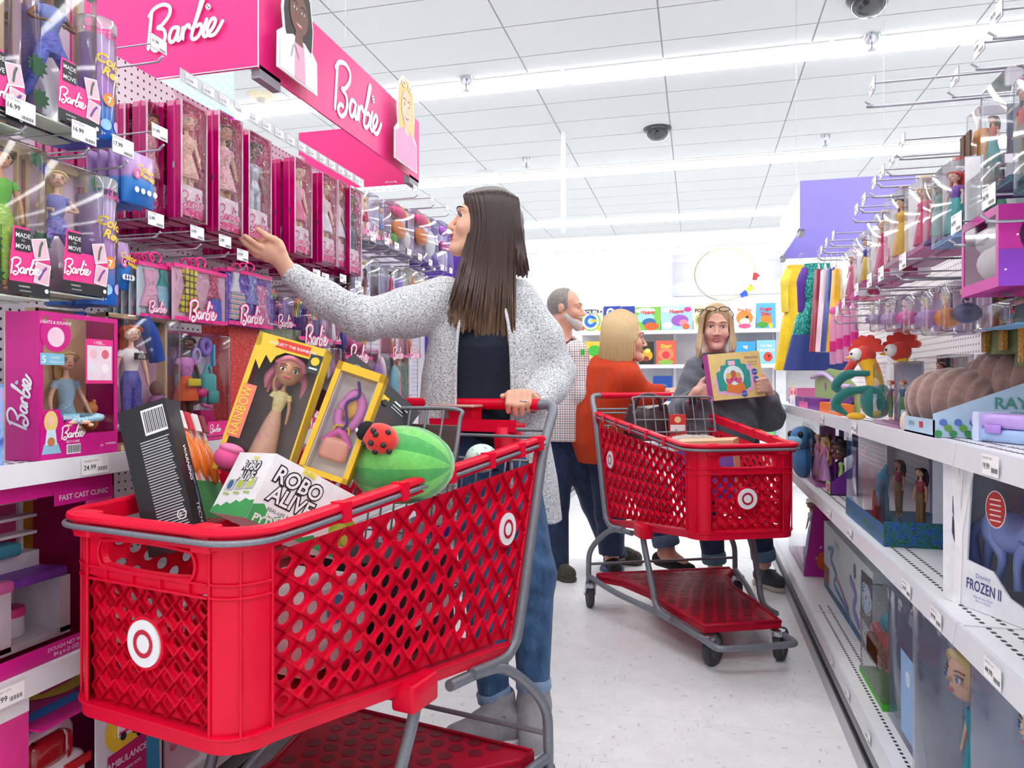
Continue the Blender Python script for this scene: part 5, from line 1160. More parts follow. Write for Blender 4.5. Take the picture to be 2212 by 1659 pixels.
def mtm_box(label, side, X, px0, px1, pt, pb, key, group='dolls in tall boxes hanging on the left', n=0, **kw):
    w, h, loc, rz = slot(side, px0, px1, pt, pb, X); t = thing('doll_box', label, 'doll box', loc, rz, group); d = .062
    b = MB(); b.box(-w/2, d-.003, 0, w/2, d, h, K('#f0d0de', .55)); b.box(-w/2, d*.78, 0, -w/2+.009, d, h, BEIGE); b.box(w/2-.009, d*.78, 0, w/2, d, h, BEIGE); b.box(-w/2, d*.78, h-.012, w/2, d, h, BEIGE); b.box(-w/2, .0, 0, w/2, d, .003, K('#cfe0d0', .4))
    b.box(-w/2+.014, d-.006, .01, -w/2+.018, d-.003, h-.02, HPINK); b.box(w/2-.018, d-.006, .01, w/2-.014, d-.003, h-.02, HPINK); b.build('backing_card', t)
    g = MB(); g.rbox(-w/2+.002, -.004, .004, w/2-.002, d-.004, h-.004, .012, CLEAR); g.build('plastic_bubble', t)
    add_doll(t, key, -.012, .032, .012, h*.9, rz=R(rng.uniform(-34, -14)), wide=1.45, head=1.2, **kw)
    p = MB(); y = -.0062; x1 = w/2-.004; x0 = x1-w*.66; z0 = h*.02
    p.poly([(x0, z0), (x1, z0), (x1, z0+.024), (x0, z0+.024)], y, BLK2); p.poly([(x0, z0+.024), (x1, z0+.024), (x1, z0+.085), (x0+.042, z0+.085), (x0+.042, z0+.128), (x0+.008, z0+.128), (x0, z0+.06)], y, HPINK)
    p.rect(x0+.011, z0+.082, x0+.044, z0+.124, y-.0005, BLK2); p.text('MADE', x0+.0275, z0+.108, .0125, WHITE, y-.001, bold=.01, sx=.95); p.text('TO', x0+.0275, z0+.1005, .0055, WHITE, y-.001); p.text('MOVE', x0+.0275, z0+.087, .0125, WHITE, y-.001, bold=.01, sx=.95)
    script_logo(p, x0+.034, z0+.052, .064, WHITE, y-.0008, w=.10); p.text('WARNING', x0+.03, z0+.014, .005, WHITE, y-.0008); p.text('AVERTISSEMENT', x0+.02, z0+.006, .0035, WHITE, y-.0008, 0); p.disc(x1-.008, z0+.012, .0045, y-.0008, WHITE, 12)
    for i, (ax, az) in enumerate(((x1-.022, z0+.092), (x1-.018, z0+.045))):
        T = Matrix.Translation((ax, 0, az)) @ Matrix.Rotation(R(8 if i else -12), 4, 'Y'); p.rect(-.017, -.021, .017, .021, y-.0012, WHITE, T); p.rect(-.015, -.018, .015, .019, y-.0015, K('#eec2d2', .5), T); p.stroke([(-.006, -.012), (.0, .004), (.006, .013)], .005, y-.002, K(('#4a6a5a', '#7a4a9c')[i], .5), 3, T)
    p.build('label', t)
    l = MB(); monstera(l, -w/2+.012, .10, .03, .008); monstera(l, -w/2+.02, .035, .026, .007, 40); monstera(l, w/2-.02, h-.03, .022, .009, 80); monstera(l, -w/2+.02, h-.03, .018, .009, 10, K('#4a4a9c', .5)); l.build('leaf_print', t)
    for k in range(n):
        c = copy_tree(t); c.location = Vector(loc)+Vector((side*(k+1)*.075, 0, -.002)); c['label'] = 'spare tall box hanging behind the '+label.split(',')[0]
    return t
def reveal_tube(label, X, px0, px1, pt, pb, n=1):
    w, h, loc, rz = slot(-1, px0, px1, pt, pb, X); t = thing('surprise_tube', label, 'toy', loc, rz, 'clear surprise tubes'); r = w/2*.98
    TB = nodes_mat('tube_print', lambda nt, b: (nt.links.new(ramp(nt, (lambda z: math_n(nt, 'DIVIDE', z, h))(nt.nodes.new('ShaderNodeSeparateXYZ').outputs[2]), [(0, '#0f62c0'), (.22, '#3f8fe0'), (.4, '#c88fdc'), (.7, '#d8b4e6'), (1, '#d4d2ea')]), b.inputs['Base Color'])))
    for nd in TB.node_tree.nodes:
        if nd.type == 'SEPXYZ' and not nd.inputs[0].is_linked: TB.node_tree.links.new(TB.node_tree.nodes.new('ShaderNodeTexCoord').outputs['Object'], nd.inputs[0])
    TR = Matrix.Translation((0, r, 0))
    MB().lathe([(r*.95, .0), (r, .006), (r, h*.16)], K('#0d5fc0', .3), 28, TR, cap=True).build('base', t)
    MB().lathe([(r*.86, h*.12), (r*.86, h*.86)], TB, 28, TR).build('printed_sleeve', t)
    MB().lathe([(r, h*.16), (r, h*.97), (r*.96, h), (r*.5, h)], CLEAR, 28, TR, cap=False).lathe([(r*1.01, h*.90), (r*1.01, h*.985), (r*.9, h)], clear('tube_cap', gloss=.3, milk=.25), 28, TR, cap=False).build('clear_tube', t)
    p = MB()
    def wrap(mb):
        mb.v = [((r+.0015-q[1])*math.sin(q[0]/r), r-(r+.0015-q[1])*math.cos(q[0]/r), q[2]) for q in mb.v]
    YL = K('#f5d33a', .4); p.text('Color', .0, h*.60, .030, YL, 0, rot=-14, bold=.03, shear=.2); p.text('Reveal', .012, h*.50, .027, YL, 0, rot=-14, bold=.03, shear=.2); script_logo(p, .008, h*.86, .042, K('#e0218a', .4), 0, rot=-8); p.disc(-.005, h*.33, .014, .0002, K('#f29a4a', .4)); p.text('7', -.005, h*.33-.008, .02, WHITE, -.0004, bold=.03); p.disc(-.012, h*.12, .012, .0, K('#9ad0f0', .4)); p.disc(.018, h*.13, .012, 0, K('#d8b0e8', .4)); p.text('3+', -.018, h*.03, .01, WHITE, 0)
    wrap(p); p.build('print', t)
    for k in range(n):
        c = copy_tree(t); c.location = Vector(loc)+Vector((-.078*(k+1), 0, 0)); c['label'] = 'spare clear surprise tube standing behind '+label.split(',')[0].replace('clear ', '')
PEGW = K('#b4b4bd', .3, metal=.6)
_HK = {}
def hook(side, px, py, X, price, depth=.36, label=None, tagw=.05):
    Y, z = onX(px, py, X); key = (price, round(depth, 2), tagw)
    if key not in _HK:
        b = MB(); b.tube(catmull([(0, -.012, .012), (0, .0, .004), (0, .015, .0), (0, depth*.5, .0), (0, depth, .0)], 3), .0028, PEGW, 6); u = MB().tube([(0, .004, .046), (0, depth, .046)], .0022, PEGW, 6)
        tg = MB(); w = tagw; tg.box(-w/2, .0, .025, w/2, .0012, .025+w*.62, CLEAR); tg.box(-w/2+.001, -.0006, .026, w/2-.001, -.0001, .024+w*.62, K('#fafafc', .5)); tg.text('TOY DOLL', -w/2+.004, .025+w*.5, w*.09, K('#6b6c73', .6), -.0012, 0); tg.text(price, -w/2+.004, .025+w*.26, w*.2, K('#22232a', .6), -.0012, 0, bold=.01)
        for k in range(8): tg.rect(w*.02+k*w*.05, .025+w*.06, w*.02+k*w*.05+w*(.018+.012*(k % 2)), .025+w*.16, -.0012, K('#33343c', .6))
        _HK[key] = (b.mesh('hook_wire'), u.mesh('tag_wire'), tg.mesh('price_tag'))
    t = thing('peg_hook', label or 'silver peg hook with a white %s price tag on the %s pegboard' % (price, 'left' if side < 0 else 'right'), 'hook', (X, Y, z-.025-.3*tagw), side*-math.pi/2, 'peg hooks with price tags')
    for nm, me in zip(('hook_wire', 'tag_wire', 'price_tag'), _HK[key]): obj(nm, me, t)
    return t
def zip_bag(label, X, px0, px1, pt, pb, key, extra=0, dpth=.045, **kw):
    w, h, loc, rz = slot(-1, px0, px1, pt, pb, X); t = thing('doll_bag', label, 'doll bag', loc, rz, 'magenta zip bags with dolls'); d = dpth
    b = MB(); V = []
    for z, q in ((0, .92), (.012, 1), (h-.014, 1), (h, .93)): V.append([(-w/2*q, .004, z), (-w/2*q, d*.5, z), (-w/2*q, d, z), (w/2*q, d, z), (w/2*q, d*.5, z), (w/2*q, .004, z)])
    b.loft(V, MAGV, cap=True, closed=False, smooth=False); b.build('vinyl_sides', t)
    f = MB(); nx, nz = 8, 24; G = []; r2 = random.Random(int(px0))
    for j in range(nz+1):
        G.append([(-w/2+w*i/nx, .002-(.006*math.sin(math.pi*i/nx)*math.sin(math.pi*j/nz)**.4)*(1+.5*r2.uniform(-1, 1))-.0018*r2.random(), h*j/nz) for i in range(nx+1)])
    f.loft(G, WRAP, cap=False, closed=False); f.build('clear_front', t)
    s = MB(); ZP = K('#c01272', .4); s.tube([(-w/2, d*.5, .0), (-w/2, d*.5, h*.97), (-w/2*.9, d*.5, h), (w/2*.9, d*.5, h), (w/2, d*.5, h*.97), (w/2, d*.5, .0)], .003, ZP, 6); s.box(-w/2-.003, d*.5-.003, h*.42, -w/2+.001, d*.5+.003, h*.47, STEEL); s.build('zipper', t)
    MB().tube([(-w/2, 0.001, 0), (w/2, 0.001, 0), (w/2, .001, h), (-w/2, .001, h)], .0026, clear('edge_piping', gloss=.5, milk=.35, tint=(.98, .8, .9)), 6, closed=True).build('piping', t)
    i = MB(); i.rect(-w/2+.004, .004, w/2-.004, h-.004, d-.008, K('#c21a78', .45)); i.rect(-w/2+.006, .01, w/2-.006, h*.30, .010, K('#fae6ef', .45)); i.poly([(-w/2+.006, .01), (w/2-.006, .01), (w/2-.006, .035), (-w/2+.006, .03)], .009, HPINK); script_logo(i, 0, h*.17, w*.86, HPINK, .0078, w=.10, outline=WHITE); i.build('insert_card', t)
    add_doll(t, key, 0, .026, h*.05, h*.88, wide=1.5, head=1.3, rz=R(-15), **kw)
    for k in range(extra):
        c = bpy.data.objects.new('doll_bag', None); COL.objects.link(c); c.location = Vector(loc)+Vector((-(k+1)*(d+.006), 0, rng.uniform(-.004, .003))); c.rotation_euler = (0, 0, rz); tag(c, 'spare behind the '+label.split(',')[0], 'doll bag', 'magenta zip bags with dolls')
        for ch in t.children:
            if ch.name.split('.')[0] in ('vinyl_sides', 'zipper', 'clear_front', 'insert_card'): copy_tree(ch, c)
    return t
def carded(label, side, X, px0, px1, pt, pb, card, key=None, d=.04, group=None, logo=True, accent='#ef2b8f', bubble=True, extra=0, name='carded_doll', cat='carded toy', hd=.86, shapes=(), text=None, z0=None, step=None, **kw):
    w, h, loc, rz = slot(side, px0, px1, pt, pb, X, z0); t = thing(name, label, cat, loc, rz, group); cm = card if not isinstance(card, str) else K(card, .5)
    b = MB(); b.box(-w/2, d, 0, w/2, d+.002, h, cm); b.build('backing_card', t)
    if bubble: MB().rbox(-w/2+.003, 0, .003, w/2-.003, d, h*.96, min(.012, w*.2), CLEAR).build('plastic_bubble', t)
    if key: add_doll(t, key, -w*.12 if shapes else 0, d*.55, h*.04, h*hd, **kw)
    for (sx, sz, rx, rz_, cc) in shapes: MB().ell((sx*w, d*.5, sz*h), (rx*w, d*.4, rz_*h), cc if not isinstance(cc, str) else K(cc, .4), 12, 8).build('accessory', t)
    p = MB(); y = -.0008 if bubble else d-.0008
    if accent: p.rect(-w/2+.004, .004, w/2-.004, h*.12, y, K(accent, .45))
    if logo: script_logo(p, 0, h*.14, w*.62, WHITE, y-.0008, w=.1, outline=K('#d81b7a', .4))
    if text: p.text(text, 0, h*.05, min(h*.09, w*1.4/max(3, len(text))), WHITE, y-.001, bold=.02)
    if p.v: p.build('label', t)
    for k in range(extra):
        c = copy_tree(t); c.location = Vector(loc)+Vector(((step or d+.012)*(k+1)*side, 0, 0)); c['label'] = 'spare behind the '+label
    return t
# ---------------------------------------------------------------- left side stock
BLUP = swirl('blue_tie_dye', ['#2f3fae', '#7a86e0', '#5a3ac0'], 40); PURP = swirl('purple_tie_dye', ['#5a2aa8', '#a46ae0', '#6ab0e0', '#d06ac8'], 40); LIMEP = swirl('lime_tie_dye', ['#d4e04a', '#8fd05a', '#f0f0a0'], 40)
mtm_box('doll with blue leggings and flowing dark hair, top row left', -1, -1.25, 72, 214, -122, 244, 'd_dark', n=1, skn='brown', hair='black', style='side', top='#7f8fd0', bottom=('trousers', BLUP), pose='lunge')
mtm_box('doll box cut by the left picture edge, top row', -1, -1.25, -92, 52, -160, 232, 'd_dark2', n=1, skn='dark', hair='black', style='long', top='#c84a8a', bottom=('trousers', PURP), pose='stand')
mtm_box('doll in a green top with a hair bun, second row', -1, -1.25, -30, 106, 272, 634, 'd_green', n=1, skn='tan', hair='brown', style='short', bun=True, top='#6fc04a', bottom=('trousers', LIMEP), pose='stand')
mtm_box('blonde doll in lavender top and purple leggings, second row', -1, -1.25, 80, 230, 322, 628, 'd_lav', n=1, skn='fair', hair='blonde', style='pony', top='#8d8fd2', bottom=('trousers', PURP), pose='lunge')
reveal_tube('clear surprise tube with yellow lettering, upper row', -1.245, 206, 272, 22, 290); reveal_tube('clear surprise tube with yellow lettering, lower row', -1.245, 208, 274, 372, 655)
def lefthook(px, py):
    for nm, L in (('between the two rows of tall doll boxes', (45, 182, 266)), ('beside the magenta bags', (343, 345)), ('above the clothing packs', (337, 426, 486, 524)), ('above the reaching sleeve', (684, 703, 741, 773)), ('below the far upper packs', (806, 836, 857, 884, 907, 930, 955, 974)), ('above the far upper packs', (897, 933, 965))):
        if px in L: return '%s tagged peg hook from the left %s' % (ORD[L.index(px)], nm)
for px, py, pr, X in ((45, 238, '16.99', -1.235), (182, 288, '16.99', -1.235), (266, 318, '17.99', -1.235), (345, 287, '11.99', -1.24), (343, 96, '11.99', -1.24), (337, 475, '5.99', -1.24), (426, 503, '5.99', -1.24), (486, 522, '5.99', -1.24), (524, 552, '10.99', -1.24), (684, 592, '8.99', -1.24), (703, 600, '8.99', -1.24), (741, 602, '9.99', -1.24), (773, 615, '9.99', -1.24),
                      (806, 514, '8.99', -1.24), (836, 522, '8.99', -1.24), (857, 532, '9.99', -1.24), (884, 545, '9.99', -1.24), (907, 555, '12.99', -1.24), (930, 568, '12.99', -1.24), (955, 578, '12.99', -1.24), (974, 585, '14.99', -1.24), (897, 408, '7.99', -1.24), (933, 430, '7.99', -1.24), (965, 450, '7.99', -1.24)):
    hook(-1, px, py, X, pr, label=lefthook(px, py), tagw=.064 if px < 300 else (.054 if px < 620 else .05))
# clear strip of price labels
Ya, z0 = onX(388, 158, -1.235); Yb, _ = onX(785, 398, -1.235)
t = thing('price_strip', 'long clear strip of small price labels along the top hooks', 'price strip', (-1.235, Ya, 1.868)); MB().box(0, 0, 0, .002, Yb-Ya, .032, clear('label_strip', gloss=.3, milk=.35)).build('strip', t)
for k in range(15):
    q = MB(); q.rect(-.022, .004, .022, .028, 0, K('#f0f0f6', .5)); q.text('10.99', -.018, .008, .012, K('#55565e', .6), -.0006, 0); q.text('FASHION DOLL', -.018, .021, .004, K('#77787f', .6), -.0006, 0); q.build('price_label', t, (.0032, .04+k*(Yb-Ya-.06)/14.5, 0), math.pi/2)
# zip bags
FLO = swirl('floral_print', ['#f4a0b8', '#fbe6ea', '#e86a8a', '#9ac07a'], 70); FLO2 = swirl('peach_print', ['#f4b08a', '#f7d8cc', '#e8744a'], 70); SIL = K('#b8bcc8', .3, metal=.5)
bags = [('front magenta bag with a doll in a peach floral dress', 393, 447, 213, 468, 'b1', dict(skn='fair', hair='pink', style='long', top=FLO2, bottom=('skirt', FLO2))),
 ('magenta bag with a doll in a pink floral dress', 474, 524, 236, 498, 'b2', dict(skn='tan', hair='brown', style='long', top=FLO, bottom=('skirt', FLO))),
 ('magenta bag with silver clothes, touched by the reaching hand', 539, 586, 280, 516, 'b3', dict(skn='brown', hair='black', style='curly', top=SIL, bottom=('trousers', SIL))),
 ('magenta bag with a blonde doll in a pink dress', 638, 674, 338, 546, 'b4', dict(skn='fair', hair='platinum', style='long', top='#f2a8c0', bottom=('skirt', '#e85a96'))),
 ('magenta bag with a red-haired doll', 698, 728, 372, 566, 'b5', dict(skn='fair', hair='ginger', style='long', top='#f0d8e0', bottom=('skirt', '#e8e0ea'))),
 ('last magenta bag in the row before the small boxes', 757, 781, 404, 590, 'b6', dict(skn='brown', hair='black', style='curly', top='#3a3a44', bottom=('trousers', '#5a5a78')))]
for (lb, a, b_, pt, pb, k, kw) in bags: zip_bag(lb, -1.275, a, b_, pt, pb, k, extra=6, **kw)
zip_bag('magenta bag tucked between two others', -1.29, 731, 750, 388, 578, 'b5', extra=3, **bags[4][6])
for i, (a, b_, pt, pb, X) in enumerate(((318, 366, 215, 470, -1.34), (270, 318, 222, 470, -1.40))):
    zip_bag('magenta bag half hidden left of the front bags' if i == 0 else 'magenta bag deepest in the dark left corner', X, a, b_, pt, pb, 'b2', extra=5, **bags[1][6])
# foil bags
def foil(label, px0, px1, pt, pb, X, extra=2):
    w, h, loc, rz = slot(-1, px0, px1, pt, pb, X); t = thing('foil_bag', label, 'toy', loc, rz, 'lilac and blue foil bags')
    def fb(nt, b):
        sx = nt.nodes.new('ShaderNodeSeparateXYZ'); tc = nt.nodes.new('ShaderNodeTexCoord'); nt.links.new(tc.outputs['Object'], sx.inputs[0])
        nt.links.new(ramp(nt, math_n(nt, 'DIVIDE', sx.outputs[2], .13), [(0, '#1d6cc8'), (.42, '#3f8fe0'), (.5, '#c79ad8'), (1, '#cfaee2')]), b.inputs['Base Color']); b.inputs['Roughness'].default_value = .25
    m = nodes_mat('foil_print', fb); rings = []
    for j in range(9):
        q = j/8; th = .022*math.sin(math.pi*(.08+.84*q))**.7; ww = w/2*(1-.06*math.sin(math.pi*q)); rings.append([(ww*math.cos(a), .02+th*math.sin(a)+.002*math.sin(a*5+j), h*q) for a in np.linspace(0, 6.28, 17)[:-1]])
    MB().loft(rings, m).build('pouch', t); MB().box(-w/2, .017, h*.93, w/2, .023, h*1.02, K('#cfb4e4', .3)).build('header', t)
    p = MB(); YL = K('#f5d33a', .4); p.text('Color', 0, h*.62, .020, YL, -.004, rot=-12, bold=.03); p.text('Reveal', .004, h*.50, .017, YL, -.004, rot=-12, bold=.03); p.disc(-w*.27, h*.55, .011, -.004, K('#e86aa8', .4)); p.text('5', -w*.27, h*.55-.006, .015, WHITE, -.0046, bold=.03)
    for k in range(4): p.disc(-w*.28+k*w*.19, h*.25, .007, -.0042, WHITE, 12)
    p.build('print', t)
    for k in range(extra): c = copy_tree(t); c.location = loc+Vector((-.03*(k+1), -.004, 0)); c['label'] = 'spare foil bag behind the '+label
foil('lilac and blue foil bag on the upper hook', 277, 346, 318, 432, -1.26, 3); foil('lilac and blue foil bag on the lower hook', 259, 290, 520, 622, -1.30, 1)
# doll clothes packs
def clothes(label, px0, px1, pt, pb, X, items, bg, extra=2):
    w, h, loc, rz = slot(-1, px0, px1, pt, pb, X); t = thing('clothing_pack', label, 'doll clothes', loc, rz, 'packs of doll clothes')
    MB().box(-w/2, .006, 0, w/2, .0075, h, K(bg, .5)).box(-w/2, .0, h*.93, w/2, .008, h, HPINK).build('card', t)
    MB().tube(catmull([(-.012, .004, h+.004), (-.02, .004, h+.02), (0, .004, h+.028), (.02, .004, h+.02), (.012, .004, h+.004)], 4), .003, HPINK, 6).build('hanger', t)
    for fn in items:
        b = MB(); fn(b, w, h); b.build('garment', t)
    p = MB(); p.rect(-w/2, 0, w/2, h*.07, -.0036, HPINK); script_logo(p, .0, h*.20, w*.5, WHITE, -.004, w=.1, outline=HPINK); p.build('label', t)
    G = [[(-w/2+w*i/10, -.003-.002*math.sin(i*2.1+j*1.3), h*.95*j/8) for i in range(11)] for j in range(9)]; MB().loft(G, WRAP, cap=False, closed=False).build('clear_film', t)
    for k in range(extra): c = copy_tree(t); c.location = loc+Vector((-.022*(k+1), 0, 0)); c['label'] = 'spare pack hanging behind the '+label
PLY = plaid('yellow_plaid', '#e8d63a', [(0, 0, .32, '#2b2b2e'), (2, 0, .32, '#2b2b2e')], 60); SEQ = prints('pink_sequins', '#c0406a', ['#f0a0b8'], 160); LDOT = prints('lavender_dots', '#8d8fd8', ['#f4f4ff'], 130); PDOT = prints('pink_dots', '#f08ac0', ['#ffffff'], 70)
def dress(cx, cz, s, mat):
    def f(b, w, h): b.prism([(cx*w-.16*s*h, cz*h), (cx*w+.16*s*h, cz*h), (cx*w+.07*s*h, (cz+.25*s)*h), (cx*w+.11*s*h, (cz+.42*s)*h), (cx*w-.11*s*h, (cz+.42*s)*h), (cx*w-.07*s*h, (cz+.25*s)*h)], .000, .006, mat)
    return f
def shortp(cx, cz, s, mat):
    def f(b, w, h): b.prism([(cx*w-.12*s*h, cz*h), (cx*w-.01*h, cz*h), (cx*w, (cz+.12)*h), (cx*w+.01*h, cz*h), (cx*w+.12*s*h, cz*h), (cx*w+.1*s*h, (cz+.26*s)*h), (cx*w-.1*s*h, (cz+.26*s)*h)], .000, .006, mat)
    return f
STR = plaid('ruffle_stripes', '#f0e8f4', [(2, 0, .25, '#3a5ab8'), (2, .3, .2, '#f0d03a'), (2, .55, .2, '#e85a9c'), (2, .8, .15, '#4ab8a0')], 70)
clothes('clothes pack with pink and teal pieces', 300, 374, 562, 684, -1.29, [dress(-.15, .2, 1.6, K('#f2b8d4', .6)), shortp(.22, .2, 1.6, K('#a8d8e8', .6)), dress(.2, .62, .7, K('#4ab0a8', .6))], '#cfe2e8', 4)
clothes('clothes pack with a yellow plaid dress', 376, 490, 566, 690, -1.27, [dress(-.2, .16, 1.85, PLY), dress(.25, .46, 1.1, SEQ), shortp(.27, .08, 1.6, K('#5a6ad8', .7))], '#e8b8d0')
clothes('clothes pack with a pink dotted dress', 492, 588, 576, 700, -1.27, [dress(.04, .42, 1.25, LDOT), dress(.26, .08, 1.7, PDOT), shortp(-.27, .1, 1.9, STR), dress(-.32, .58, .85, WHITE)], '#7a5ac8')
# shelf at hip height: large boxes
def big_barbie():
    w, h, loc, rz = slot(-1, 84, 254, 672, 0, -1.245, .969); h = .297; t = thing('doll_box', 'large magenta box with a seated blonde doll in blue pyjamas', 'doll box', loc, rz); d = .085; MG = K('#cf1088', .4)
    window_box(t, w, h, d, MG, K('#e8c39c', .6), (.05, .16), top_open=True); add_doll(t, 'd_seat', .012, .05, .015-.08, .29, skn='fair', hair='blonde', style='pony', top='#a8cfe4', bottom=('trousers', prints('pyjama_print', '#8fbdd6', ['#f4fafc'], 90)), pose='sit', rz=R(-22), wide=1.3, head=1.25)
    s = MB(); T = Matrix.Translation((-w/2-.0008, d/2, h*.5)) @ Matrix.Rotation(-math.pi/2, 4, 'Z'); script_logo(s, 0, -.03, .105, WHITE, 0, rot=78, T=T, w=.095); s.build('side_logo', t)
    p = MB(); y = -.001
    p.disc(-w/2+.038, h-.046, .036, y, MG); p.disc(-w/2+.038, h-.052, .02, y-.0004, K('#f4cfe0', .5)); p.text('LIGHTS & SOUNDS!', -w/2+.038, h-.026, .0085, WHITE, y-.0005, bold=.01); p.rect(-w/2+.002, h-.108, -w/2+.058, h-.085, y, K('#7cc4e0', .5)); p.text('5', -w/2+.01, h-.104, .02, WHITE, y-.0005, bold=.02); p.text('Guided', -w/2+.036, h-.095, .008, WHITE, y-.0005); p.text('Meditations', -w/2+.039, h-.104, .007, WHITE, y-.0005)
    p.rect(w/2-.088, h-.145, w/2-.014, h-.050, y, HPINK); p.rect(w/2-.084, h-.138, w/2-.018, h-.064, y-.0004, K('#eedbe8', .5)); p.text('I FEEL...', w/2-.051, h-.061, .0095, WHITE, y-.0006, bold=.01)
    for i in range(4): p.disc(w/2-.068+(i % 2)*.032, h-.082-(i//2)*.03, .010, y-.0006, K(('#f2c0cc', '#e06a80', '#e8e4ee', '#f4f0f2')[i], .5))
    p.poly([(-w/2+.002, .003), (w/2-.003, .003), (w/2-.003, .045), (-.004, .040), (-.01, .085), (-w/2+.07, .088), (-w/2+.058, .07), (-w/2+.046, .1), (-w/2+.012, .1), (-w/2+.002, .06)], y, MG)
    p.rect(-w/2+.055, .078, -w/2+.095, .090, y-.0006, K('#7cc4e0', .5)); p.text('BREATHE', -w/2+.075, .080, .0095, WHITE, y-.001, bold=.01); p.text('WITH', -w/2+.073, .071, .005, WHITE, y-.0008); p.text('ME', -w/2+.073, .065, .005, WHITE, y-.0008); script_logo(p, -w/2+.078, .052, .055, WHITE, y-.0008, w=.1); p.text('SELF-CARE', -w/2+.078, .031, .007, WHITE, y-.0008); barcode(p, -w/2+.065, .010, .03, .016, y-.001); p.text('3+', w/2-.045, .016, .009, WHITE, y-.0008); p.text('WARNING', w/2-.022, .02, .006, WHITE, y-.0008)
    p.disc(-w/2+.026, .076, .016, y-.0006, K('#eccf7c', .5), 16, .022); p.disc(-w/2+.026, .078, .009, y-.0009, SKIN['fair'], 14, .011); p.poly([(-w/2+.012, .03), (-w/2+.04, .03), (-w/2+.036, .06), (-w/2+.016, .06)], y-.0009, K('#cfe6f0', .5)); p.poly([(-w/2+.004, .012), (-w/2+.05, .012), (-w/2+.042, .032), (-w/2+.01, .032)], y-.0008, K('#8fbdd6', .5)); p.disc(-w/2+.026, .036, .009, y-.0012, K('#c07a4a', .6))
    p.build('print', t); MB().ell((w/2-.045, .03, .07), (.018, .016, .02), K('#d88a4a', .6), 12, 8).ell((w/2-.045, .028, .098), (.015, .014, .014), K('#d88a4a', .6), 12, 8).ell((w/2-.056, .03, .112), (.005, .004, .006), K('#d88a4a', .6)).ell((w/2-.034, .03, .112), (.005, .004, .006), K('#d88a4a', .6)).build('toy_puppy', t)
big_barbie()
def yoga_box():
    w, h, loc, rz = slot(-1, 262, 392, 664, 0, -1.26, .969); h = .315; t = thing('doll_box', 'box with a red-haired doll, blue yoga mat and puppy', 'doll box', loc, rz); d = .07
    b = MB(); b.box(-w/2, d-.003, 0, w/2, d, h, K('#dba9c4', .55)); b.box(-w/2, d*.6, 0, -w/2+.008, d, h, BEIGE); b.box(w/2-.008, d*.6, 0, w/2, d, h, BEIGE); b.box(-w/2, 0, 0, w/2, d, .012, BEIGE); b.box(-w/2, d*.6, h-.01, w/2, d, h, BEIGE); b.build('carton', t)
    MB().rbox(-w/2+.003, -.006, .006, w/2-.003, d-.004, h-.004, .012, CLEAR).build('plastic_bubble', t)
    add_doll(t, 'd_yoga', -.03, .036, .012, h*.9, skn='fair', hair='red', style='pony', top='#f2f0ee', bottom=('trousers', swirl('blue_marble', ['#2a3a8c', '#5a6ac0', '#8a4a9c'], 50)), pose='stand', rz=R(-22), wide=1.45, head=1.2)
    MB().box(-.052, .004, h*.66, -.012, .007, h*.71, BLK2).text('GRL', -.032, h*.69, .011, WHITE, .003).text('PWR', -.032, h*.665, .011, WHITE, .003).build('slogan', t)
    MB().tube(catmull([(.0, .03, h*.97), (.028, .03, h*.85), (.05, .03, h*.66)], 5), .019, K('#1f4fb0', .6), 14).tube([(.016, .03, h*.84), (.046, .03, h*.80)], .006, BLK2, 6).build('yoga_mat', t)
    MB().ell((.05, .03, .09), (.03, .02, .04), K('#a86aa0', .6)).ell((.045, .028, .14), (.018, .016, .02), K('#8a6a5a', .6)).build('toy_puppy', t); MB().tube([(-.065, .02, .07), (-.02, .02, .075)], .009, HPINK, 10).build('dumbbell', t)
    MB().tube(catmull([(.0, .02, .02), (-.002, .02, .07), (.03, .02, .085), (.06, .02, .07), (.062, .02, .02)], 4), .006, HPINK, 8).box(-.004, .01, 0.012, .066, .04, .045, HPINK).build('gym_bag', t)
    l = MB(); monstera(l, -w/2+.012, h-.012, .018, .05); monstera(l, w/2-.03, h-.015, .018, .05, 60); monstera(l, -w/2+.018, .02, .03, -.007, 30); l.build('leaf_print', t)
    c = copy_tree(t); c.location = loc+Vector((-.1, -.09, .004)); c['label'] = 'box behind and left of the box with the yoga doll'
yoga_box()
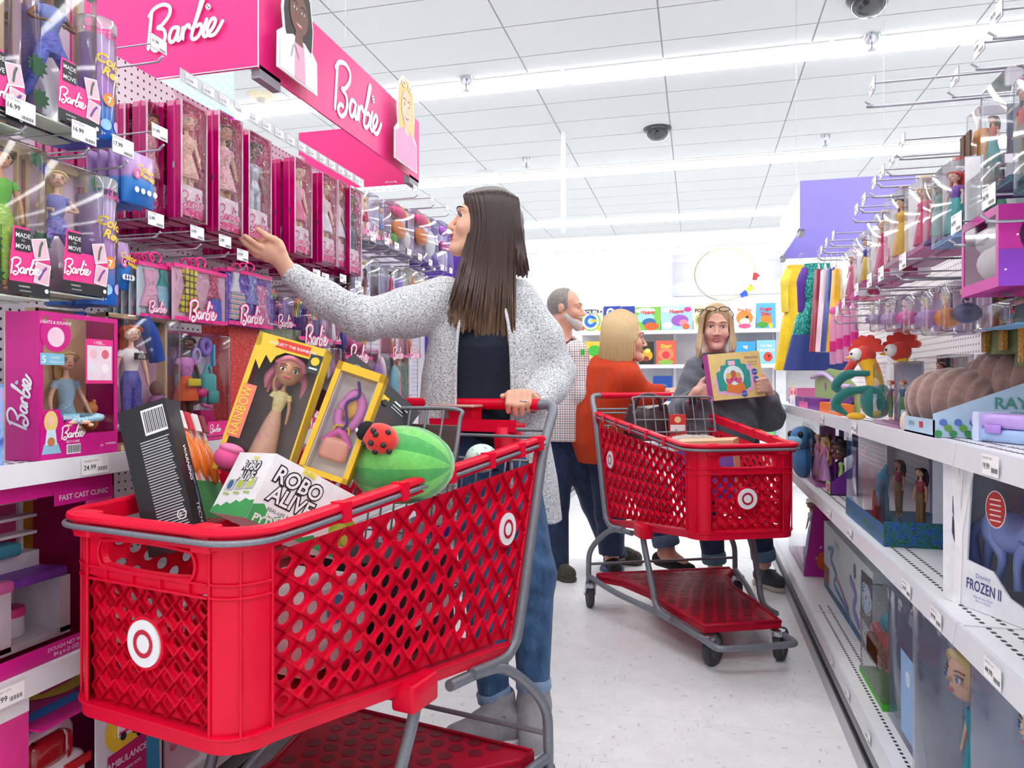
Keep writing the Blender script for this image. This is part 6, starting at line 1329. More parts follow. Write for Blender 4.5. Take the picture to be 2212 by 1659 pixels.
def travel_box():
    w, h, loc, rz = slot(-1, 384, 500, 688, 0, -1.27, .969); h = .29; t = thing('doll_box', 'box with a short-haired doll in an orange skirt and travel accessories', 'doll box', loc, rz); d = .065
    MB().box(-w/2, d-.003, 0, w/2, d, h, K('#b8b0d0', .5)).box(-w/2, 0, 0, w/2, d, .008, HPINK).box(-w/2, d*.7, h-.008, w/2, d, h, HPINK).build('carton', t); MB().rbox(-w/2+.002, -.004, .006, w/2-.002, d-.004, h-.004, .01, CLEAR).build('plastic_bubble', t)
    add_doll(t, 'd_travel', -.035, .035, .01, h*.93, skn='dark', hair='black', style='short', top=swirl('floral_purple', ['#5a3ab8', '#c86ad0', '#f0a0c0', '#4a5ad8'], 80), bottom=('skirt', '#f0641e'), pose='stand', rz=R(-20), wide=1.5, head=1.2)
    MB().rbox(-.062, .0, h*.50, -.016, .012, h*.57, .006, K('#f0e03a', .4)).build('belt_bag', t); TQ = K('#49b8b8', .45)
    MB().rbox(.02, .015, h*.33, .074, .05, h*.62, .016, TQ).rbox(.026, .006, h*.34, .068, .018, h*.46, .008, TQ).tube(catmull([(.03, .03, h*.6), (.047, .03, h*.7), (.064, .03, h*.6)], 4), .004, TQ, 6).build('backpack', t)
    b = MB(); b.tube([(.035+.016*math.cos(a), .03, h*.87+.02*math.sin(a)) for a in np.linspace(0, 6.28, 13)[:-1]], .009, K('#8a6ac8', .5), 8, closed=True); b.build('neck_pillow', t); MB().tube([(.0+.014*math.cos(a), .03, h*.78+.018*math.sin(a)) for a in np.linspace(0, 6.28, 13)[:-1]], .005, K('#b8a8e0', .4), 6, closed=True).build('headphones', t)
    MB().ell((.02, .03, h*.44), (.024, .016, .014), HPINK).build('travel_case', t); MB().box(.005, .02, .04, .06, .05, .08, MAG).box(.058, .02, .2, .066, .03, .26, K('#5ab8e0', .4)).tube([(.01, .02, h*.33), (.05, .02, h*.30)], .006, K('#f07ab8', .4), 6).build('toiletries', t)
    p = MB(); p.rect(.0, .012, w/2-.004, .05, -.005, HPINK); script_logo(p, .03, .03, .045, WHITE, -.006, w=.1); p.build('label', t)
travel_box()
def simple_box(label, side, X, px0, px1, pt, pb, colr, d, z0=None, group=None, name='toy_box', h=None, deco=None):
    w, hh, loc, rz = slot(side, px0, px1, pt, pb, X, z0); h = h or hh; t = thing(name, label, 'box', loc, rz, group); m = colr if not isinstance(colr, str) else K(colr, .42)
    MB().box(-w/2, 0, 0, w/2, d, h, m).build('carton', t); p = MB()
    if deco: deco(p, w, h, d)
    if p.v: p.build('print', t)
    return t
simple_box('red glittery box standing behind the travel doll box', -1, -1.30, 494, 557, 692, 0, swirl('red_glitter', ['#b0101e', '#d81f2c', '#f08a6a'], 260), .09, .969)
simple_box('grey green box with a leaf print behind the yellow doll box', -1, -1.30, 560, 650, 702, 0, swirl('moss_print', ['#8f9a86', '#a8b09c', '#5f8a3a'], 30), .09, .969)
carded('doll in a bright round pack standing behind the yellow box', -1, -1.28, 652, 742, 735, 0, swirl('pastel_bg', ['#cfe4b0', '#f0d8e8', '#a8d4e8'], 25), 'd_pk', z0=.969, d=.06, skn='tan', hair='pink', style='long', top='#f4e4a0', bottom=('skirt', '#f0a0c8'), group='doll packs standing on the hip-high left shelf', hd=.9)
carded('pink pack with a doll and a purple comb beside the cardigan', -1, -1.28, 745, 845, 745, 0, '#e88ac4', 'd_dk3', z0=.969, d=.06, skn='dark', hair='black', style='curly', top='#f08ad0', bottom=('gown', '#f09ad8'), group='doll packs standing on the hip-high left shelf', shapes=((.3, .5, .07, .3, '#8a3ac0'), (.42, .6, .04, .3, '#f2d0e8')))
carded('pack with a mermaid-coloured doll next to the cardigan', -1, -1.28, 848, 905, 757, 0, swirl('lagoon_bg', ['#4a7a8c', '#6aa080', '#c0a080'], 25), 'd_mer', z0=.969, d=.05, skn='fair', hair='pink', style='long', top='#f0c0d0', bottom=('gown', '#f2a8cc'), group='doll packs standing on the hip-high left shelf', shapes=((-.25, .5, .12, .3, '#8ad0e0'),))
# row of purple packs above that shelf
PUR = swirl('purple_rainbow', ['#5a2f9c', '#7a46b8', '#a05ad0'], 18)
def rainbow(t, w, h):
    b = MB()
    for i, cc in enumerate(('#e0506a', '#f0a04a', '#f0e06a', '#5ac08a', '#8a5ad0')): b.stroke([((.34-.045*i)*w*math.cos(a), h*.66+(.34-.045*i)*w*math.sin(a)) for a in np.linspace(0, math.pi, 8)], .03*w, .043, K(cc, .5), 3)
    b.build('rainbow_print', t)
for i, (a, b_, pt, pb, lb, kw) in enumerate(((590, 640, 628, 702, 'purple rainbow pack with a brown-skinned doll, left of the sleeve', dict(skn='brown', hair='black', style='long', top='#c04a9c', bottom=('skirt', '#3a3a5c'))), (644, 720, 650, 735, 'purple rainbow pack with a lilac-haired doll under the sleeve', dict(skn='tan', hair='pink', style='long', top='#d03a8c', bottom=('trousers', '#c8c8d8'))))):
    t = carded(lb, -1, -1.28, a, b_, pt, pb, PUR, 'x%d' % i, d=.045, group='purple rainbow doll packs', head=1.5, **kw); w, h, _, _ = slot(-1, a, b_, pt, pb, -1.28); rainbow(t, w, h)
carded('small pink pack with a purple-dressed doll below the forearm', -1, -1.28, 722, 738, 655, 745, '#e6b8d8', 'x2', d=.04, skn='fair', hair='platinum', style='long', top='#f4f0f4', bottom=('gown', '#f4eef4'), group='small doll packs below the forearm')
carded('pink pack with a chair and tiny clothes below the elbow', -1, -1.28, 745, 805, 700, 775, '#d87ab0', None, d=.045, group='small doll packs below the forearm', shapes=((-.25, .5, .12, .3, '#c83a8a'), (.1, .45, .14, .22, '#f06ab0'), (.3, .6, .1, .2, '#f0d04a'), (-.4, .5, .06, .3, '#3a4a9c')))
carded('pack with a blonde doll in a white coat under the elbow', -1, -1.28, 842, 876, 704, 772, '#e8a8bc', 'x3', d=.045, group='small doll packs below the forearm', skn='fair', hair='blonde', style='long', top='#f4f4f6', bottom=('trousers', '#f0a07a'))
carded('pack with a brown-haired doll in a white shirt by the cardigan edge', -1, -1.28, 880, 910, 700, 772, '#f0bcc8', 'x4', d=.045, group='small doll packs below the forearm', skn='fair', hair='brown', style='short', top='#f4f4f6', bottom=('trousers', '#e88a5a'))
# upper far row
for lb, a, b_, pt, pb, cd, kw, sh in (('clear pack with a doll wearing a red bow', 783, 822, 398, 505, '#f0dce6', dict(skn='fair', hair='platinum', style='long', top='#f0d8c8', bottom=('skirt', '#c82a5a')), ()),
      ('pack with a blonde doll in a blue dress', 824, 848, 432, 520, '#c0c8ee', dict(skn='tan', hair='blonde', style='short', top='#8ab0e0', bottom=('skirt', '#6a8ad0')), ()),
      ('pack with a pink umbrella and orange toy house', 850, 897, 428, 528, '#cfc4ec', None, ((0, .82, .42, .12, '#ee3a8a'), (.18, .83, .16, .11, '#f4d840'), (-.05, .45, .3, .2, '#e8863a'), (-.3, .16, .1, .14, '#6ac04a'), (.28, .3, .14, .2, '#f4f0f4'))),
      ('second pack with a pink umbrella, farther along the hooks', 903, 950, 448, 545, '#d4c8f0', None, ((-.1, .82, .36, .12, '#ee3a8a'), (.05, .83, .14, .11, '#f4d840'), (-.15, .45, .22, .2, '#e8863a'), (.25, .4, .2, .3, '#eef0fa'))),
      ('purple pack with magenta trim beside the woman\'s nose', 953, 985, 470, 575, '#6a3ab8', None, ((.0, .5, .3, .1, '#d83aa0'), (-.1, .8, .2, .1, '#b84ad8')))):
    carded(lb, -1, -1.28, a, b_, pt, pb, cd, ('u%d' % a) if kw else None, d=.05, group='packs hanging in the far upper row', shapes=sh, extra=2, logo=bool(kw), accent='#e86ab0' if kw else None, **(kw or {}))
# second far row
for lb, a, b_, pt, pb, cd, kw, sh in (('boxed blonde doll in a black dress above the sleeve', 778, 824, 540, 650, '#b8b4dc', dict(skn='tan', hair='blonde', style='short', top='#26262e', bottom=('skirt', '#7a2a4a')), ()),
      ('pack with a dark-haired doll in a pink dress above the sleeve', 842, 880, 568, 660, '#d0d4e2', dict(skn='dark', hair='black', style='curly', top='#e03a7a', bottom=('skirt', '#e03a7a')), ((.3, .6, .1, .2, '#8a6ad8'),)),
      ('pack with a blonde child doll in a rainbow top above the sleeve', 888, 930, 575, 665, '#c8ccd8', dict(skn='fair', hair='blonde', style='long', top='#f08a3a', bottom=('skirt', '#e8d84a')), ((.28, .7, .12, .14, '#f0d890'),))):
    carded(lb, -1, -1.28, a, b_, pt, pb, cd, 'v%d' % a, d=.05, group='packs hanging in the far second row', shapes=sh, extra=1, accent=None, logo=False, **kw)
carded('boxed brown-haired doll half hidden by the last magenta bag', -1, -1.29, 758, 776, 560, 640, '#8a3a6a', 'v0', d=.05, skn='brown', hair='brown', style='long', top='#2a2a30', bottom=('skirt', '#2a2a30'), accent=None, logo=False)
# lower left shelf: dough playset in a clear-fronted carton
def clinic():
    w, h, loc, rz = slot(-1, -120, 246, 1036, 0, -1.24, .573); h = .355; t = thing('playset_box', 'large pink carton showing a white toy clinic desk and shelves', 'playset', loc, rz); d = .22; MG = K('#d0178a', .42); WT = K('#ece8ee', .5); PU = K('#8a4ac0', .45)
    b = MB(); b.box(-w/2, d-.004, 0, w/2, d, h, K('#e8c23a', .6)); b.box(-w/2, 0, 0, w/2, d, .004, MG); b.box(-w/2, 0, h-.03, w/2, d, h, MG); b.box(w/2-.004, 0, .004, w/2, d, h, MG); b.box(-w/2, 0, .004, -w/2+.004, d, h, MG); b.box(-w/2, -.001, 0, w/2, .003, .032, MG); b.box(w/2-.075, -.001, h*.55, w/2-.004, .003, h-.03, K('#e84a9a', .45)); b.build('carton', t)
    MB().rect(-w/2, .03, w/2, h-.03, 0, CLEAR).build('plastic_window', t)
    b = MB(); b.rbox(-.19, .03, .15, .10, .16, .168, .012, PU); b.box(-.19, .03, .035, -.165, .16, .15, WT); b.box(-.06, .03, .035, -.035, .16, .15, WT); b.box(.075, .03, .035, .10, .16, .15, WT); b.box(-.19, .03, .03, .10, .16, .045, WT); b.box(-.19, .15, .04, .10, .158, .15, WT); b.rbox(-.19, .022, .15, -.03, .05, .172, .01, K('#f07ac0', .4)); b.build('toy_desk', t)
    b = MB(); b.box(-.06, .1, .168, .09, .15, .20, WT); b.box(-.05, .13, .2, -.04, .14, .33, WT); b.box(.07, .13, .2, .08, .14, .33, WT); 
    for z in (.235, .27, .305): b.box(-.055, .10, z, .085, .14, z+.006, WT)
    b.box(-.05, .138, .2, .08, .142, .31, K('#c8447a', .5)); b.rbox(-.03, .085, .20, .04, .13, .226, .008, K('#3a9ab0', .45)); b.box(-.03, .13, .31, .06, .136, .34, K('#3a4a6a', .4)); b.build('toy_shelf', t)
    for x, c1, c2 in ((-.13, '#7a3ab0', '#d8dcec'), (.01, '#e8408a', '#e8e4ee')): MB().lathe([(.028, .046), (.028, .085)], K(c2, .5), 18, Matrix.Translation((x, .09, 0))).lathe([(.03, .085), (.03, .10), (.027, .102)], K(c1, .4), 18, Matrix.Translation((x, .09, 0))).build('dough_tub', t)
    MB().lathe([(.016, .17), (.018, .21), (.016, .23)], PU, 14, Matrix.Translation((-.15, .06, 0))).lathe([(.013, .235), (.02, .27)], HPINK, 14, Matrix.Translation((-.16, .07, 0))).tube([(-.105, .07, .19), (-.11, .07, .29)], .003, WT, 6).lathe([(.003, .27), (.014, .30), (.016, .325)], HPINK, 12, Matrix.Translation((-.11, .07, 0))).build('toy_tools', t)
    p = MB(); p.rect(w/2-.155, h-.052, w/2-.008, h-.022, -.0022, MG); p.text('FAST CAST CLINIC', w/2-.081, h-.042, .015, WHITE, -.0028, bold=.005); p.rect(w/2-.066, h*.6, w/2-.012, h*.82, -.0022, K('#f0b8d4', .5)); p.rect(w/2-.058, h*.64, w/2-.02, h*.78, -.0026, K('#c83a5a', .5)); p.text('DOUGH NET WT.', .06, .018, .011, WHITE, -.0022, .5); p.text('84 g e (3 OZ)', .06, .006, .011, WHITE, -.0022, .5); p.text('4+', .12, .014, .009, WHITE, -.0022); p.text('WARNING', .155, .017, .006, WHITE, -.0022); p.text('CHOKING HAZARD', .155, .009, .004, WHITE, -.0022); p.build('print', t)
clinic()
# base shelf: ambulance carton and others
def ambulance():
    w, h, loc, rz = slot(-1, 62, 352, 1530, 0, -1.235, .161); h = .30; t = thing('playset_box', 'open carton with a white toy ambulance on the bottom left shelf', 'playset', loc, rz); d = .30; MG = K('#c81a86', .42); BL = K('#1f78d0', .42)
    MB().box(-w/2, d-.004, 0, w/2, d, h, MG).box(-w/2+.16, 0, 0, w/2, .004, h, K('#dfe3ea', .5)).box(-w/2, 0, 0, w/2, d, .004, MG).box(w/2-.004, 0, 0, w/2, d, h, MG).box(-w/2, -.03, h-.003, w/2, d, h, MG).build('carton', t)
    b = MB(); b.rbox(-w/2+.0, .02, .01, -w/2+.17, .26, h*.62, .03, K('#f2f2f6', .35)); b.rbox(-w/2+.005, .04, h*.58, -w/2+.165, .24, h*.86, .04, K('#f2f2f6', .35)); b.build('toy_ambulance', t)
    MB().rbox(-w/2+.03, .028, h*.60, -w/2+.13, .06, h*.82, .03, K('#a81a22', .2, coat=.5)).box(-w/2+.0, .016, h*.50, -w/2+.05, .022, h*.56, K('#c82028', .4)).box(-w/2+.10, .016, h*.53, -w/2+.165, .022, h*.59, K('#c82028', .4)).box(-w/2+.06, .015, .02, -w/2+.13, .021, h*.42, K('#22222a', .3)).build('windshield', t)
    p = MB(); y = -.0012; T0 = None
    p.poly([(-w/2+.165, h*.92), (-w/2+.19, h*.985), (-w/2+.19, h*.96), (w/2-.05, h*.96), (w/2-.05, h*.88), (-w/2+.19, h*.88), (-w/2+.19, h*.855)], y, BL); p.text('TRY ME', w/2-.12, h*.895, .022, K('#f5e03a', .4), y-.0006, 0, bold=.02)
    cx = -w/2+.245; p.disc(cx, h*.66, .062, y, K('#f2d83a', .45), 24, .055); p.rbox(cx-.03, y-.004, h*.60, cx+.035, y-.002, h*.70, .005, WHITE); p.rect(cx-.03, h*.62, cx+.035, h*.64, y-.0045, HPINK); p.disc(cx-.015, h*.60, .009, y-.0048, BLK2); p.disc(cx+.02, h*.60, .009, y-.0048, BLK2)
    p.poly([(cx-.06, .03), (cx+.058, .03), (cx+.058, h*.53), (cx-.055, h*.5)], y-.0004, K('#c81a72', .42)); p.text('AMBULANCE', cx, h*.40, .02, WHITE, y-.001, bold=.02); p.text('TRANSFORMS INTO', cx, h*.33, .0095, WHITE, y-.001, bold=.01); p.text('HOSPITAL', cx, h*.22, .02, WHITE, y-.001, bold=.02); p.poly([(cx-.06, h*.06), (cx+.05, h*.06), (cx+.07, h*.12), (cx+.05, h*.18), (cx-.06, h*.18)], y-.0008, K('#1a3a8c', .42)); p.text('2+ FEET (60+ CM)', cx, h*.09, .013, WHITE, y-.0014, bold=.015)
    p.disc(w/2-.055, h*.62, .035, y, K('#c08a6a', .5), 20, .045); p.poly([(w/2-.1, .02), (w/2-.01, .02), (w/2-.015, h*.5), (w/2-.09, h*.5)], y+.0003, K('#3a9ad0', .5)); p.disc(w/2-.05, h*.68, .05, y+.0004, K('#2a1a1a', .6), 20, .055); p.rect(w/2-.12, .01, w/2-.06, h*.14, y-.0002, HPINK); p.build('print', t)
    q = MB(); T = Matrix.Translation((0, 0, h+.0012)) @ Matrix.Rotation(-math.pi/2, 4, 'X'); q.disc(-.01, .13, .075, 0, K('#f2d83a', .45), 24, .06, T); q.text('TRY ME', -.12, .16, .022, K('#f5e03a', .4), -.001, T=T); q.poly([(-.16, .02), (-.02, .02), (-.02, .055), (-.16, .055)], 0, BL, T); q.rect(-.05, .11, .03, .15, -.001, HPINK, T); q.v = [(a, b_, c) for a, b_, c in q.v]; q.build('top_print', t)
ambulance()
simple_box('pink starry box at the bottom left picture corner', -1, -1.235, -130, 62, 1590, 0, K('#e83a94', .42), .16, .161, deco=lambda p, w, h, d: [p.rect(-w/2, h-.03, w/2, h-.006, -.001, WHITE)]+[p.disc(w/2-.03-.04*k, h*.5+.03*math.sin(k*3), .004, -.001, WHITE, 8) for k in range(4)])
simple_box('pale pink box behind the red cart on the bottom shelf', -1, -1.245, 356, 430, 1590, 0, K('#e6c4d4', .45), .2, .161, h=.21, deco=lambda p, w, h, d: script_logo(p, 0, h*.4, w*.7, K('#e8509c', .4), -.001))
simple_box('blue patterned box cut by the left picture edge on the hip-high shelf', -1, -1.245, -60, 8, 830, 0, swirl('blue_pattern', ['#3a5ab8', '#8ab0e8', '#c0a0e0'], 30), .1, .969)
# far shelving unit stock
for i, (y, z, w, h, cc, lb) in enumerate(((5.75, 1.452, .3, .36, '#e84a9a', 'pink window box on top of the far shelving unit'), (6.2, 1.452, .3, .34, '#c9a0d8', 'lilac box on top of the far shelving unit'), (6.65, 1.452, .34, .3, '#f08ac0', 'rose box on top of the far shelving unit'), (7.2, 1.452, .4, .32, '#d8b8e0', 'pale purple box at the far end of the far shelving unit'), (5.8, 1.002, .4, .34, '#f2d8e4', 'pale pink carton on the middle shelf of the far shelving unit'), (6.6, 1.002, .4, .34, '#e8e0d0', 'cream carton on the middle shelf of the far shelving unit'), (6.0, .602, .5, .3, '#e8d8c0', 'beige carton on the lower shelf of the far shelving unit'), (7.0, .602, .5, .3, '#d8c8e0', 'lilac carton on the lower shelf of the far shelving unit'))):
    t = thing('toy_box', lb, 'box', (-1.24, y, z), math.pi/2, 'boxes on the far shelving unit'); MB().box(-w/2, 0, 0, w/2, .25, h, K(cc, .45)).build('carton', t); MB().rect(-w*.36, h*.2, w*.36, h*.85, -.001, K('#8aa0b8', .3)).disc(0, h*.5, w*.2, -.002, K('#f4dce8', .5)).build('print', t)
# ---------------------------------------------------------------- right side stock
RH1 = [(2152, 30), (2115, 100), (2062, 168), (1884, 188), (1948, 308), (1926, 345), (1905, 372), (1888, 395), (1866, 430), (1850, 452), (1800, 508), (1785, 524), (1774, 540)]
RH2 = [(2136, 425), (2066, 482), (1950, 565), (1903, 592), (1878, 606), (1850, 626), (1822, 655), (1808, 672)]
for px, py, X, pr, tw in ((2152, 30, .47, '19.99', .05), (2115, 100, .47, '19.99', .05), (2062, 168, .49, '16.99', .045), (1884, 188, .33, '16.99', .045), (1948, 308, .47, '9.99', .05), (1926, 345, .47, '9.99', .05), (1905, 372, .47, '9.99', .05), (1888, 395, .47, '12.99', .05), (1866, 430, .47, '12.99', .05), (1850, 452, .47, '12.99', .05), (1800, 508, .47, '7.99', .05), (1785, 524, .47, '7.99', .05), (1774, 540, .47, '7.99', .05),
                         (2136, 425, .48, '24.99', .06), (2066, 482, .48, '14.99', .06), (1950, 565, .46, '9.99', .06), (1903, 592, .46, '9.99', .06), (1878, 606, .46, '9.99', .06), (1850, 626, .46, '9.99', .06), (1822, 655, .46, '6.99', .055), (1808, 672, .46, '6.99', .055)):
    rows_ = RH1 if (px, py) in RH1 else RH2; hook(1, px, py, X, pr, depth=.93-X, tagw=tw, label='%s tagged peg hook from the camera in the %s right row' % (ORD[rows_.index((px, py))], 'upper' if rows_ is RH1 else 'lower'))
def clearbox(label, X, px0, px1, pt, pb, key, d, back='#dfe6f0', base='#6a8fb8', group=None, z0=None, name='doll_box', hd=.9, dolls=1, **kw):
    w, h, loc, rz = slot(1, px0, px1, pt, pb, X, z0); t = thing(name, label, 'doll box', loc, rz, group)
    MB().box(-w/2, d-.003, 0, w/2, d, h, K(back, .5) if isinstance(back, str) else back).box(-w/2, .002, 0, w/2, d-.003, h*.06, K(base, .5) if isinstance(base, str) else base).build('carton', t)
    MB().rbox(-w/2, 0, .001, w/2, d-.003, h, .006, CLEAR).build('plastic_box', t)
    for k in range(dolls): add_doll(t, key, (k-(dolls-1)/2)*w*.45, d*.5, h*.06, h*hd*.96, rz=R(28), **dict(dict(head=1.2, wide=1.35), **kw))
    return t, w, h
clearbox('tall clear box with a doll in a red top at the upper right', .50, 2178, 2116, 140, 392, 'r_red', .10, '#9fb0bc', '#3a6a7a', skn='tan', hair='black', style='long', top='#c8283a', bottom=('trousers', '#6a6048'))
clearbox('second clear box with a red-topped doll cut by the right edge', .50, 2260, 2186, 110, 380, 'r_red', .10, '#9fb0bc', '#3a6a7a')
t, w, h = clearbox('navy window box with a doll, left of the tall clear box', .56, 2112, 2086, 228, 372, 'r_navy', .08, '#2f5a8c', '#2a7a4a', skn='tan', hair='brown', style='long', top='#b84a3a', bottom=('gown', '#2a9a9a'))
clearbox('pale clear box with a green base below the tall clear box', .53, 2140, 2078, 352, 455, None or 'r_grn', .09, '#d8e4ea', '#2f6a4a', skn='tan', hair='brown', style='long', top='#4a8a6a', bottom=('gown', '#3a7a5a'))
# princess-style boxes
PR = [('clear box with a red-haired doll in a teal and blue gown', 2058, 2010, 338, 512, dict(skn='fair', hair='scarlet', style='long', top='#7a4ab0', bottom=('gown', '#4aa8a8')), '#cfe0f4', '#8ab0e0'),
 ('slim box with a dark-haired doll in a teal gown', 2012, 1992, 378, 520, dict(skn='brown', hair='black', style='long', top='#1f7a6a', bottom=('gown', '#1f8a7a')), '#c83a8a', '#5a2a8a'),
 ('box with a blonde doll in a pink gown, right one', 1990, 1952, 378, 535, dict(skn='fair', hair='blonde', style='long', top='#d81f6a', bottom=('gown', '#e0407a')), '#ead4e4', '#d88ab8'),
 ('box with a brown-haired doll in a yellow gown', 1942, 1908, 402, 560, dict(skn='fair', hair='brown', style='long', top='#e8b83a', bottom=('gown', '#ecc04a')), '#ecdce8', '#e0b8d0'),
 ('box with a blonde doll in a pink gown, left one', 1904, 1872, 452, 596, dict(skn='fair', hair='blonde', style='long', top='#d81f6a', bottom=('gown', '#e0407a')), '#ead4e4', '#d88ab8'),
 ('purple topped box with a black-haired doll', 1866, 1842, 498, 612, dict(skn='fair', hair='black', style='short', top='#3a4aa8', bottom=('gown', '#ecd04a')), '#5a2a7a', '#c03a8a'),
 ('small pink box at the far end of the gown dolls', 1836, 1812, 536, 640, dict(skn='fair', hair='pink', style='long', top='#f08ab0', bottom=('gown', '#e86a9a')), '#eab0c8', '#e86a9a')]
for i, (lb, a, b_, pt, pb, kw, bk, bs_) in enumerate(PR):
    t, w, h = clearbox(lb, .505, a, b_, pt, pb, 'pr%d' % i, .055, bk, bs_, 'dolls in gowns boxed on the right hooks', wide=1.75, head=1.35, **kw); MB().box(w/2-.001, .022, 0, w/2+.0008, .052, h*.98, K('#f2eef4', .5)).build('side_card', t)
    for k in range(1): c = copy_tree(t); c.location = t.location+Vector((.07, -.003, 0)); c['label'] = 'spare behind the '+lb
# small packs on the lower hooks
for i, (a, b_, pt, pb, lb, hr, dc) in enumerate(((2056, 2028, 600, 715, 'dark clear pack nearest the green costume', 'black', '#4a4a6a'), (2020, 1985, 612, 722, 'small clear pack with an orange toy horse', 'blonde', '#d8803a'), (1980, 1945, 624, 718, 'small clear pack with a lilac doll', 'blonde', '#b88ad0'), (1938, 1908, 632, 712, 'small clear pack with a pink crown', 'pink', '#e85ab0'), (1903, 1876, 640, 712, 'small clear pack with a blonde mini doll', 'blonde', '#c8a0d8'), (1872, 1846, 648, 708, 'small clear pack with two mini dolls at the far end', 'platinum', '#a890c8'))):
    carded(lb, 1, .50, a, b_, pt, pb, '#b8a8c8', 'sm%d' % i, d=.07, group='small clear packs on the lower right hooks', accent=None, logo=False, skn='fair', hair=hr, style='long', top=dc, bottom=('skirt', dc), head=1.8, shapes=((.2, .35, .2, .2, dc),), hd=.8, extra=1)
# magenta box with a white plush pet
w, h, loc, rz = slot(1, 2157, 2077, 441, 618, .50); t = thing('toy_box', 'magenta window box with a white and grey toy animal', 'box', loc, rz); d = .16; MGX = K('#c82a9c', .42)
window_box(t, w, h, d, MGX, K('#e8dce8', .5), (.07, .14)); MB().ell((-.01, .06, h*.40), (w*.44, .055, h*.3), K('#ece8ec', .9), 16, 12).ell((-.02, .045, h*.68), (w*.28, .042, h*.2), K('#c8c4cc', .8), 14, 10).ell((-w*.2, .05, h*.74), (.014, .012, .03), K('#8a8690', .8)).ell((w*.12, .05, h*.76), (.014, .012, .03), K('#8a8690', .8)).ell((-w*.22, .06, h*.4), (.03, .04, .06), K('#7a8088', .8)).build('plush_toy', t)
T = Matrix.Translation((-w/2-.0006, d/2, 0)) @ Matrix.Rotation(math.pi/2, 4, 'Z') @ Matrix.Rotation(math.pi, 4, 'Z'); p = MB(); T = Matrix.Translation((w/2+.001, d/2, 0)) @ Matrix.Rotation(math.pi/2, 4, 'Z')
p.rect(-d/2, 0, d/2, h*.45, 0, K('#8a3ac0', .45), T); p.disc(-.02, h*.62, .028, -.0006, K('#2a1c20', .6), 18, .034, T); p.disc(-.005, h*.60, .016, -.001, SKIN['tan'], 16, .02, T); p.poly([(-.03, h*.1), (.02, h*.1), (.012, h*.5), (-.018, h*.5)], -.0008, K('#e8dcc0', .5), T); p.rect(-.02, h*.38, .014, h*.5, -.0012, K('#c83a3a', .5), T)
for k in range(9): p.disc(-.07+.018*k, h*(.2+.6*((k*7) % 10)/10), .002, -.0008, WHITE, 6, None, T)
p.build('side_print', t); c = copy_tree(t); c.location = loc+Vector((.165, -.004, 0)); c['label'] = 'second magenta window box deeper on the same hook'
clearbox('flat clear pack with coloured bits under the magenta box', .52, 2190, 2118, 640, 700, 'r_flat', .05, '#7a96a8', '#5a8ab0', hd=.8, skn='tan', hair='black', style='long', top='#c83a4a', bottom=('skirt', '#3a7a8a'))
# costumes on hangers
def garment(label, X, px, pyt, pyb, w0, w1, mat, sheen_mat=None, sleeves=None, trim=None, depth=.05, group='costumes on hangers', hem=None, rz=None, waist=.4):
    Y, zt = onX(px, pyt, X); _, zb = onX(px, pyb, X); h = zt-zb; t = thing('costume', label, 'costume', (X+depth, Y, zb), rz if rz is not None else -math.pi/2, group); rings = []
    for j in range(13):
        q = j/12; ww = w0+(w1-w0)*(1-q)**1.2; 
        if waist and .5 < q < .75: ww *= .82
        rings.append([((ww/2+.006*math.sin(5*a+j*.3)*(1-q))*math.cos(a), (depth*.7*(.5+.5*(1-q))+.008*math.sin(7*a)*(1-q))*math.sin(a), h*q) for a in np.linspace(0, 2*math.pi, 25)[:-1]])
    if hem:
        MB().loft(rings[:5], hem, cap=False).build('hem', t); MB().loft(rings[4:], mat).build('bodice', t)
    else: MB().loft(rings, mat).build('cloth', t)
    if sleeves:
        for s in (-1, 1): MB().tube(catmull([(s*w0*.42, 0, h*.95), (s*w0*.62, -.01, h*.82), (s*w0*.6, -.01, h*.55)], 4), [w0*.17]*5+[w0*.14]*4, sleeves, 10).build('sleeve', t)
    if trim:
        for s in trim[1]: MB().box(s*w0-.012, -depth*.78, h*.02, s*w0+.012, -depth*.66, h*.98, trim[0]).build('gold_trim', t)
    MB().tube(catmull([(-w0*.4, 0, h*.98), (0, 0, h+.03), (w0*.4, 0, h*.98)], 4), .003, K('#e8e8ee', .3), 6).tube(catmull([(0, 0, h+.03), (0, 0, h+.06), (.012, 0, h+.075), (.02, 0, h+.06)], 4), .002, PEGW, 5).build('hanger', t)
    return t
GOLD = swirl('gold_trim_print', ['#c8922a', '#8a5a1a', '#e0b04a'], 160); SATIN = lambda c: K(c, .28, var=.18, scale=14, bump=.3)
garment('olive green costume robe with gold trim', .60, 2125, 455, 765, .17, .22, cloth('olive_cloth', [(.3, '#5a6238'), (.7, '#717a48')], 20), trim=(GOLD, (-.28, .28)), depth=.07, waist=0)
garment('brown and orange costume beside the clear boxes', .55, 2074, 288, 462, .05, .06, SATIN('#e8962a'), trim=(K('#5a3218', .6), (.35, -.35)), depth=.04, waist=0)
garment('second olive green costume deeper on the rail', .60, 2185, 480, 790, .15, .2, cloth('olive_cloth', [], 20), depth=.07, waist=0, trim=(GOLD, (0,)))
SEQT = nodes_mat('teal_sequin', lambda nt, b: (nt.links.new(ramp(nt, tex(nt, 'ShaderNodeTexVoronoi', objco(nt), Scale=90.0).outputs['Distance'], [(.1, '#5ad0c0'), (.5, '#0f7a72')]), b.inputs['Base Color']), b.inputs['Roughness'].__setattr__('default_value', .25), b.inputs['Metallic'].__setattr__('default_value', .4)))
garment('yellow satin princess dress at the end of the right shelves', .50, 1693, 575, 800, .16, .30, SATIN('#f2c818'), sleeves=SATIN('#f6d84a'), depth=.09, rz=R(20))
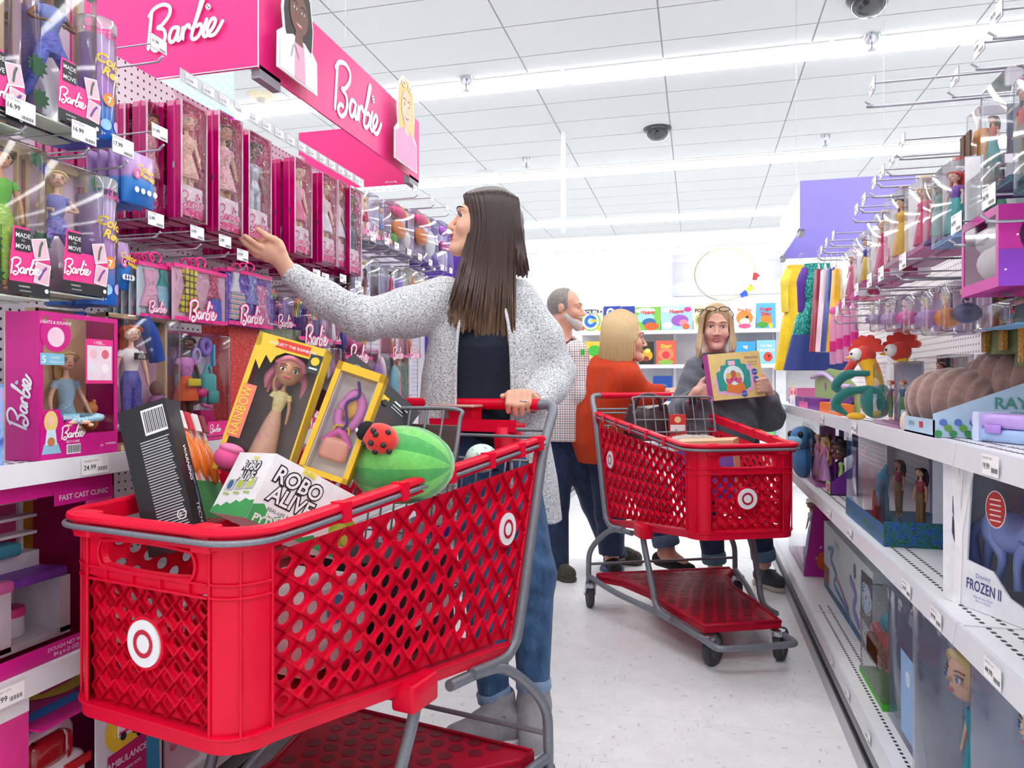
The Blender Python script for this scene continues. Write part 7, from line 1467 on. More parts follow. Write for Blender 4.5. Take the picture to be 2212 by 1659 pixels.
garment('teal sequin mermaid dress with a blue and lilac hem', .50, 1722, 572, 800, .14, .34, SEQT, sleeves=K('#5a2a9c', .5), hem=K('#27408c', .5), depth=.10, rz=R(10))
for px, lb, cc in ((1744, 'crimson costume between the teal dress and the shelves', '#9c1f3a'), (1757, 'white and pink costume beside the crimson one', '#f0d8e4'), (1768, 'royal blue costume beside the white one', '#2a4a9c'), (1780, 'sun yellow costume nearest the pink wands', '#f0b81a')):
    garment(lb, .52, px, 585, 760, .10, .16, SATIN(cc), depth=.05)
# pink wand tubes
wt = K('#f06ab8', .35, coat=.4); wm_ = MB(); wm_.lathe([(.011, 0), (.012, .02), (.012, .17), (.010, .18), (.006, .2)], clear('pink_tube', tint=(.98, .55, .8), gloss=.3, milk=.5), 12); wme = wm_.mesh('tube'); wcap = MB().lathe([(.013, .05), (.013, .09)], K('#d81f8a', .4), 12).lathe([(.008, .2), (.016, .205), (.008, .225)], wt, 12).mesh('band')
for i, px in enumerate((1846, 1838, 1830, 1822, 1814, 1806, 1799)):
    Y, z = onX(px, 775+i*2, .52); t = thing('toy_wand', 'pink tube wand hanging in the row below the small clear packs', 'toy', (.52+.012*(i % 2), Y, z), 0, 'pink tube wands'); obj('tube', wme, t); obj('band', wcap, t)
# shelf at hip height, near section
SU, SF, SM, SN, SB = 1.006, 1.006, .673, .673, .156
w, h, loc, rz = slot(1, 2015, 1946, 880, 0, .49, SU); t = thing('display_tray', 'pale blue display tray with flower print holding brown plush', 'tray', loc, rz); d = .26; h = .05; PB = K('#b8d4ea', .45)
b = MB(); b.box(-w/2, 0, 0, w/2, d, .004, PB); b.box(-w/2, 0, 0, w/2, .004, h*.75, PB); b.box(-w/2, 0, 0, -w/2+.004, d, h, PB)
b.add([(w/2, 0, h), (w/2, d, h*3.0), (w/2, d, 0.004), (w/2, 0, .004)], [(0, 1, 2, 3)], PB); b.box(-w/2, d-.004, 0, w/2, d, h*4, PB); b.build('tray_body', t)
p = MB(); T = Matrix.Translation((w/2+.001, d/2, 0)) @ Matrix.Rotation(math.pi/2, 4, 'Z'); p.text('RAYA', .03, .062, .034, K('#4a9a8a', .5), -.001, T=T, bold=.02); p.text('THE LAST DRAGON', .03, .048, .010, K('#3a6a7a', .5), -.001, T=T)
for k in range(26): p.disc(-.12+.0095*k, .008+.012*((k*5) % 3), .008, -.001, K(('#3f9a5a', '#5a7ac8', '#6aa84a')[k % 3], .5), 7, None, T)
p.text('RAYA', -.03, .018, .016, K('#3f7a6a', .5), -.001); p.rect(.03, .016, .055, .03, -.001, K('#d02a3a', .5)); p.build('print', t)
def roll_plush(label, px, py, d, sc):
    c = C(px, py, d); t = thing('plush_toy', label, 'plush', (c.x, c.y, c.z), R(-60)); m = cloth('dusty_brown_plush', [(.3, '#8a6a62'), (.7, '#a88680')], 60, 3.0, .3, (1, 1, 1), .95, .6); b = MB()
    rings = []
    for j in range(49):
        a = math.pi*j/48; bump = 1-.13*abs(math.cos(j*math.pi/6))**8; r = .085*sc*math.sin(a)**.6*bump+.001; rings.append([(-.12*sc*math.cos(a), r*1.05*math.cos(q), r*math.sin(q)) for q in np.linspace(0, 2*math.pi, 21)[:-1]])
    b.loft(rings, m); b.build('rolled_body', t); MB().ell((-.125*sc, 0, -.02*sc), (.022*sc, .03*sc, .03*sc), K('#c89a5a', .8)).build('face', t); e = MB()
    for k in range(3): MB().ell((-.10*sc, -.06*sc+.022*sc*k, -.06*sc), (.014*sc, .012*sc, .03*sc), K('#ddc8bc', .8)).build('paw', t)
roll_plush('brown rolled-up plush creature lying in the blue tray', 2064, 866, 1.70, .92); roll_plush('second brown rolled plush cut by the right edge', 2195, 825, 1.62, .9)
lb = C(2178, 925, 1.42); t = thing('lunch_box', 'lilac and blue toy lunch box on the near right shelf', 'lunch box', (lb.x, lb.y, SU), R(-70)); MB().rbox(-.07, -.03, .0, .07, .03, .026, .014, K('#a8c4f0', .4)).build('base', t); MB().rbox(-.07, -.03, .027, .07, .03, .055, .014, K('#c8a8f0', .4)).build('lid', t); MB().box(-.052, -.034, .0, -.036, .034, .058, K('#d4e0fa', .4)).build('strap', t); MB().rbox(-.02, -.036, .018, .02, -.03, .034, .003, K('#b890e8', .4)).build('latch', t)
for i, (a, b_) in enumerate(((2180, 2115), (2110, 2040), (2032, 1962))):
    clearbox(('clear box behind the brown plush, nearest the right edge', 'clear box behind the brown plush, middle of three', 'clear box behind the brown plush, left of three')[i], .66, a+10, b_+10, 765, 0, 'cb', .07, '#b8c8dc', '#8aa8c8', 'three clear boxes behind the brown plush', z0=SU, skn='tan', hair='black', style='long', top='#5a6a9c', bottom=('gown', '#7a5a8c'))
clearbox('tall clear pack with small figures beside the rooster plush', .50, 1940, 1885, 780, 0, 'fig', .06, '#9aa0b0', '#b86aa8', z0=SF, dolls=2, skn='fair', hair='red', style='short', top='#3a6a8a', bottom=('trousers', '#4a8a5a'), hd=.7)
# rooster plush
def rooster(label, px, py, d, z0, full):
    c = C(px, py, d); t = thing('plush_toy', label, 'plush', (c.x, c.y, z0), R(-35), 'red-combed bird plushes'); RD, TE, YE = K('#d83a2a', .9, sheen=.5), K('#12706a', .9, sheen=.5), K('#f0b81a', .9, sheen=.5); h = c.z-z0
    if full:
        b = MB(); b.ell((.03, 0, h*.26), (.05, .045, h*.24), TE, 14, 10); b.tube(catmull([(.02, -.02, h*.42), (-.05, -.03, h*.36), (-.085, -.03, h*.2), (-.045, -.03, h*.06)], 5), [.012]*4+[.017]*8+[.013, .01, .007, .004], TE, 8); b.tube(catmull([(.02, -.02, h*.62), (-.05, -.03, h*.60), (-.085, -.03, h*.45), (-.06, -.03, h*.36)], 5), [.010]*4+[.016]*8+[.013, .01, .007, .004], TE, 8); b.build('body', t)
        MB().tube(catmull([(.03, 0, h*.35), (.02, 0, h*.6), (-.005, 0, h*.84)], 4), .026, YE, 10).build('neck', t); MB().ell((-.02, -.03, .012), (.03, .02, .012), YE).build('foot', t); MB().tube(catmull([(-.03, -.02, h*.78), (-.05, -.02, h*.66), (-.07, -.02, h*.56)], 4), [.014]*5+[.012, .01, .008, .005], RD, 8).build('wattle', t)
    else: MB().tube([(0, 0, 0), (0, 0, h*.8)], .02, YE, 8).build('neck', t)
    MB().ell((-.005, 0, h*.86), (.033, .03, .032), RD, 14, 10).build('head', t); b = MB()
    pts = []
    for k in range(25):
        a = math.pi*(k/24); r = .047+.010*abs(math.sin(k*math.pi/4)); pts.append((-.0+r*math.cos(a), h*.90+r*1.0*math.sin(a)))
    b.prism(pts, -.008, .008, RD); b.build('comb', t)
    MB().ell((-.022, -.026, h*.875), (.020, .016, .020), K('#f4f2ee', .5), 14, 10).ell((-.03, -.041, h*.88), (.004, .003, .004), BLACK).build('eye', t); MB().tube([(-.035, -.005, h*.85), (-.062, -.01, h*.83)], [.010, .002], YE, 8).build('beak', t)
rooster('red-combed bird plush with green wings on the right shelf', 1872, 745, 2.30, SF, True); rooster('second red-combed bird plush behind the clear boxes', 1948, 735, 2.25, SF, False)
# bow set, pink box, orange box
w, h, loc, rz = slot(1, 1832, 1742, 788, 0, .54, SF); t = thing('toy_pack', 'green backed toy bow and arrow pack on the right shelf', 'toy', loc, rz); MB().prism([(-w/2, 0), (w/2, 0), (w/2, h*.5), (w*.2, h*.9), (-w*.1, h), (-w/2, h*.85)], .04, .043, K('#a8c87a', .5)).build('card', t); MB().tube(catmull([(-w*.45, .02, h*.8), (-w*.1, .02, h*.86), (w*.2, .02, h*.6), (w*.45, .02, h*.55)], 5), .011, K('#cbb8e8', .4), 8).build('toy_bow', t); MB().tube([(-w*.1, .02, h*.1), (w*.4, .02, h*.3)], .02, K('#8a5ac0', .4), 10).build('quiver', t); MB().disc(-w*.2, h*.55, .018, .038, K('#c85ab0', .5)).disc(w*.15, h*.45, .018, .038, K('#c85ab0', .5)).build('print', t)
simple_box('pink box with a printed doll on the far right shelf', 1, .53, 1722, 1704, 838, 0, '#ec7ab0', .1, SF, deco=lambda p, w, h, d: (p.disc(0, h*.6, w*.2, -.001, K('#ecd08c', .5)), p.rect(-w/2, 0, w/2, h*.3, -.001, K('#8a2a9c', .5))))
simple_box('orange box with a barcode lying on the right shelf edge', 1, .495, 1812, 1770, 874, 0, '#f0782a', .05, SF, deco=lambda p, w, h, d: barcode(p, w*.1, h*.3, w*.25, h*.4))
simple_box('purple box with a printed blonde figure before the bow pack', 1, .50, 1768, 1718, 862, 0, '#7a2f9c', .06, SF, deco=lambda p, w, h, d: (p.disc(-w*.1, h*.8, h*.25, -.001, K('#ecd08c', .5)), p.disc(-w*.1, h*.82, h*.14, -.0016, SKIN['fair']), p.rect(-w*.3, 0, w*.1, h*.6, -.0012, K('#e86ab0', .5))))
for i, px in enumerate((1700, 1706)):
    Y, z = onX(px, 860, .5); t = thing('toy_bottle', 'small white toy bottle with a pink cap at the far end of the right shelf', 'toy', (.53, Y, SF), 0, 'small toy bottles'); MB().lathe([(.014, 0), (.015, .04), (.006, .055)], WHITE, 12).build('bottle', t); MB().lathe([(.008, .055), (.008, .075), (.003, .08)], K('#e85a9c', .4), 10).build('cap', t)
# middle shelf
def blue_plush():
    c = C(1712, 950, 3.5); t = thing('plush_toy', 'blue plush animal with big drooping ears on the right middle shelf', 'plush', (c.x+.05, c.y, SN), R(-50)); B1, B2 = K('#3f78b0', .95, sheen=.6), K('#8ac0e0', .95); P_ = K('#b8a0c0', .95)
    MB().ell((0, 0, .08), (.06, .055, .085), B1, 14, 10).build('body', t); MB().ell((0, -.01, .19), (.065, .06, .055), B1, 14, 10).build('head', t); MB().ell((0, -.055, .175), (.045, .02, .03), B2, 12, 8).build('muzzle', t)
    for s in (-1, 1): MB().ell((s*.085, .0, .19), (.03, .012, .06), P_, 12, 8, T=Matrix.Rotation(R(s*25), 4, 'Y')).build('ear', t); MB().ell((s*.03, -.055, .205), (.014, .01, .018), BLACK, 10, 8).build('eye', t)
blue_plush()
clearbox('box of small princess figures on the right middle shelf', .50, 1762, 1734, 920, 0, 'fg2', .08, '#8a3a9c', '#c86ab8', z0=SN, dolls=3, skn='fair', hair='blonde', style='long', top='#e88ac0', bottom=('gown', '#d8a0e0'), hd=.8)
for i, (px, kw, lb) in enumerate(((1806, dict(skn='dark', hair='black', style='curly', top='#a8d07a', bottom=('gown', '#9ad08a')), 'big-headed dark-skinned toddler doll in a purple open box'), (1780, dict(skn='fair', hair='brown', style='curly', top='#f0c84a', bottom=('gown', '#f0d06a')), 'big-headed brown-haired toddler doll in a purple open box'))):
    Y, _ = onX(px, 1000, .55); t = thing('doll_box', lb, 'doll box', (.52, Y, SN), -math.pi/2, 'toddler dolls in open boxes'); PUX = K('#6a1f8a', .45); w = .10
    MB().box(-w/2, .10, 0, w/2, .103, .30, PUX).box(-w/2, 0, 0, w/2, .10, .003, PUX).box(-w/2, 0, 0, w/2, .003, .05, K('#b8d88a', .5)).add([(w/2, 0, .05), (w/2, .1, .13), (w/2, .1, 0), (w/2, 0, 0)], [(0, 1, 2, 3)], PUX).build('carton', t); add_doll(t, 'todd%d' % i, 0, .05, .0, .165, rz=R(30), wide=1.15, head=4.4, **kw); MB().rect(-w*.3, .01, w*.3, .04, -.001, K('#e85ab0', .5)).text('DOLL', 0, .018, .014, WHITE, -.0016).build('label', t)
FOL = swirl('bluebell_foliage', ['#0f4a34', '#1f6a44', '#2a5ab8', '#0f3a30'], 60)
t, w, h = clearbox('large clear box with three figures over blue flower print', .50, 1910, 1828, 972, 0, 'sis', .26, '#b8c0d4', FOL, z0=SN, dolls=2, skn='tan', hair='black', style='long', top='#8a2a3a', bottom=('trousers', '#7a5a2a'), hd=.75)
b = MB(); b.box(w/2-.003, .12, 0, w/2+.001, .26, h, K('#ccd2e0', .5)); b.box(w/2-.002, .0, 0, w/2+.0015, .26, h*.26, FOL); b.box(-w/2, -.0015, 0, w/2, .002, h*.22, FOL); b.build('printed_panel', t)
MB().tube(catmull([(-.02, .06, .01), (-.035, .06, .09), (-.01, .06, .16), (.03, .06, .2)], 5), [.022]*6+[.018]*5+[.012, .01, .008, .006, .005], K('#3a9ab8', .5), 10).build('blue_creature', t); MB().prism([(-.03, .01), (.04, .01), (.03, .09), (.0, .12), (-.02, .09)], .03, .034, K('#9c3a2a', .5)).build('red_sail', t)
# horse box
w, h, loc, rz = slot(1, 2205, 2038, 830, 0, .50, SM); h = .288; rz2 = rz+R(24); loc = loc+Vector((0, w/2, 0))+Vector((math.cos(rz2), math.sin(rz2), 0))*(w/2); t = thing('toy_box', 'white birch-printed box with a translucent blue horse behind a window', 'box', loc, rz2); d = .2; NV = K('#23264f', .4); WB = K('#eef0f6', .45)
b = MB(); b.box(-w/2, d-.004, 0, w/2, d, h, NV); b.box(-w/2, 0, 0, w/2, d, .004, WB); b.box(-w/2, 0, h-.004, w/2, d, h, WB); b.box(w/2-.004, 0, 0, w/2, d, h, WB); b.box(-w/2, 0, 0, -w/2+.004, d, h, WB)
b.prism([(-w/2, 0), (w/2, 0), (w/2, h*.06), (w*.2, h*.05), (-w*.06, h*.16), (-w*.16, h*.30), (-w*.33, h*.33), (-w*.30, h*.9), (-w*.28, h), (-w/2, h)], -.001, .003, WB); b.build('carton', t)
b = MB(); b.poly([(-w*.3, h*.28), (w*.48, h*.05), (w*.48, h*.97), (-w*.28, h*.97)], .001, CLEAR); b.build('plastic_window', t)
b = MB(); HB2 = clear('ice_blue_plastic', tint=(.40, .52, .98), gloss=.5, rough=.15, milk=.75); x0 = -.03
b.ell((x0, .09, h*.50), (.085, .045, .05), HB2, 16, 10); b.ell((x0-.055, .09, h*.52), (.045, .042, .052), HB2, 14, 10); b.tube(catmull([(x0+.06, .09, h*.55), (x0+.10, .09, h*.72), (x0+.12, .09, h*.86)], 5), [.036, .036, .034, .032, .03, .028, .026, .025, .024, .023, .022], HB2, 10); b.tube(catmull([(x0+.115, .09, h*.86), (x0+.15, .09, h*.80), (x0+.175, .09, h*.72)], 4), [.026, .026, .024, .022, .02, .018, .016, .014, .012], HB2, 10)
for (a, zz, lx, bend) in ((-.07, .09, -.10, -.02), (-.05, .07, -.04, .03), (.05, .09, .09, .05), (.06, .07, .03, -.03)): b.tube(catmull([(x0+a, zz, h*.46), (x0+a+bend, zz, h*.28), (x0+lx, zz, h*.06)], 5), [.022, .02, .018, .016, .014, .012, .011, .01, .01, .011, .013], HB2, 8)
b.tube(catmull([(x0-.09, .09, h*.55), (x0-.13, .08, h*.45), (x0-.13, .08, h*.25), (x0-.10, .08, h*.1)], 5), [.014]*8+[.016]*4+[.012, .008, .005, .003], HB2, 8)
for k in range(6): b.tube(catmull([(x0+.09+.008*k, .085, h*(.9-.05*k)), (x0+.06+.006*k, .075, h*(.88-.06*k)), (x0+.05, .075, h*(.78-.06*k))], 3), .011, K('#3f6ad8', .5), 6)
hs = b.build('toy_horse', t, (-.055, 0, .035)); hs.scale = (.72, .72, .82)
p = MB(); BR = K('#f8f8fc', .5)
for pts, ww in (([(-w*.40, .0), (-w*.385, h*.45), (-w*.41, h)], .020), ([(-w*.39, h*.4), (-w*.34, h*.72), (-w*.29, h)], .012), ([(-w*.395, h*.62), (-w*.37, h*.85), (-w*.36, h)], .009)): p.stroke(pts, ww, -.0018, BR, 5)
for k in range(3): p.poly([(-w*(.435-.005*k), h*(.5+.14*k)), (-w*(.415-.005*k), h*(.42+.14*k)), (-w*(.405-.0*k), h*(.55+.14*k)), (-w*(.43), h*(.62+.14*k))], -.0014, K('#4a3a5c', .5))
p.text('FROZEN II', -w*.22, h*.13, .030, K('#2a3a7c', .5), -.002, .5, rot=-3, sx=.62, bold=.008); p.text('Disney', -w*.22, h*.225, .013, K('#8a9ac8', .5), -.002, .5); p.text('Film & the Nokk', -w*.22, h*.085, .007, K('#8a9ac8', .5), -.002); p.text('Film et Nokk', -w*.22, h*.06, .007, K('#8a9ac8', .5), -.002); p.disc(-w*.14, h*.72, .024, -.0022, K('#f0e4e4', .5), 22, .036); p.disc(-w*.14, h*.72, .022, -.0026, K('#b83a3a', .5), 22, .034)
for k in range(5): p.rect(-w*.14-.013, h*.64+k*.010, -w*.14+.013, h*.64+k*.010+.003, -.003, K('#f0d4d0', .5))
p.build('print', t)
# base shelf
t, w, h = clearbox('magenta starry doll box on the bottom right shelf', .52, 1736, 1704, 1085, 0, 'mg', .17, '#b81a9c', '#a81a8c', z0=SB, skn='fair', hair='blonde', style='long', top='#e8e8f4', bottom=('gown', '#c8d0f0'), head=1.6)
p = MB(); T = Matrix.Translation((w/2+.0015, 0, 0)) @ Matrix.Rotation(math.pi/2, 4, 'Z'); p.poly([(0, 0), (.165, 0), (.165, h), (.05, h)], 0, K('#b81a9c', .42), T)
for k in range(5): p.disc(.06+.02*k, h*(.25+.15*k), .006, -.0006, WHITE, 6, None, T)
p.disc(.09, h*.22, .03, -.0006, K('#d8602a', .5), 16, .045, T); p.build('side_print', t)
simple_box('dark magenta box between the starry doll box and the dragon box', 1, .62, 1796, 1770, 1110, 0, '#8a2a5a', .12, SB, h=.33)
simple_box('pale blue box lying on top behind the dragon box', 1, .70, 1852, 1800, 1135, 0, '#a8c8e0', .1, SB, h=.34, deco=lambda p, w, h, d: p.rect(-w*.4, h*.5, w*.4, h*.9, -.001, K('#2a2a30', .4)))
w, h, loc, rz = slot(1, 1886, 1780, 1238, 0, .59, SB); t = thing('toy_box', 'pale blue grey box with a printed dragon and window', 'box', loc, rz); d = .2; PG = K('#c4d6dc', .45)
MB().box(-w/2, 0, 0, w/2, d, h, PG).build('carton', t); p = MB(); y = -.001; p.text('RAYA', -w*.16, h*.80, .042, K('#4a9a8c', .5), y, bold=.01); p.text('THE LAST DRAGON', -w*.16, h*.75, .010, K('#6a9a9c', .5), y); p.disc(w*.2, h*.78, .022, y, K('#26323a', .5), 18, .03)
for k in range(4): p.rect(w*.2-.012, h*.74+.009*k, w*.2+.012, h*.74+.009*k+.002, y-.0006, WHITE)
p.stroke([(-w*.38, h*.66), (-w*.25, h*.72), (-w*.32, h*.55), (-w*.18, h*.42), (-w*.22, h*.25), (w*.05, h*.16), (w*.15, h*.05)], .022, y, K('#2f78b0', .5)); p.stroke([(-w*.2, h*.4), (-w*.05, h*.3), (w*.08, h*.2)], .012, y-.0006, K('#b83a8a', .5)); p.stroke([(w*.12, h*.62), (w*.22, h*.5), (w*.18, h*.3), (w*.28, h*.18)], .035, y, K('#8a7ac8', .5)); p.rect(-w/2+.004, .004, -w*.36, h*.36, y, K('#8a4a2a', .5)); p.poly([(-w/2+.004, .003), (w/2-.003, .003), (w/2-.003, h*.08), (0, h*.12), (-w/2+.004, h*.09)], y-.0002, FOL)
p.poly([(w*.30, h*.35), (w*.495, h*.3), (w*.495, h*.92), (w*.32, h*.90)], y-.0003, BLACK); p.disc(w*.40, h*.62, w*.09, y-.0008, K('#a8c8ec', .5), 18, h*.18); p.disc(w*.40, h*.64, .010, y-.0012, K('#26263a', .4)); p.build('print', t)
q = MB(); T = Matrix.Translation((w/2+.001, d/2, 0)) @ Matrix.Rotation(math.pi/2, 4, 'Z'); q.disc(-.05, h*.45, .03, -.0005, BLACK, 16, .04, T); q.disc(-.052, h*.46, .012, -.001, K('#b86a4a', .5), 12, .018, T); q.build('side_print', t); c = copy_tree(t); c.location = loc+Vector((.0, -.32, 0)); c.location.x += .12; c['label'] = 'second pale blue grey box behind the clear blister packs'
w, h, loc, rz = slot(1, 1906, 1856, 1318, 0, .53, SB); t = thing('toy_pack', 'clear blister with a red and brown toy car', 'toy', loc, rz); MB().box(-w/2, .1, 0, w/2, .103, h*.8, FOL).box(-w/2, 0, 0, w/2, .1, h*.06, K('#4ab03a', .5)).build('card', t); MB().rbox(-w/2, 0, h*.02, w/2, .1, h, .02, WRAP).build('blister', t); MB().rbox(-w*.36, .02, h*.3, w*.36, .09, h*.62, .02, K('#c0281f', .3, coat=.5)).rbox(-w*.2, .0, h*.34, w*.34, .05, h*.56, .012, K('#8a4a24', .4)).build('toy_car', t); MB().ell((-.0, .05, h*.72), (.022, .02, .03), K('#3a9ab0', .5)).build('figure', t)
for i, (a, b_, pt, lb, sc, hair, tp, gw2, X) in enumerate(((1985, 1918, 1335, 'clear box with a large blonde styling head', 2.4, 'platinum', '#a8c4ec', '#8ab0e0', .54), (2084, 1972, 1360, 'clear box with a blonde toddler doll in a turquoise dress', 1.9, 'blonde', '#2aa8c0', '#22b0c4', .50), (2250, 2096, 1480, 'clear box with a blonde doll in profile at the lower right corner', 2.0, 'blonde', '#8aa8dc', '#6a90d0', .50))):
    w, h, loc, rz = slot(1, a, b_, pt, 0, X, SB); t = thing('doll_box', lb, 'doll box', loc, rz, 'large blonde dolls in clear boxes'); d = .16
    MB().box(-w/2, d-.003, 0, w/2, d, h, K('#aebcdc', .5)).box(-w/2, 0, 0, w/2, d, .004, K('#7a8ac0', .5)).box(-w/2, .003, 0, -w/2+.003, d, h, K('#b8c8e4', .5)).build('carton', t); MB().rbox(-w/2, -.002, .002, w/2, d-.004, h, .006, CLEAR).build('plastic_box', t)
    add_doll(t, 'big%d' % i, 0, .075, .004, (.36, .338, .40)[i], rz=R(12), wide=1.15, skn='fair', hair=hair, style='long', top=tp, bottom=('gown', gw2), head=(2.7, 3.0, 2.2)[i])
    if i == 0:
        p = MB(); p.rect(.0, .03, w/2-.003, h*.66, -.0035, K('#8ab0dc', .45)); p.disc(w*.22, h*.5, .02, -.004, K('#dce4f4', .5)); p.text('So Many', w*.22, h*.5+.004, .007, K('#3a5a9c', .5), -.0045); p.text('Ways To', w*.22, h*.5-.004, .007, K('#3a5a9c', .5), -.0045); p.text('Style Her', w*.22, h*.5-.011, .006, K('#3a5a9c', .5), -.0045); p.text('FROZEN', -w*.2, .04, .02, K('#3a5a9c', .5), -.004); p.build('label', t)
# ---------------------------------------------------------------- things in the carts
def quad(name, label, cat, O, X1, Z1, d, group=None):
    """O bottom-left front corner, X1 bottom-right, Z1 top-left (world points)"""
    x = X1-O; w = x.length; x.normalize(); z = Z1-O; h = z.length; z = (z-x*z.dot(x)).normalized(); y = z.cross(x)
    M = Matrix((x, y, z)).transposed().to_4x4(); M.translation = O+x*w/2
    t = thing(name, label, cat); t.matrix_world = M; return t, w, h, d
B3 = K('#1d1d22', .4, coat=.15)
# black brick-set carton
t, w, h, d = quad('toy_box', 'black carton with a barcode leaning in the front of the near cart', 'box', C(322, 1205, 1.44), C(428, 1169, 1.44), C(227, 903, 1.50), .055)
MB().box(-w/2, 0, 0, w/2, d, h, B3).build('carton', t); p = MB(); barcode(p, -.0, h*.80, .042, .045, -.001)
for k in range(34):
    z = h*.74-k*.0058; p.rect(-.018, z, .044-.006*((k*7) % 4)/4, z+.0022, -.001, K('#c8c8d0', .6))
p.stroke([(.033+.009*math.cos(a), .062+.009*math.sin(a)) for a in np.linspace(0, 6.28, 10)], .0022, -.0012, WHITE, 3); p.text('e', .03, .058, .014, WHITE, -.0012); T = Matrix.Translation((w/2+.001, d/2, 0)) @ Matrix.Rotation(math.pi/2, 4, 'Z'); p.text('WARNING', 0, h*.55, .016, WHITE, -.0005, rot=-90, T=T, bold=.02); p.text('CHOKING HAZARD', .012, h*.4, .009, K('#8ab0e0', .5), -.0005, rot=-90, T=T); p.text('TECHNIC', 0, h*.15, .018, WHITE, -.0005, rot=-90, T=T); p.build('print', t)
# red and orange pack
t, w, h, d = quad('toy_pack', 'red, white and orange carded pack behind the black carton', 'toy', C(438, 1120, 1.52), C(500, 1118, 1.66), C(366, 885, 1.56), .05)
MB().box(-w/2, 0, 0, w/2, d, h, plaid('candy_stripe', '#f4e8e0', [(0, 0, .45, '#d8322a'), (2, .3, .2, '#f0a03a')], 26)).box(-w/2, -.001, 0, w/2, 0, h*.35, K('#3a8a4a', .5)).build('card', t)
for k in range(3): MB().ell((-w*.28+w*.28*k, -.004, h*(.62-.05*k)), (w*.13, .012, h*.2), K('#f07a1e', .3, coat=.5), 14, 8).build('orange_shell', t)
for k in range(4): MB().box(-w*.45+w*.24*k, -.012, h*.82, -w*.28+w*.24*k, -.008, h*.99, K(('#f4f0f0', '#d82a3a', '#f4f0f0', '#8a1a2a')[k], .5)).build('tab', t)
# rainbow doll box
YEL = K('#f0c83a', .42); t, w, h, d = quad('doll_box', 'tall yellow framed box with a peach-haired doll in the near cart', 'doll box', C(458, 1010, 1.60), C(610, 1052, 1.60), C(547, 712, 1.66), .06)
b = MB(); b.box(-w/2, d-.003, 0, w/2, d, h, K('#6a5a58', .5)); b.box(-w/2, 0, 0, w/2, d, .004, K('#8a1f3a', .45)); b.box(-w/2, 0, h-.004, w/2, d, h, YEL); b.box(-w/2, 0, 0, -w/2+.003, d, h, K('#a02a4a', .45)); b.box(w/2-.003, 0, 0, w/2, d, h, YEL); b.box(-w/2, -.001, 0, -w/2+.012, .002, h, YEL); b.box(-w/2, -.001, h-.032, w/2, .002, h, YEL); b.box(w/2-.004, -.001, 0, w/2, .002, h, YEL); b.build('carton', t)
MB().rect(-w/2+.01, .0, w/2-.004, h-.032, .0005, CLEAR).build('plastic_window', t); PEA = swirl('peach_satin', ['#f4b48a', '#f7c8a4', '#f2a0a8'], 12)
add_doll(t, 'rainbow', .004, .034, .006, h*.79, wide=1.25, skn='tan', hair='pink', style='long', top=swirl('yellow_floral', ['#f4e08a', '#f7ecb4', '#e8c04a'], 60), bottom=('gown', PEA), pose='up', head=2.5, rz=R(14))
p = MB(); y = -.0022; p.poly([(-w*.22, h-.026), (w*.28, h-.026), (w*.28, h-.005), (-w*.22, h-.005), (-w*.18, h-.015)], y, K('#e03a2a', .45)); p.text('COLLECT THE RAINBOW.', .006, h-.020, .0095, WHITE, y-.0006, bold=.01); p.rect(w*.30, h-.062, w*.48, h-.018, y, K('#2f3a3c', .5)); p.disc(w*.39, h-.034, .010, y-.0006, YEL, 12); p.rect(w*.33, h-.053, w*.45, h-.049, y-.0006, WHITE)
p.poly([(-w*.48, h*.88), (-w*.3, h*.97), (-w*.05, h*.90), (-w*.16, h*.86), (-w*.2, h*.80), (-w*.3, h*.85), (-w*.33, h*.74), (-w*.42, h*.80)], y, YEL); p.rect(-w*.46, h*.24, -w*.46+.03, h*.62, y+.0002, K('#f2866a', .5)); p.text('RAINBOW', -w*.46+.022, h*.43, .030, K('#f5d04a', .4), y-.0006, rot=90, sx=.8, bold=.01)
p.disc(w*.3, h*.10, .020, y, BLK2, 20); p.text('WATCH', w*.3, h*.10+.006, .0085, WHITE, y-.0006, bold=.01); p.text('ON', w*.3, h*.10-.001, .007, WHITE, y-.0006); p.text('YouTube', w*.3, h*.10-.010, .007, WHITE, y-.0006); p.rect(w*.3-.0165, h*.10-.010, w*.3-.0105, h*.10-.005, y-.0006, K('#e02a2a', .4)); p.build('print', t)
MB().ell((-w*.3, -.02, .03), (.03, .026, .026), K('#ee5a9c', .8), 14, 10).ell((-w*.28, -.022, .05), (.028, .024, .012), K('#f486b8', .8), 12, 8).build('pink_hat', t)
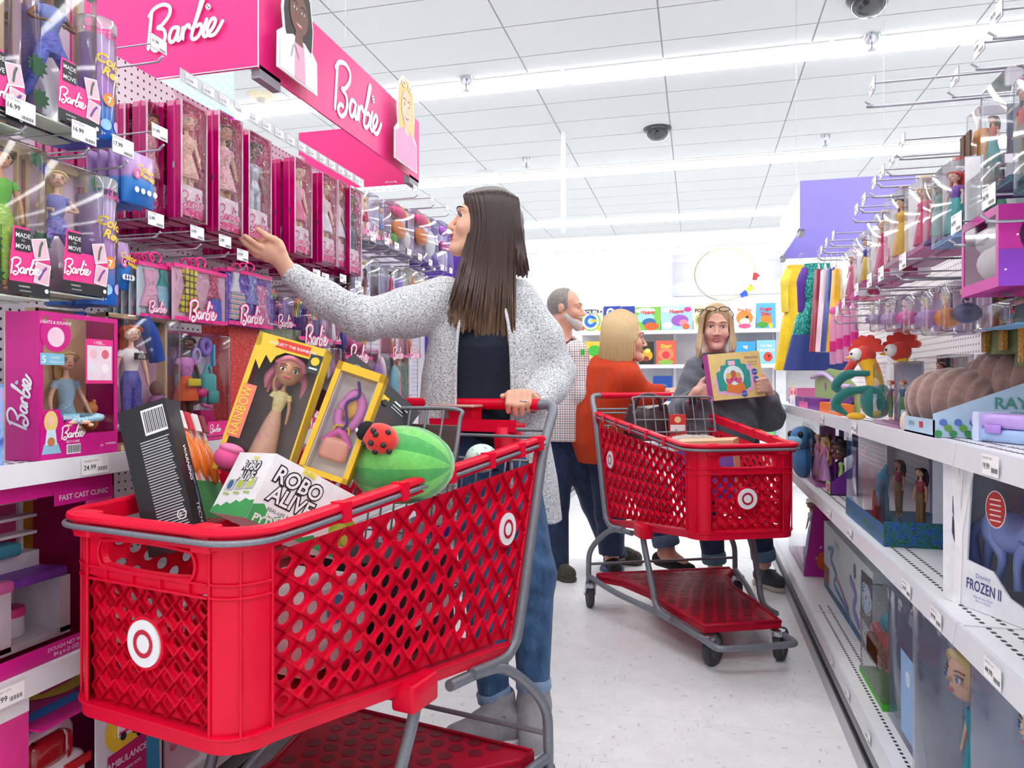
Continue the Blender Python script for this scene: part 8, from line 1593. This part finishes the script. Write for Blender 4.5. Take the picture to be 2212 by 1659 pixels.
# accessory box
t, w, h, d = quad('toy_box', 'yellow framed box of doll accessories beside the peach-haired doll', 'box', C(642, 1013, 1.56), C(748, 1048, 1.56), C(690, 768, 1.61), .05); YG2 = K('#e8b820', .4, coat=.2)
b = MB(); b.box(-w/2, d-.003, 0, w/2, d, h, K('#ece6e2', .5)); e = .012; b.box(-w/2, -.002, 0, -w/2+e, d, h, YG2); b.box(w/2-e, -.002, 0, w/2, d, h, YG2); b.box(-w/2, -.002, 0, w/2, d, e, YG2); b.box(-w/2, -.002, h-e*1.6, w/2, d, h, YG2); b.box(-w/2+e, .006, e, -w/2+e+.003, d, h-e*1.6, WHITE); b.box(w/2-e-.003, .006, e, w/2-e, d, h-e*1.6, WHITE); b.build('carton', t); MB().rect(-w/2+e, e, w/2-e, h-e*1.6, .001, CLEAR).build('plastic_window', t)
PKA = K('#f2a0bc', .35, coat=.4); MB().tube(catmull([(-.02, .03, h*.62), (.0, .025, h*.78), (.024, .03, h*.68), (.018, .03, h*.5), (-.012, .03, h*.48), (-.022, .03, h*.6)], 5), .011, K('#e88ad0', .4), 8).build('pink_bangle', t); MB().ell((.0, .034, h*.66), (.02, .012, .028), K('#f4c060', .5)).build('orange_purse', t); MB().tube(catmull([(.0, .012, h*.88), (.012, .012, h*.76), (-.008, .012, h*.66), (.008, .012, h*.5), (0, .012, h*.42)], 5), .0035, K('#4a2f7c', .5), 6).build('purple_cord', t)
MB().rbox(-.032, .01, h*.16, .032, .04, h*.36, .012, K('#f4a890', .35, coat=.4)).tube(catmull([(-.018, .025, h*.36), (-.014, .02, h*.46), (.014, .02, h*.46), (.018, .025, h*.36)], 4), .003, YEL, 6).build('heart_bag', t); MB().tube(catmull([(-.03, .02, h*.3), (0, .015, h*.42), (.03, .02, h*.3)], 5), .008, K('#e86ab8', .4), 8).build('pink_hoop', t)
# racer carton
t, w, h, d = quad('toy_box', 'black carton with a yellow racing car leaning towards the cart handle', 'box', C(733, 800, 1.86), C(880, 930, 1.92), C(760, 759, 1.90), .11); MB().box(-w/2, 0, 0, w/2, d, h, K('#2b2a30', .4)).box(-w/2, -.0005, -.07, w/2, d, 0, K('#3a2a2e', .45)).build('carton', t)
p = MB(); p.rbox(-.03, -.003, h*.25, .03, -.001, h*.5, .004, YEL); p.disc(-.028, h*.25, .009, -.004, BLK2, 14); p.disc(.026, h*.25, .009, -.004, BLK2, 14); p.disc(-.028, h*.25, .004, -.0045, YEL, 10); p.stroke([(-.085+.014*math.cos(a), h*.5+.014*math.sin(a)) for a in np.linspace(0, 6.28, 10)[:-1]], .004, -.002, K('#8a8a92', .5), 3, None, True); p.rect(.045, h*.55, .09, h*.62, -.002, WHITE); p.rect(.045, h*.40, .08, h*.45, -.002, K('#c8c8d0', .5)); p.rect(.045, h*.28, .085, h*.32, -.002, K('#c8c8d0', .5)); p.build('print', t)
# robot snake box
t, w, h, d = quad('toy_box', 'white and green boxed robot snake at the front of the near cart', 'box', C(531, 1119, 1.33), C(735, 1212, 1.47), C(567, 968, 1.36), .15); WB2 = K('#f4f4f6', .42); GR = K('#3fa45a', .45); w2 = w
MB().box(-w/2, 0, 0, w/2, d, h, WB2).build('carton', t)
def robo(p, cx, cz, s, y, T=None):
    for dx, mt, bo in ((0, B3, .085), (0, WHITE, .02)):
        p.text('ROBO', cx-.05*s, cz, s, mt, y, T=T, bold=bo, shear=.12, sx=.92); p.text('ALIVE', cx-.08*s, cz-.86*s, s, mt, y, T=T, bold=bo, shear=.12, sx=.92); y -= .0008
    p.text('ZURU', cx+.2*s, cz+.86*s, s*.28, K('#f0dc2a', .4), y, T=T, bold=.06)
p = MB(); y = -.001; robo(p, -.042, h*.64, .043, y); p.text('REAL-LIFE ROBOTIC PETS', -.03, h*.22, .0095, K('#33333a', .5), y); zz = [(-w/2, 0), (w/2, 0), (w/2, h*.10)]
for k in range(11): zz.append((w/2-w*(k+1)/11.0, h*(.08+.10*(k % 2)+.14*max(0, (k-6))/4)))
p.poly(zz, y, GR); p.text('KING', -w*.28, h*.115, .015, WHITE, y-.0008, bold=.03); p.text('PYTHON', -w*.27, h*.01, .021, WHITE, y-.0008, bold=.03); p.disc(w*.40, h*.42, .035, y, K('#a8c83a', .45), 18, .03); p.stroke([(w*.3, h*.25), (w*.38, h*.45), (w*.46, h*.3)], .02, y-.0006, K('#c8dc5a', .45)); p.build('print', t)
q = MB(); T = Matrix.Translation((-w/2-.001, d/2, 0)) @ Matrix.Rotation(-math.pi/2, 4, 'Z'); robo(q, .005, h*.72, .026, -.0005, T); 
for k in range(3): q.poly([(-.06+.038*k, h*(.36+.03*k)), (-.028+.038*k, h*(.38+.03*k)), (-.028+.038*k, h*(.56+.03*k)), (-.06+.038*k, h*(.54+.03*k))], -.0005, K('#c8ccc8', .5), T); q.disc(-.044+.038*k, h*(.46+.03*k), .010, -.001, K(('#3f6a9c', '#b8d04a', '#c8d84a')[k], .4), 14, None, T); q.rect(-.056+.038*k, h*(.30+.03*k), -.032+.038*k, h*(.33+.03*k), -.001, K('#a8cc6a', .5), T)
zz = [(-d/2, 0), (d/2, 0), (d/2, h*.28)]
for k in range(9): zz.append((d/2-d*(k+1)/9.0, h*(.26-.024*k+.05*(k % 2))))
q.poly(zz, -.0004, GR, T); q.build('side_print', t)
# green leaf plush with ladybug
cc = C(868, 1003, 1.66); t = thing('plush_toy', 'round green leaf-striped plush cushion with a ladybug on top', 'plush', cc, YAW-R(20)); LG, DG = cloth('light_green_plush', [(.3, '#5fbf52'), (.7, '#7ed06a')], 60, 3, .3, (1, 1, 1), .95, .6), cloth('mid_green_plush', [(.3, '#3a9c48'), (.7, '#4fae58')], 60, 3, .3, (1, 1, 1), .95, .6)
n = 48; rings = [[] for _ in range(15)]; P0 = Vector((-.085, -.03, .03))
for j in range(15):
    a = math.pi*j/14-math.pi/2
    for k in range(n):
        b_ = 2*math.pi*k/n; rr = 1+.022*abs(math.sin(b_*6)); rings[j].append((.125*math.sin(a)*1.0, .10*rr*math.cos(a)*math.cos(b_), .088*rr*max(.02, math.cos(a))*math.sin(b_)))
V = [p for r in rings for p in r]; FL, FD = [], []
for j in range(14):
    for k in range(n): (FL if (k//4) % 2 else FD).append((j*n+k, j*n+(k+1) % n, (j+1)*n+(k+1) % n, (j+1)*n+k))
g = MB(); g.add(V, FL, LG, True); o_ = len(g.v); g.add(V, FD, DG, True); g.build('cushion', t)
lb_ = MB(); TL_ = Matrix.Translation((-.006, -.085, .065)) @ Matrix.Rotation(R(25), 4, 'Y') @ Matrix.Rotation(R(35), 4, 'X'); lb_.ell((0, 0, 0), (.042, .036, .030), K('#d8281f', .9, sheen=.5), 20, 12, TL_); ld = lb_.build('ladybug', t); MB().ell((-.036, -.006, .006), (.018, .024, .022), K('#1a1a1e', .9), 14, 10, TL_).build('ladybug_head', t); sp = MB()
for (x, y, z) in ((.0, -.030, .012), (.025, -.022, .014), (-.01, -.012, .028), (.018, .004, .028), (.012, -.034, -.006), (.034, -.016, -.002), (-.02, -.032, -.004), (.0, -.016, .025)):
    v = Vector((x/.042, y/.036, z/.03)).normalized(); MB().ell((v.x*.0418, v.y*.0358, v.z*.0298), (.0068, .0068, .0068), B3, 10, 7, TL_).build('ladybug_spot', t)
MB().ell((-.046, -.022, .014), (.005, .004, .006), WHITE, 8, 6, TL_).build('ladybug_eye', t)
c = C(766, 985, 1.72); o = MB().ell((0, 0, 0), (.035, .03, .035), K('#f0609c', .9, sheen=.5), 16, 12).build('plush_ball', None, c); tag(o, 'small pink plush ball between the yellow box and green cushion', 'plush')
# brown and black carton, mint ball, phone
t, w, h, d = quad('toy_box', 'brown carton with black side lettering near the cart handle', 'box', C(868, 1010, 1.98), C(985, 1015, 1.98), C(868, 915, 2.0), .07); MB().box(-w/2, 0, 0, w/2, d, h, K('#4a3432', .45)).box(-w/2, 0, h, w/2, d, h+.001, K('#c88a80', .5)).box(w/2, 0, 0, w/2+.001, d, h, B3).build('carton', t)
p = MB(); T = Matrix.Translation((w/2+.002, d/2, 0)) @ Matrix.Rotation(math.pi/2, 4, 'Z'); p.rect(.008, h-.028, .030, h-.006, -.0005, K('#d8202a', .4), T); p.text('LEGO', .019, h-.020, .009, WHITE, -.001, T=T, bold=.03); p.text('STAR WARS', .02, h*.45, .014, K('#c8202a', .4), -.0008, rot=-90, T=T, bold=.02); p.text("Boba Fett's Palanquin", .002, h*.42, .010, WHITE, -.0008, rot=-90, T=T); p.text('Battle Pack Combat', -.014, h*.42, .009, WHITE, -.0008, rot=-90, T=T); p.disc(-w*.1, h*.5, .02, -.0008, K('#8a7060', .5), 16); p.build('print', t)
c = C(1040, 990, 2.0); o = MB().ell((0, 0, 0), (.045, .045, .04), prints('mint_dash', '#dcece6', ['#8ac8b0'], 60), 20, 14).build('mint_ball', None, c); tag(o, 'pale mint ball beside the brown carton in the near cart', 'ball')
ph = cartA.matrix_basis @ Vector((-.01, 1.10, 1.048)); o = MB().rbox(-.075, -.036, 0, .075, .036, .008, .006, K('#e0b4a8', .3, metal=.4)).build('phone', None, ph, YAW-.448); tag(o, 'rose gold phone lying on the red handle tray', 'phone')
# goods lower in the near cart, seen through the lattice
for lb2, cl, lx, ly, lz, sx, sy, sz in (('white carton at the bottom of the near cart', '#e6e6ea', .02, .35, .535, .22, .2, .16), ('dark carton at the bottom rear of the near cart', '#2a2a32', .05, .62, .50, .3, .2, .2), ('red printed carton at the bottom rear of the near cart', '#8a1a24', -.13, .5, .515, .1, .35, .2)):
    v = cartA.matrix_basis @ Vector((lx, ly, lz)); t = thing('toy_box', lb2, 'box', v, YAW-.448); MB().box(-sx/2, -sy/2, 0, sx/2, sy/2, sz, K(cl, .45)).build('carton', t); p = MB(); T = Matrix.Translation((sx/2+.001, 0, 0)) @ Matrix.Rotation(math.pi/2, 4, 'Z'); p.rect(-sy*.4, sz*.3, sy*.4, sz*.5, -.001, WHITE, T); p.disc(0, sz*.7, .03, -.001, K('#5a8ac0', .5), 14, None, T); p.build('print', t)
# far cart
t, w, h, d = quad('carton', 'open brown cardboard box with a purple print in the far cart', 'box', C(1462, 1080, 3.12), C(1592, 1080, 3.02), C(1462, 955, 3.12), .2); MB().box(-w/2, 0, 0, w/2, d, h, K('#d8b48c', .6)).build('cardboard', t); p = MB(); p.rect(-w/2+.003, .004, w/2-.003, h*.84, -.001, nodes_mat('violet_fade', lambda nt, b: nt.links.new(ramp(nt, tex(nt, 'ShaderNodeTexNoise', objco(nt), Scale=6.0).outputs['Fac'], [(.3, '#2a1f9c'), (.7, '#8a6ac8')]), b.inputs['Base Color']))); p.text('FREEHOLD', -.01, h*.55, .022, WHITE, -.002); p.text('M', -.06, h*.32, .03, WHITE, -.002); p.build('print', t)
def purse():
    c = C(1398, 925, 3.62); t = thing('handbag', 'dark maroon leather handbag in the child seat of the far cart', 'handbag', (c.x, c.y, c.z-.06), YAW); m = K('#3a2228', .35, coat=.2, bump=.4, scale=20); rings = []
    for j in range(9):
        q = j/8; rx = .125*(1-.25*q**2); ry = .06*(1-.5*q); rings.append([(rx*math.cos(a)*(1+.04*math.sin(3*a+j)), ry*math.sin(a), .17*q+.012*math.sin(a*2+j)*q) for a in np.linspace(0, 6.28, 21)[:-1]])
    MB().loft(rings, m).build('bag', t); MB().tube(catmull([(-.07, -.02, .15), (-.04, -.03, .22), (.04, -.03, .22), (.07, -.02, .15)], 5), .009, m, 8).build('strap', t); MB().tube([(-.07+.01*math.cos(a), -.04, .14+.01*math.sin(a)) for a in np.linspace(0, 6.28, 9)[:-1]], .002, STEEL, 5, closed=True).build('buckle', t)
purse()
c = C(1500, 955, 3.35); t = thing('cloth_bag', 'beige folded cloth bag behind the brown cardboard box', 'bag', c, YAW); MB().loft([[(.12*q*math.cos(a), .06*q*math.sin(a), z+.006*math.sin(3*a)) for a in np.linspace(0, 6.28, 19)[:-1]] for z, q in ((-.03, .8), (0, 1), (.02, .85), (.03, .4))], cloth('beige_canvas', [(.3, '#a89c94'), (.7, '#c0b4ac')], 30)).build('folded_cloth', t)
c = C(1464, 922, 3.55); t = thing('toy_box', 'red and white patterned pack upright in the far cart seat', 'box', c, YAW); MB().box(-.04, 0, -.06, .04, .03, .06, K('#d83a3a', .45)).build('carton', t); MB().rect(-.036, -.02, .036, .01, -.001, WHITE).disc(0, .035, .016, -.001, K('#f4d8a0', .5)).build('print', t)
# ---------------------------------------------------------------- board games on the back wall
def onY(px, py, Y):
    s = (px-1106)/FPX; X = Y*(s*CT-ST)/(CT+s*ST); d = -X*ST+Y*CT; return X, CAMH-(py-829.5)/FPX*d
GY = BY-.34
def game(label, px0, px1, pt, z0, bg, title, tc='#ffffff', deco=None, ts=1.0, tz=.72):
    x0, zt = onY(px0, pt, GY); x1, _ = onY(px1, pt, GY); w = x1-x0-.006; h = zt-z0; t = thing('board_game', label, 'board game', ((x0+x1)/2, GY, z0), 0, 'board games on the wall shelves'); m = bg if not isinstance(bg, str) else K(bg, .42)
    MB().box(-w/2, 0, 0, w/2, .09, h, m).build('carton', t); p = MB()
    for (sx, sz, rx, rz_, cc) in (deco or ()): p.disc(sx*w, sz*h, rx*w, -.001-.0004*len(p.f), K(cc, .45), 14, rz_*h)
    if title:
        for i, l in enumerate(title.split('|')): p.text(l, 0, h*(tz-.2*i), min(h*.2, w*1.35/max(3, len(l)))*ts, K(tc, .45), -.006, bold=.03)
    if p.v: p.build('print', t)
Z1, Z2, Z3 = 1.802, 1.367, .422
game('white game box lettered Trouble beside the bearded man', 1249, 1303, 664, Z1, '#e9eef0', 'TROUBLE', '#ffffff', ((0, .42, .42, .4, '#8ac04a'), (0, .42, .34, .34, '#e8e8ec'), (0, .42, .26, .26, '#2f6ac0'), (0, .42, .12, .12, '#a8d8f0'), (.15, .44, .16, .06, '#f0b83a'), (-.35, .15, .1, .1, '#d83a3a'), (.35, .12, .1, .1, '#e8c83a'), (0, .8, .48, .1, '#26262c')))
game('navy game box with yellow shapes', 1304, 1341, 662, Z1, '#26409c', '', '#fff', ((-.1, .75, .25, .18, '#f4f4f8'), (-.1, .75, .14, .1, '#2f5ac0'), (.1, .35, .3, .14, '#f0b82a'), (0, .1, .3, .1, '#d8483a')))
game('second navy game box partly behind the blonde hair', 1342, 1371, 662, Z1, '#26409c', '', '#fff', ((0, .6, .3, .2, '#e8782a'), (0, .25, .3, .14, '#f0b82a')))
game('green and orange game box lettered Hippos', 1372, 1427, 664, Z1, '#7ac04a', 'Hippos', '#d8281f', ((-.1, .55, .36, .22, '#9ad8e8'), (.05, .35, .28, .18, '#3f6a9c'), (.15, .18, .3, .16, '#e8602a'), (-.1, .85, .4, .12, '#f4f8e8')))
game('lilac and blue game box lettered Hippos', 1428, 1496, 662, Z1, '#a8d0f0', 'Hippos', '#d8281f', ((.1, .4, .28, .24, '#9a5ab8'), (.22, .3, .14, .14, '#f08a9c'), (-.3, .2, .16, .14, '#f4f4f4'), (.35, .85, .12, .1, '#e03a8a'), (-.2, .85, .3, .1, '#f2f8fc'), (.3, .15, .12, .12, '#d86a3a')))
game('pale game box with dice print beside the reading woman', 1498, 1524, 660, Z1, '#e8dcb8', 'POP', '#5a3a2a', ((0, .4, .36, .24, '#c8a86a'), (0, .4, .2, .14, '#5a8a3a')))
game('orange and white game box with a cartoon dog', 1585, 1632, 658, Z1, '#dfe6f4', 'Pop Pup', '#e8702a', ((0, .45, .4, .3, '#e88a3a'), (0, .3, .24, .14, '#f4f0ea'), (.12, .48, .07, .06, '#26262c'), (0, .12, .3, .1, '#e85a8a')))
game('blue game box lettered Doggie Doo', 1634, 1676, 655, Z1, '#5ab0e8', 'Doggie|Doo', '#d8281f', ((0, .35, .3, .2, '#e8862a'), (-.2, .15, .3, .12, '#4aa03a'), (.25, .12, .12, .1, '#e8c83a')))
game('yellow and green game box on the second shelf', 1264, 1306, 738, Z2, '#e0c040', '', '#fff', ((0, .6, .36, .24, '#3fb03a'), (.1, .2, .3, .14, '#3a2a1a')))
game('black and yellow game box behind the blonde woman', 1380, 1412, 738, Z2, '#2a2a26', '', '#fff', ((0, .4, .45, .24, '#d8a82a'), (0, .25, .2, .12, '#8a3a2a'), (.1, .6, .2, .1, '#f0d86a')))
game('orange game box lettered Zingo', 1417, 1460, 736, Z2, '#e0604a', 'Zingo!', '#f4e04a', ((0, .45, .4, .28, '#f08a5a'), (0, .4, .2, .16, '#d83a4a'), (0, .1, .4, .1, '#8ac04a')))
game('blue and green game box beside the reading woman', 1588, 1632, 738, Z2, '#3aa0d8', 'og', '#ffffff', ((.1, .35, .36, .2, '#5ab04a'),))
game('light blue game box lettered Go Fish', 1634, 1676, 735, Z2, '#8acce8', 'Go Fish|LAUNCH', '#f4f8fa', ((.1, .3, .24, .2, '#d83a2a'), (.15, .33, .06, .05, '#26262c')))
game('teal game box lettered Pop-Up and Play low on the wall', 1634, 1677, 880, Z3, '#3ab0b8', 'POP-UP|& PLAY', '#ffffff', ((-.1, .35, .3, .2, '#e88a3a'), (.2, .3, .2, .16, '#8ad04a'), (0, .15, .3, .1, '#5ac8e8')), .8, .8)
game('dark blue game box in the middle of the wall shelving', 1410, 1452, 812, .902, '#1f4a9c', '', '#fff', ((0, .5, .3, .2, '#3a7ac8'),))
game('green game box low on the wall behind the far cart', 1560, 1600, 900, Z3, '#5aa05a', '', '#fff', ((0, .5, .3, .2, '#e8d84a'),))
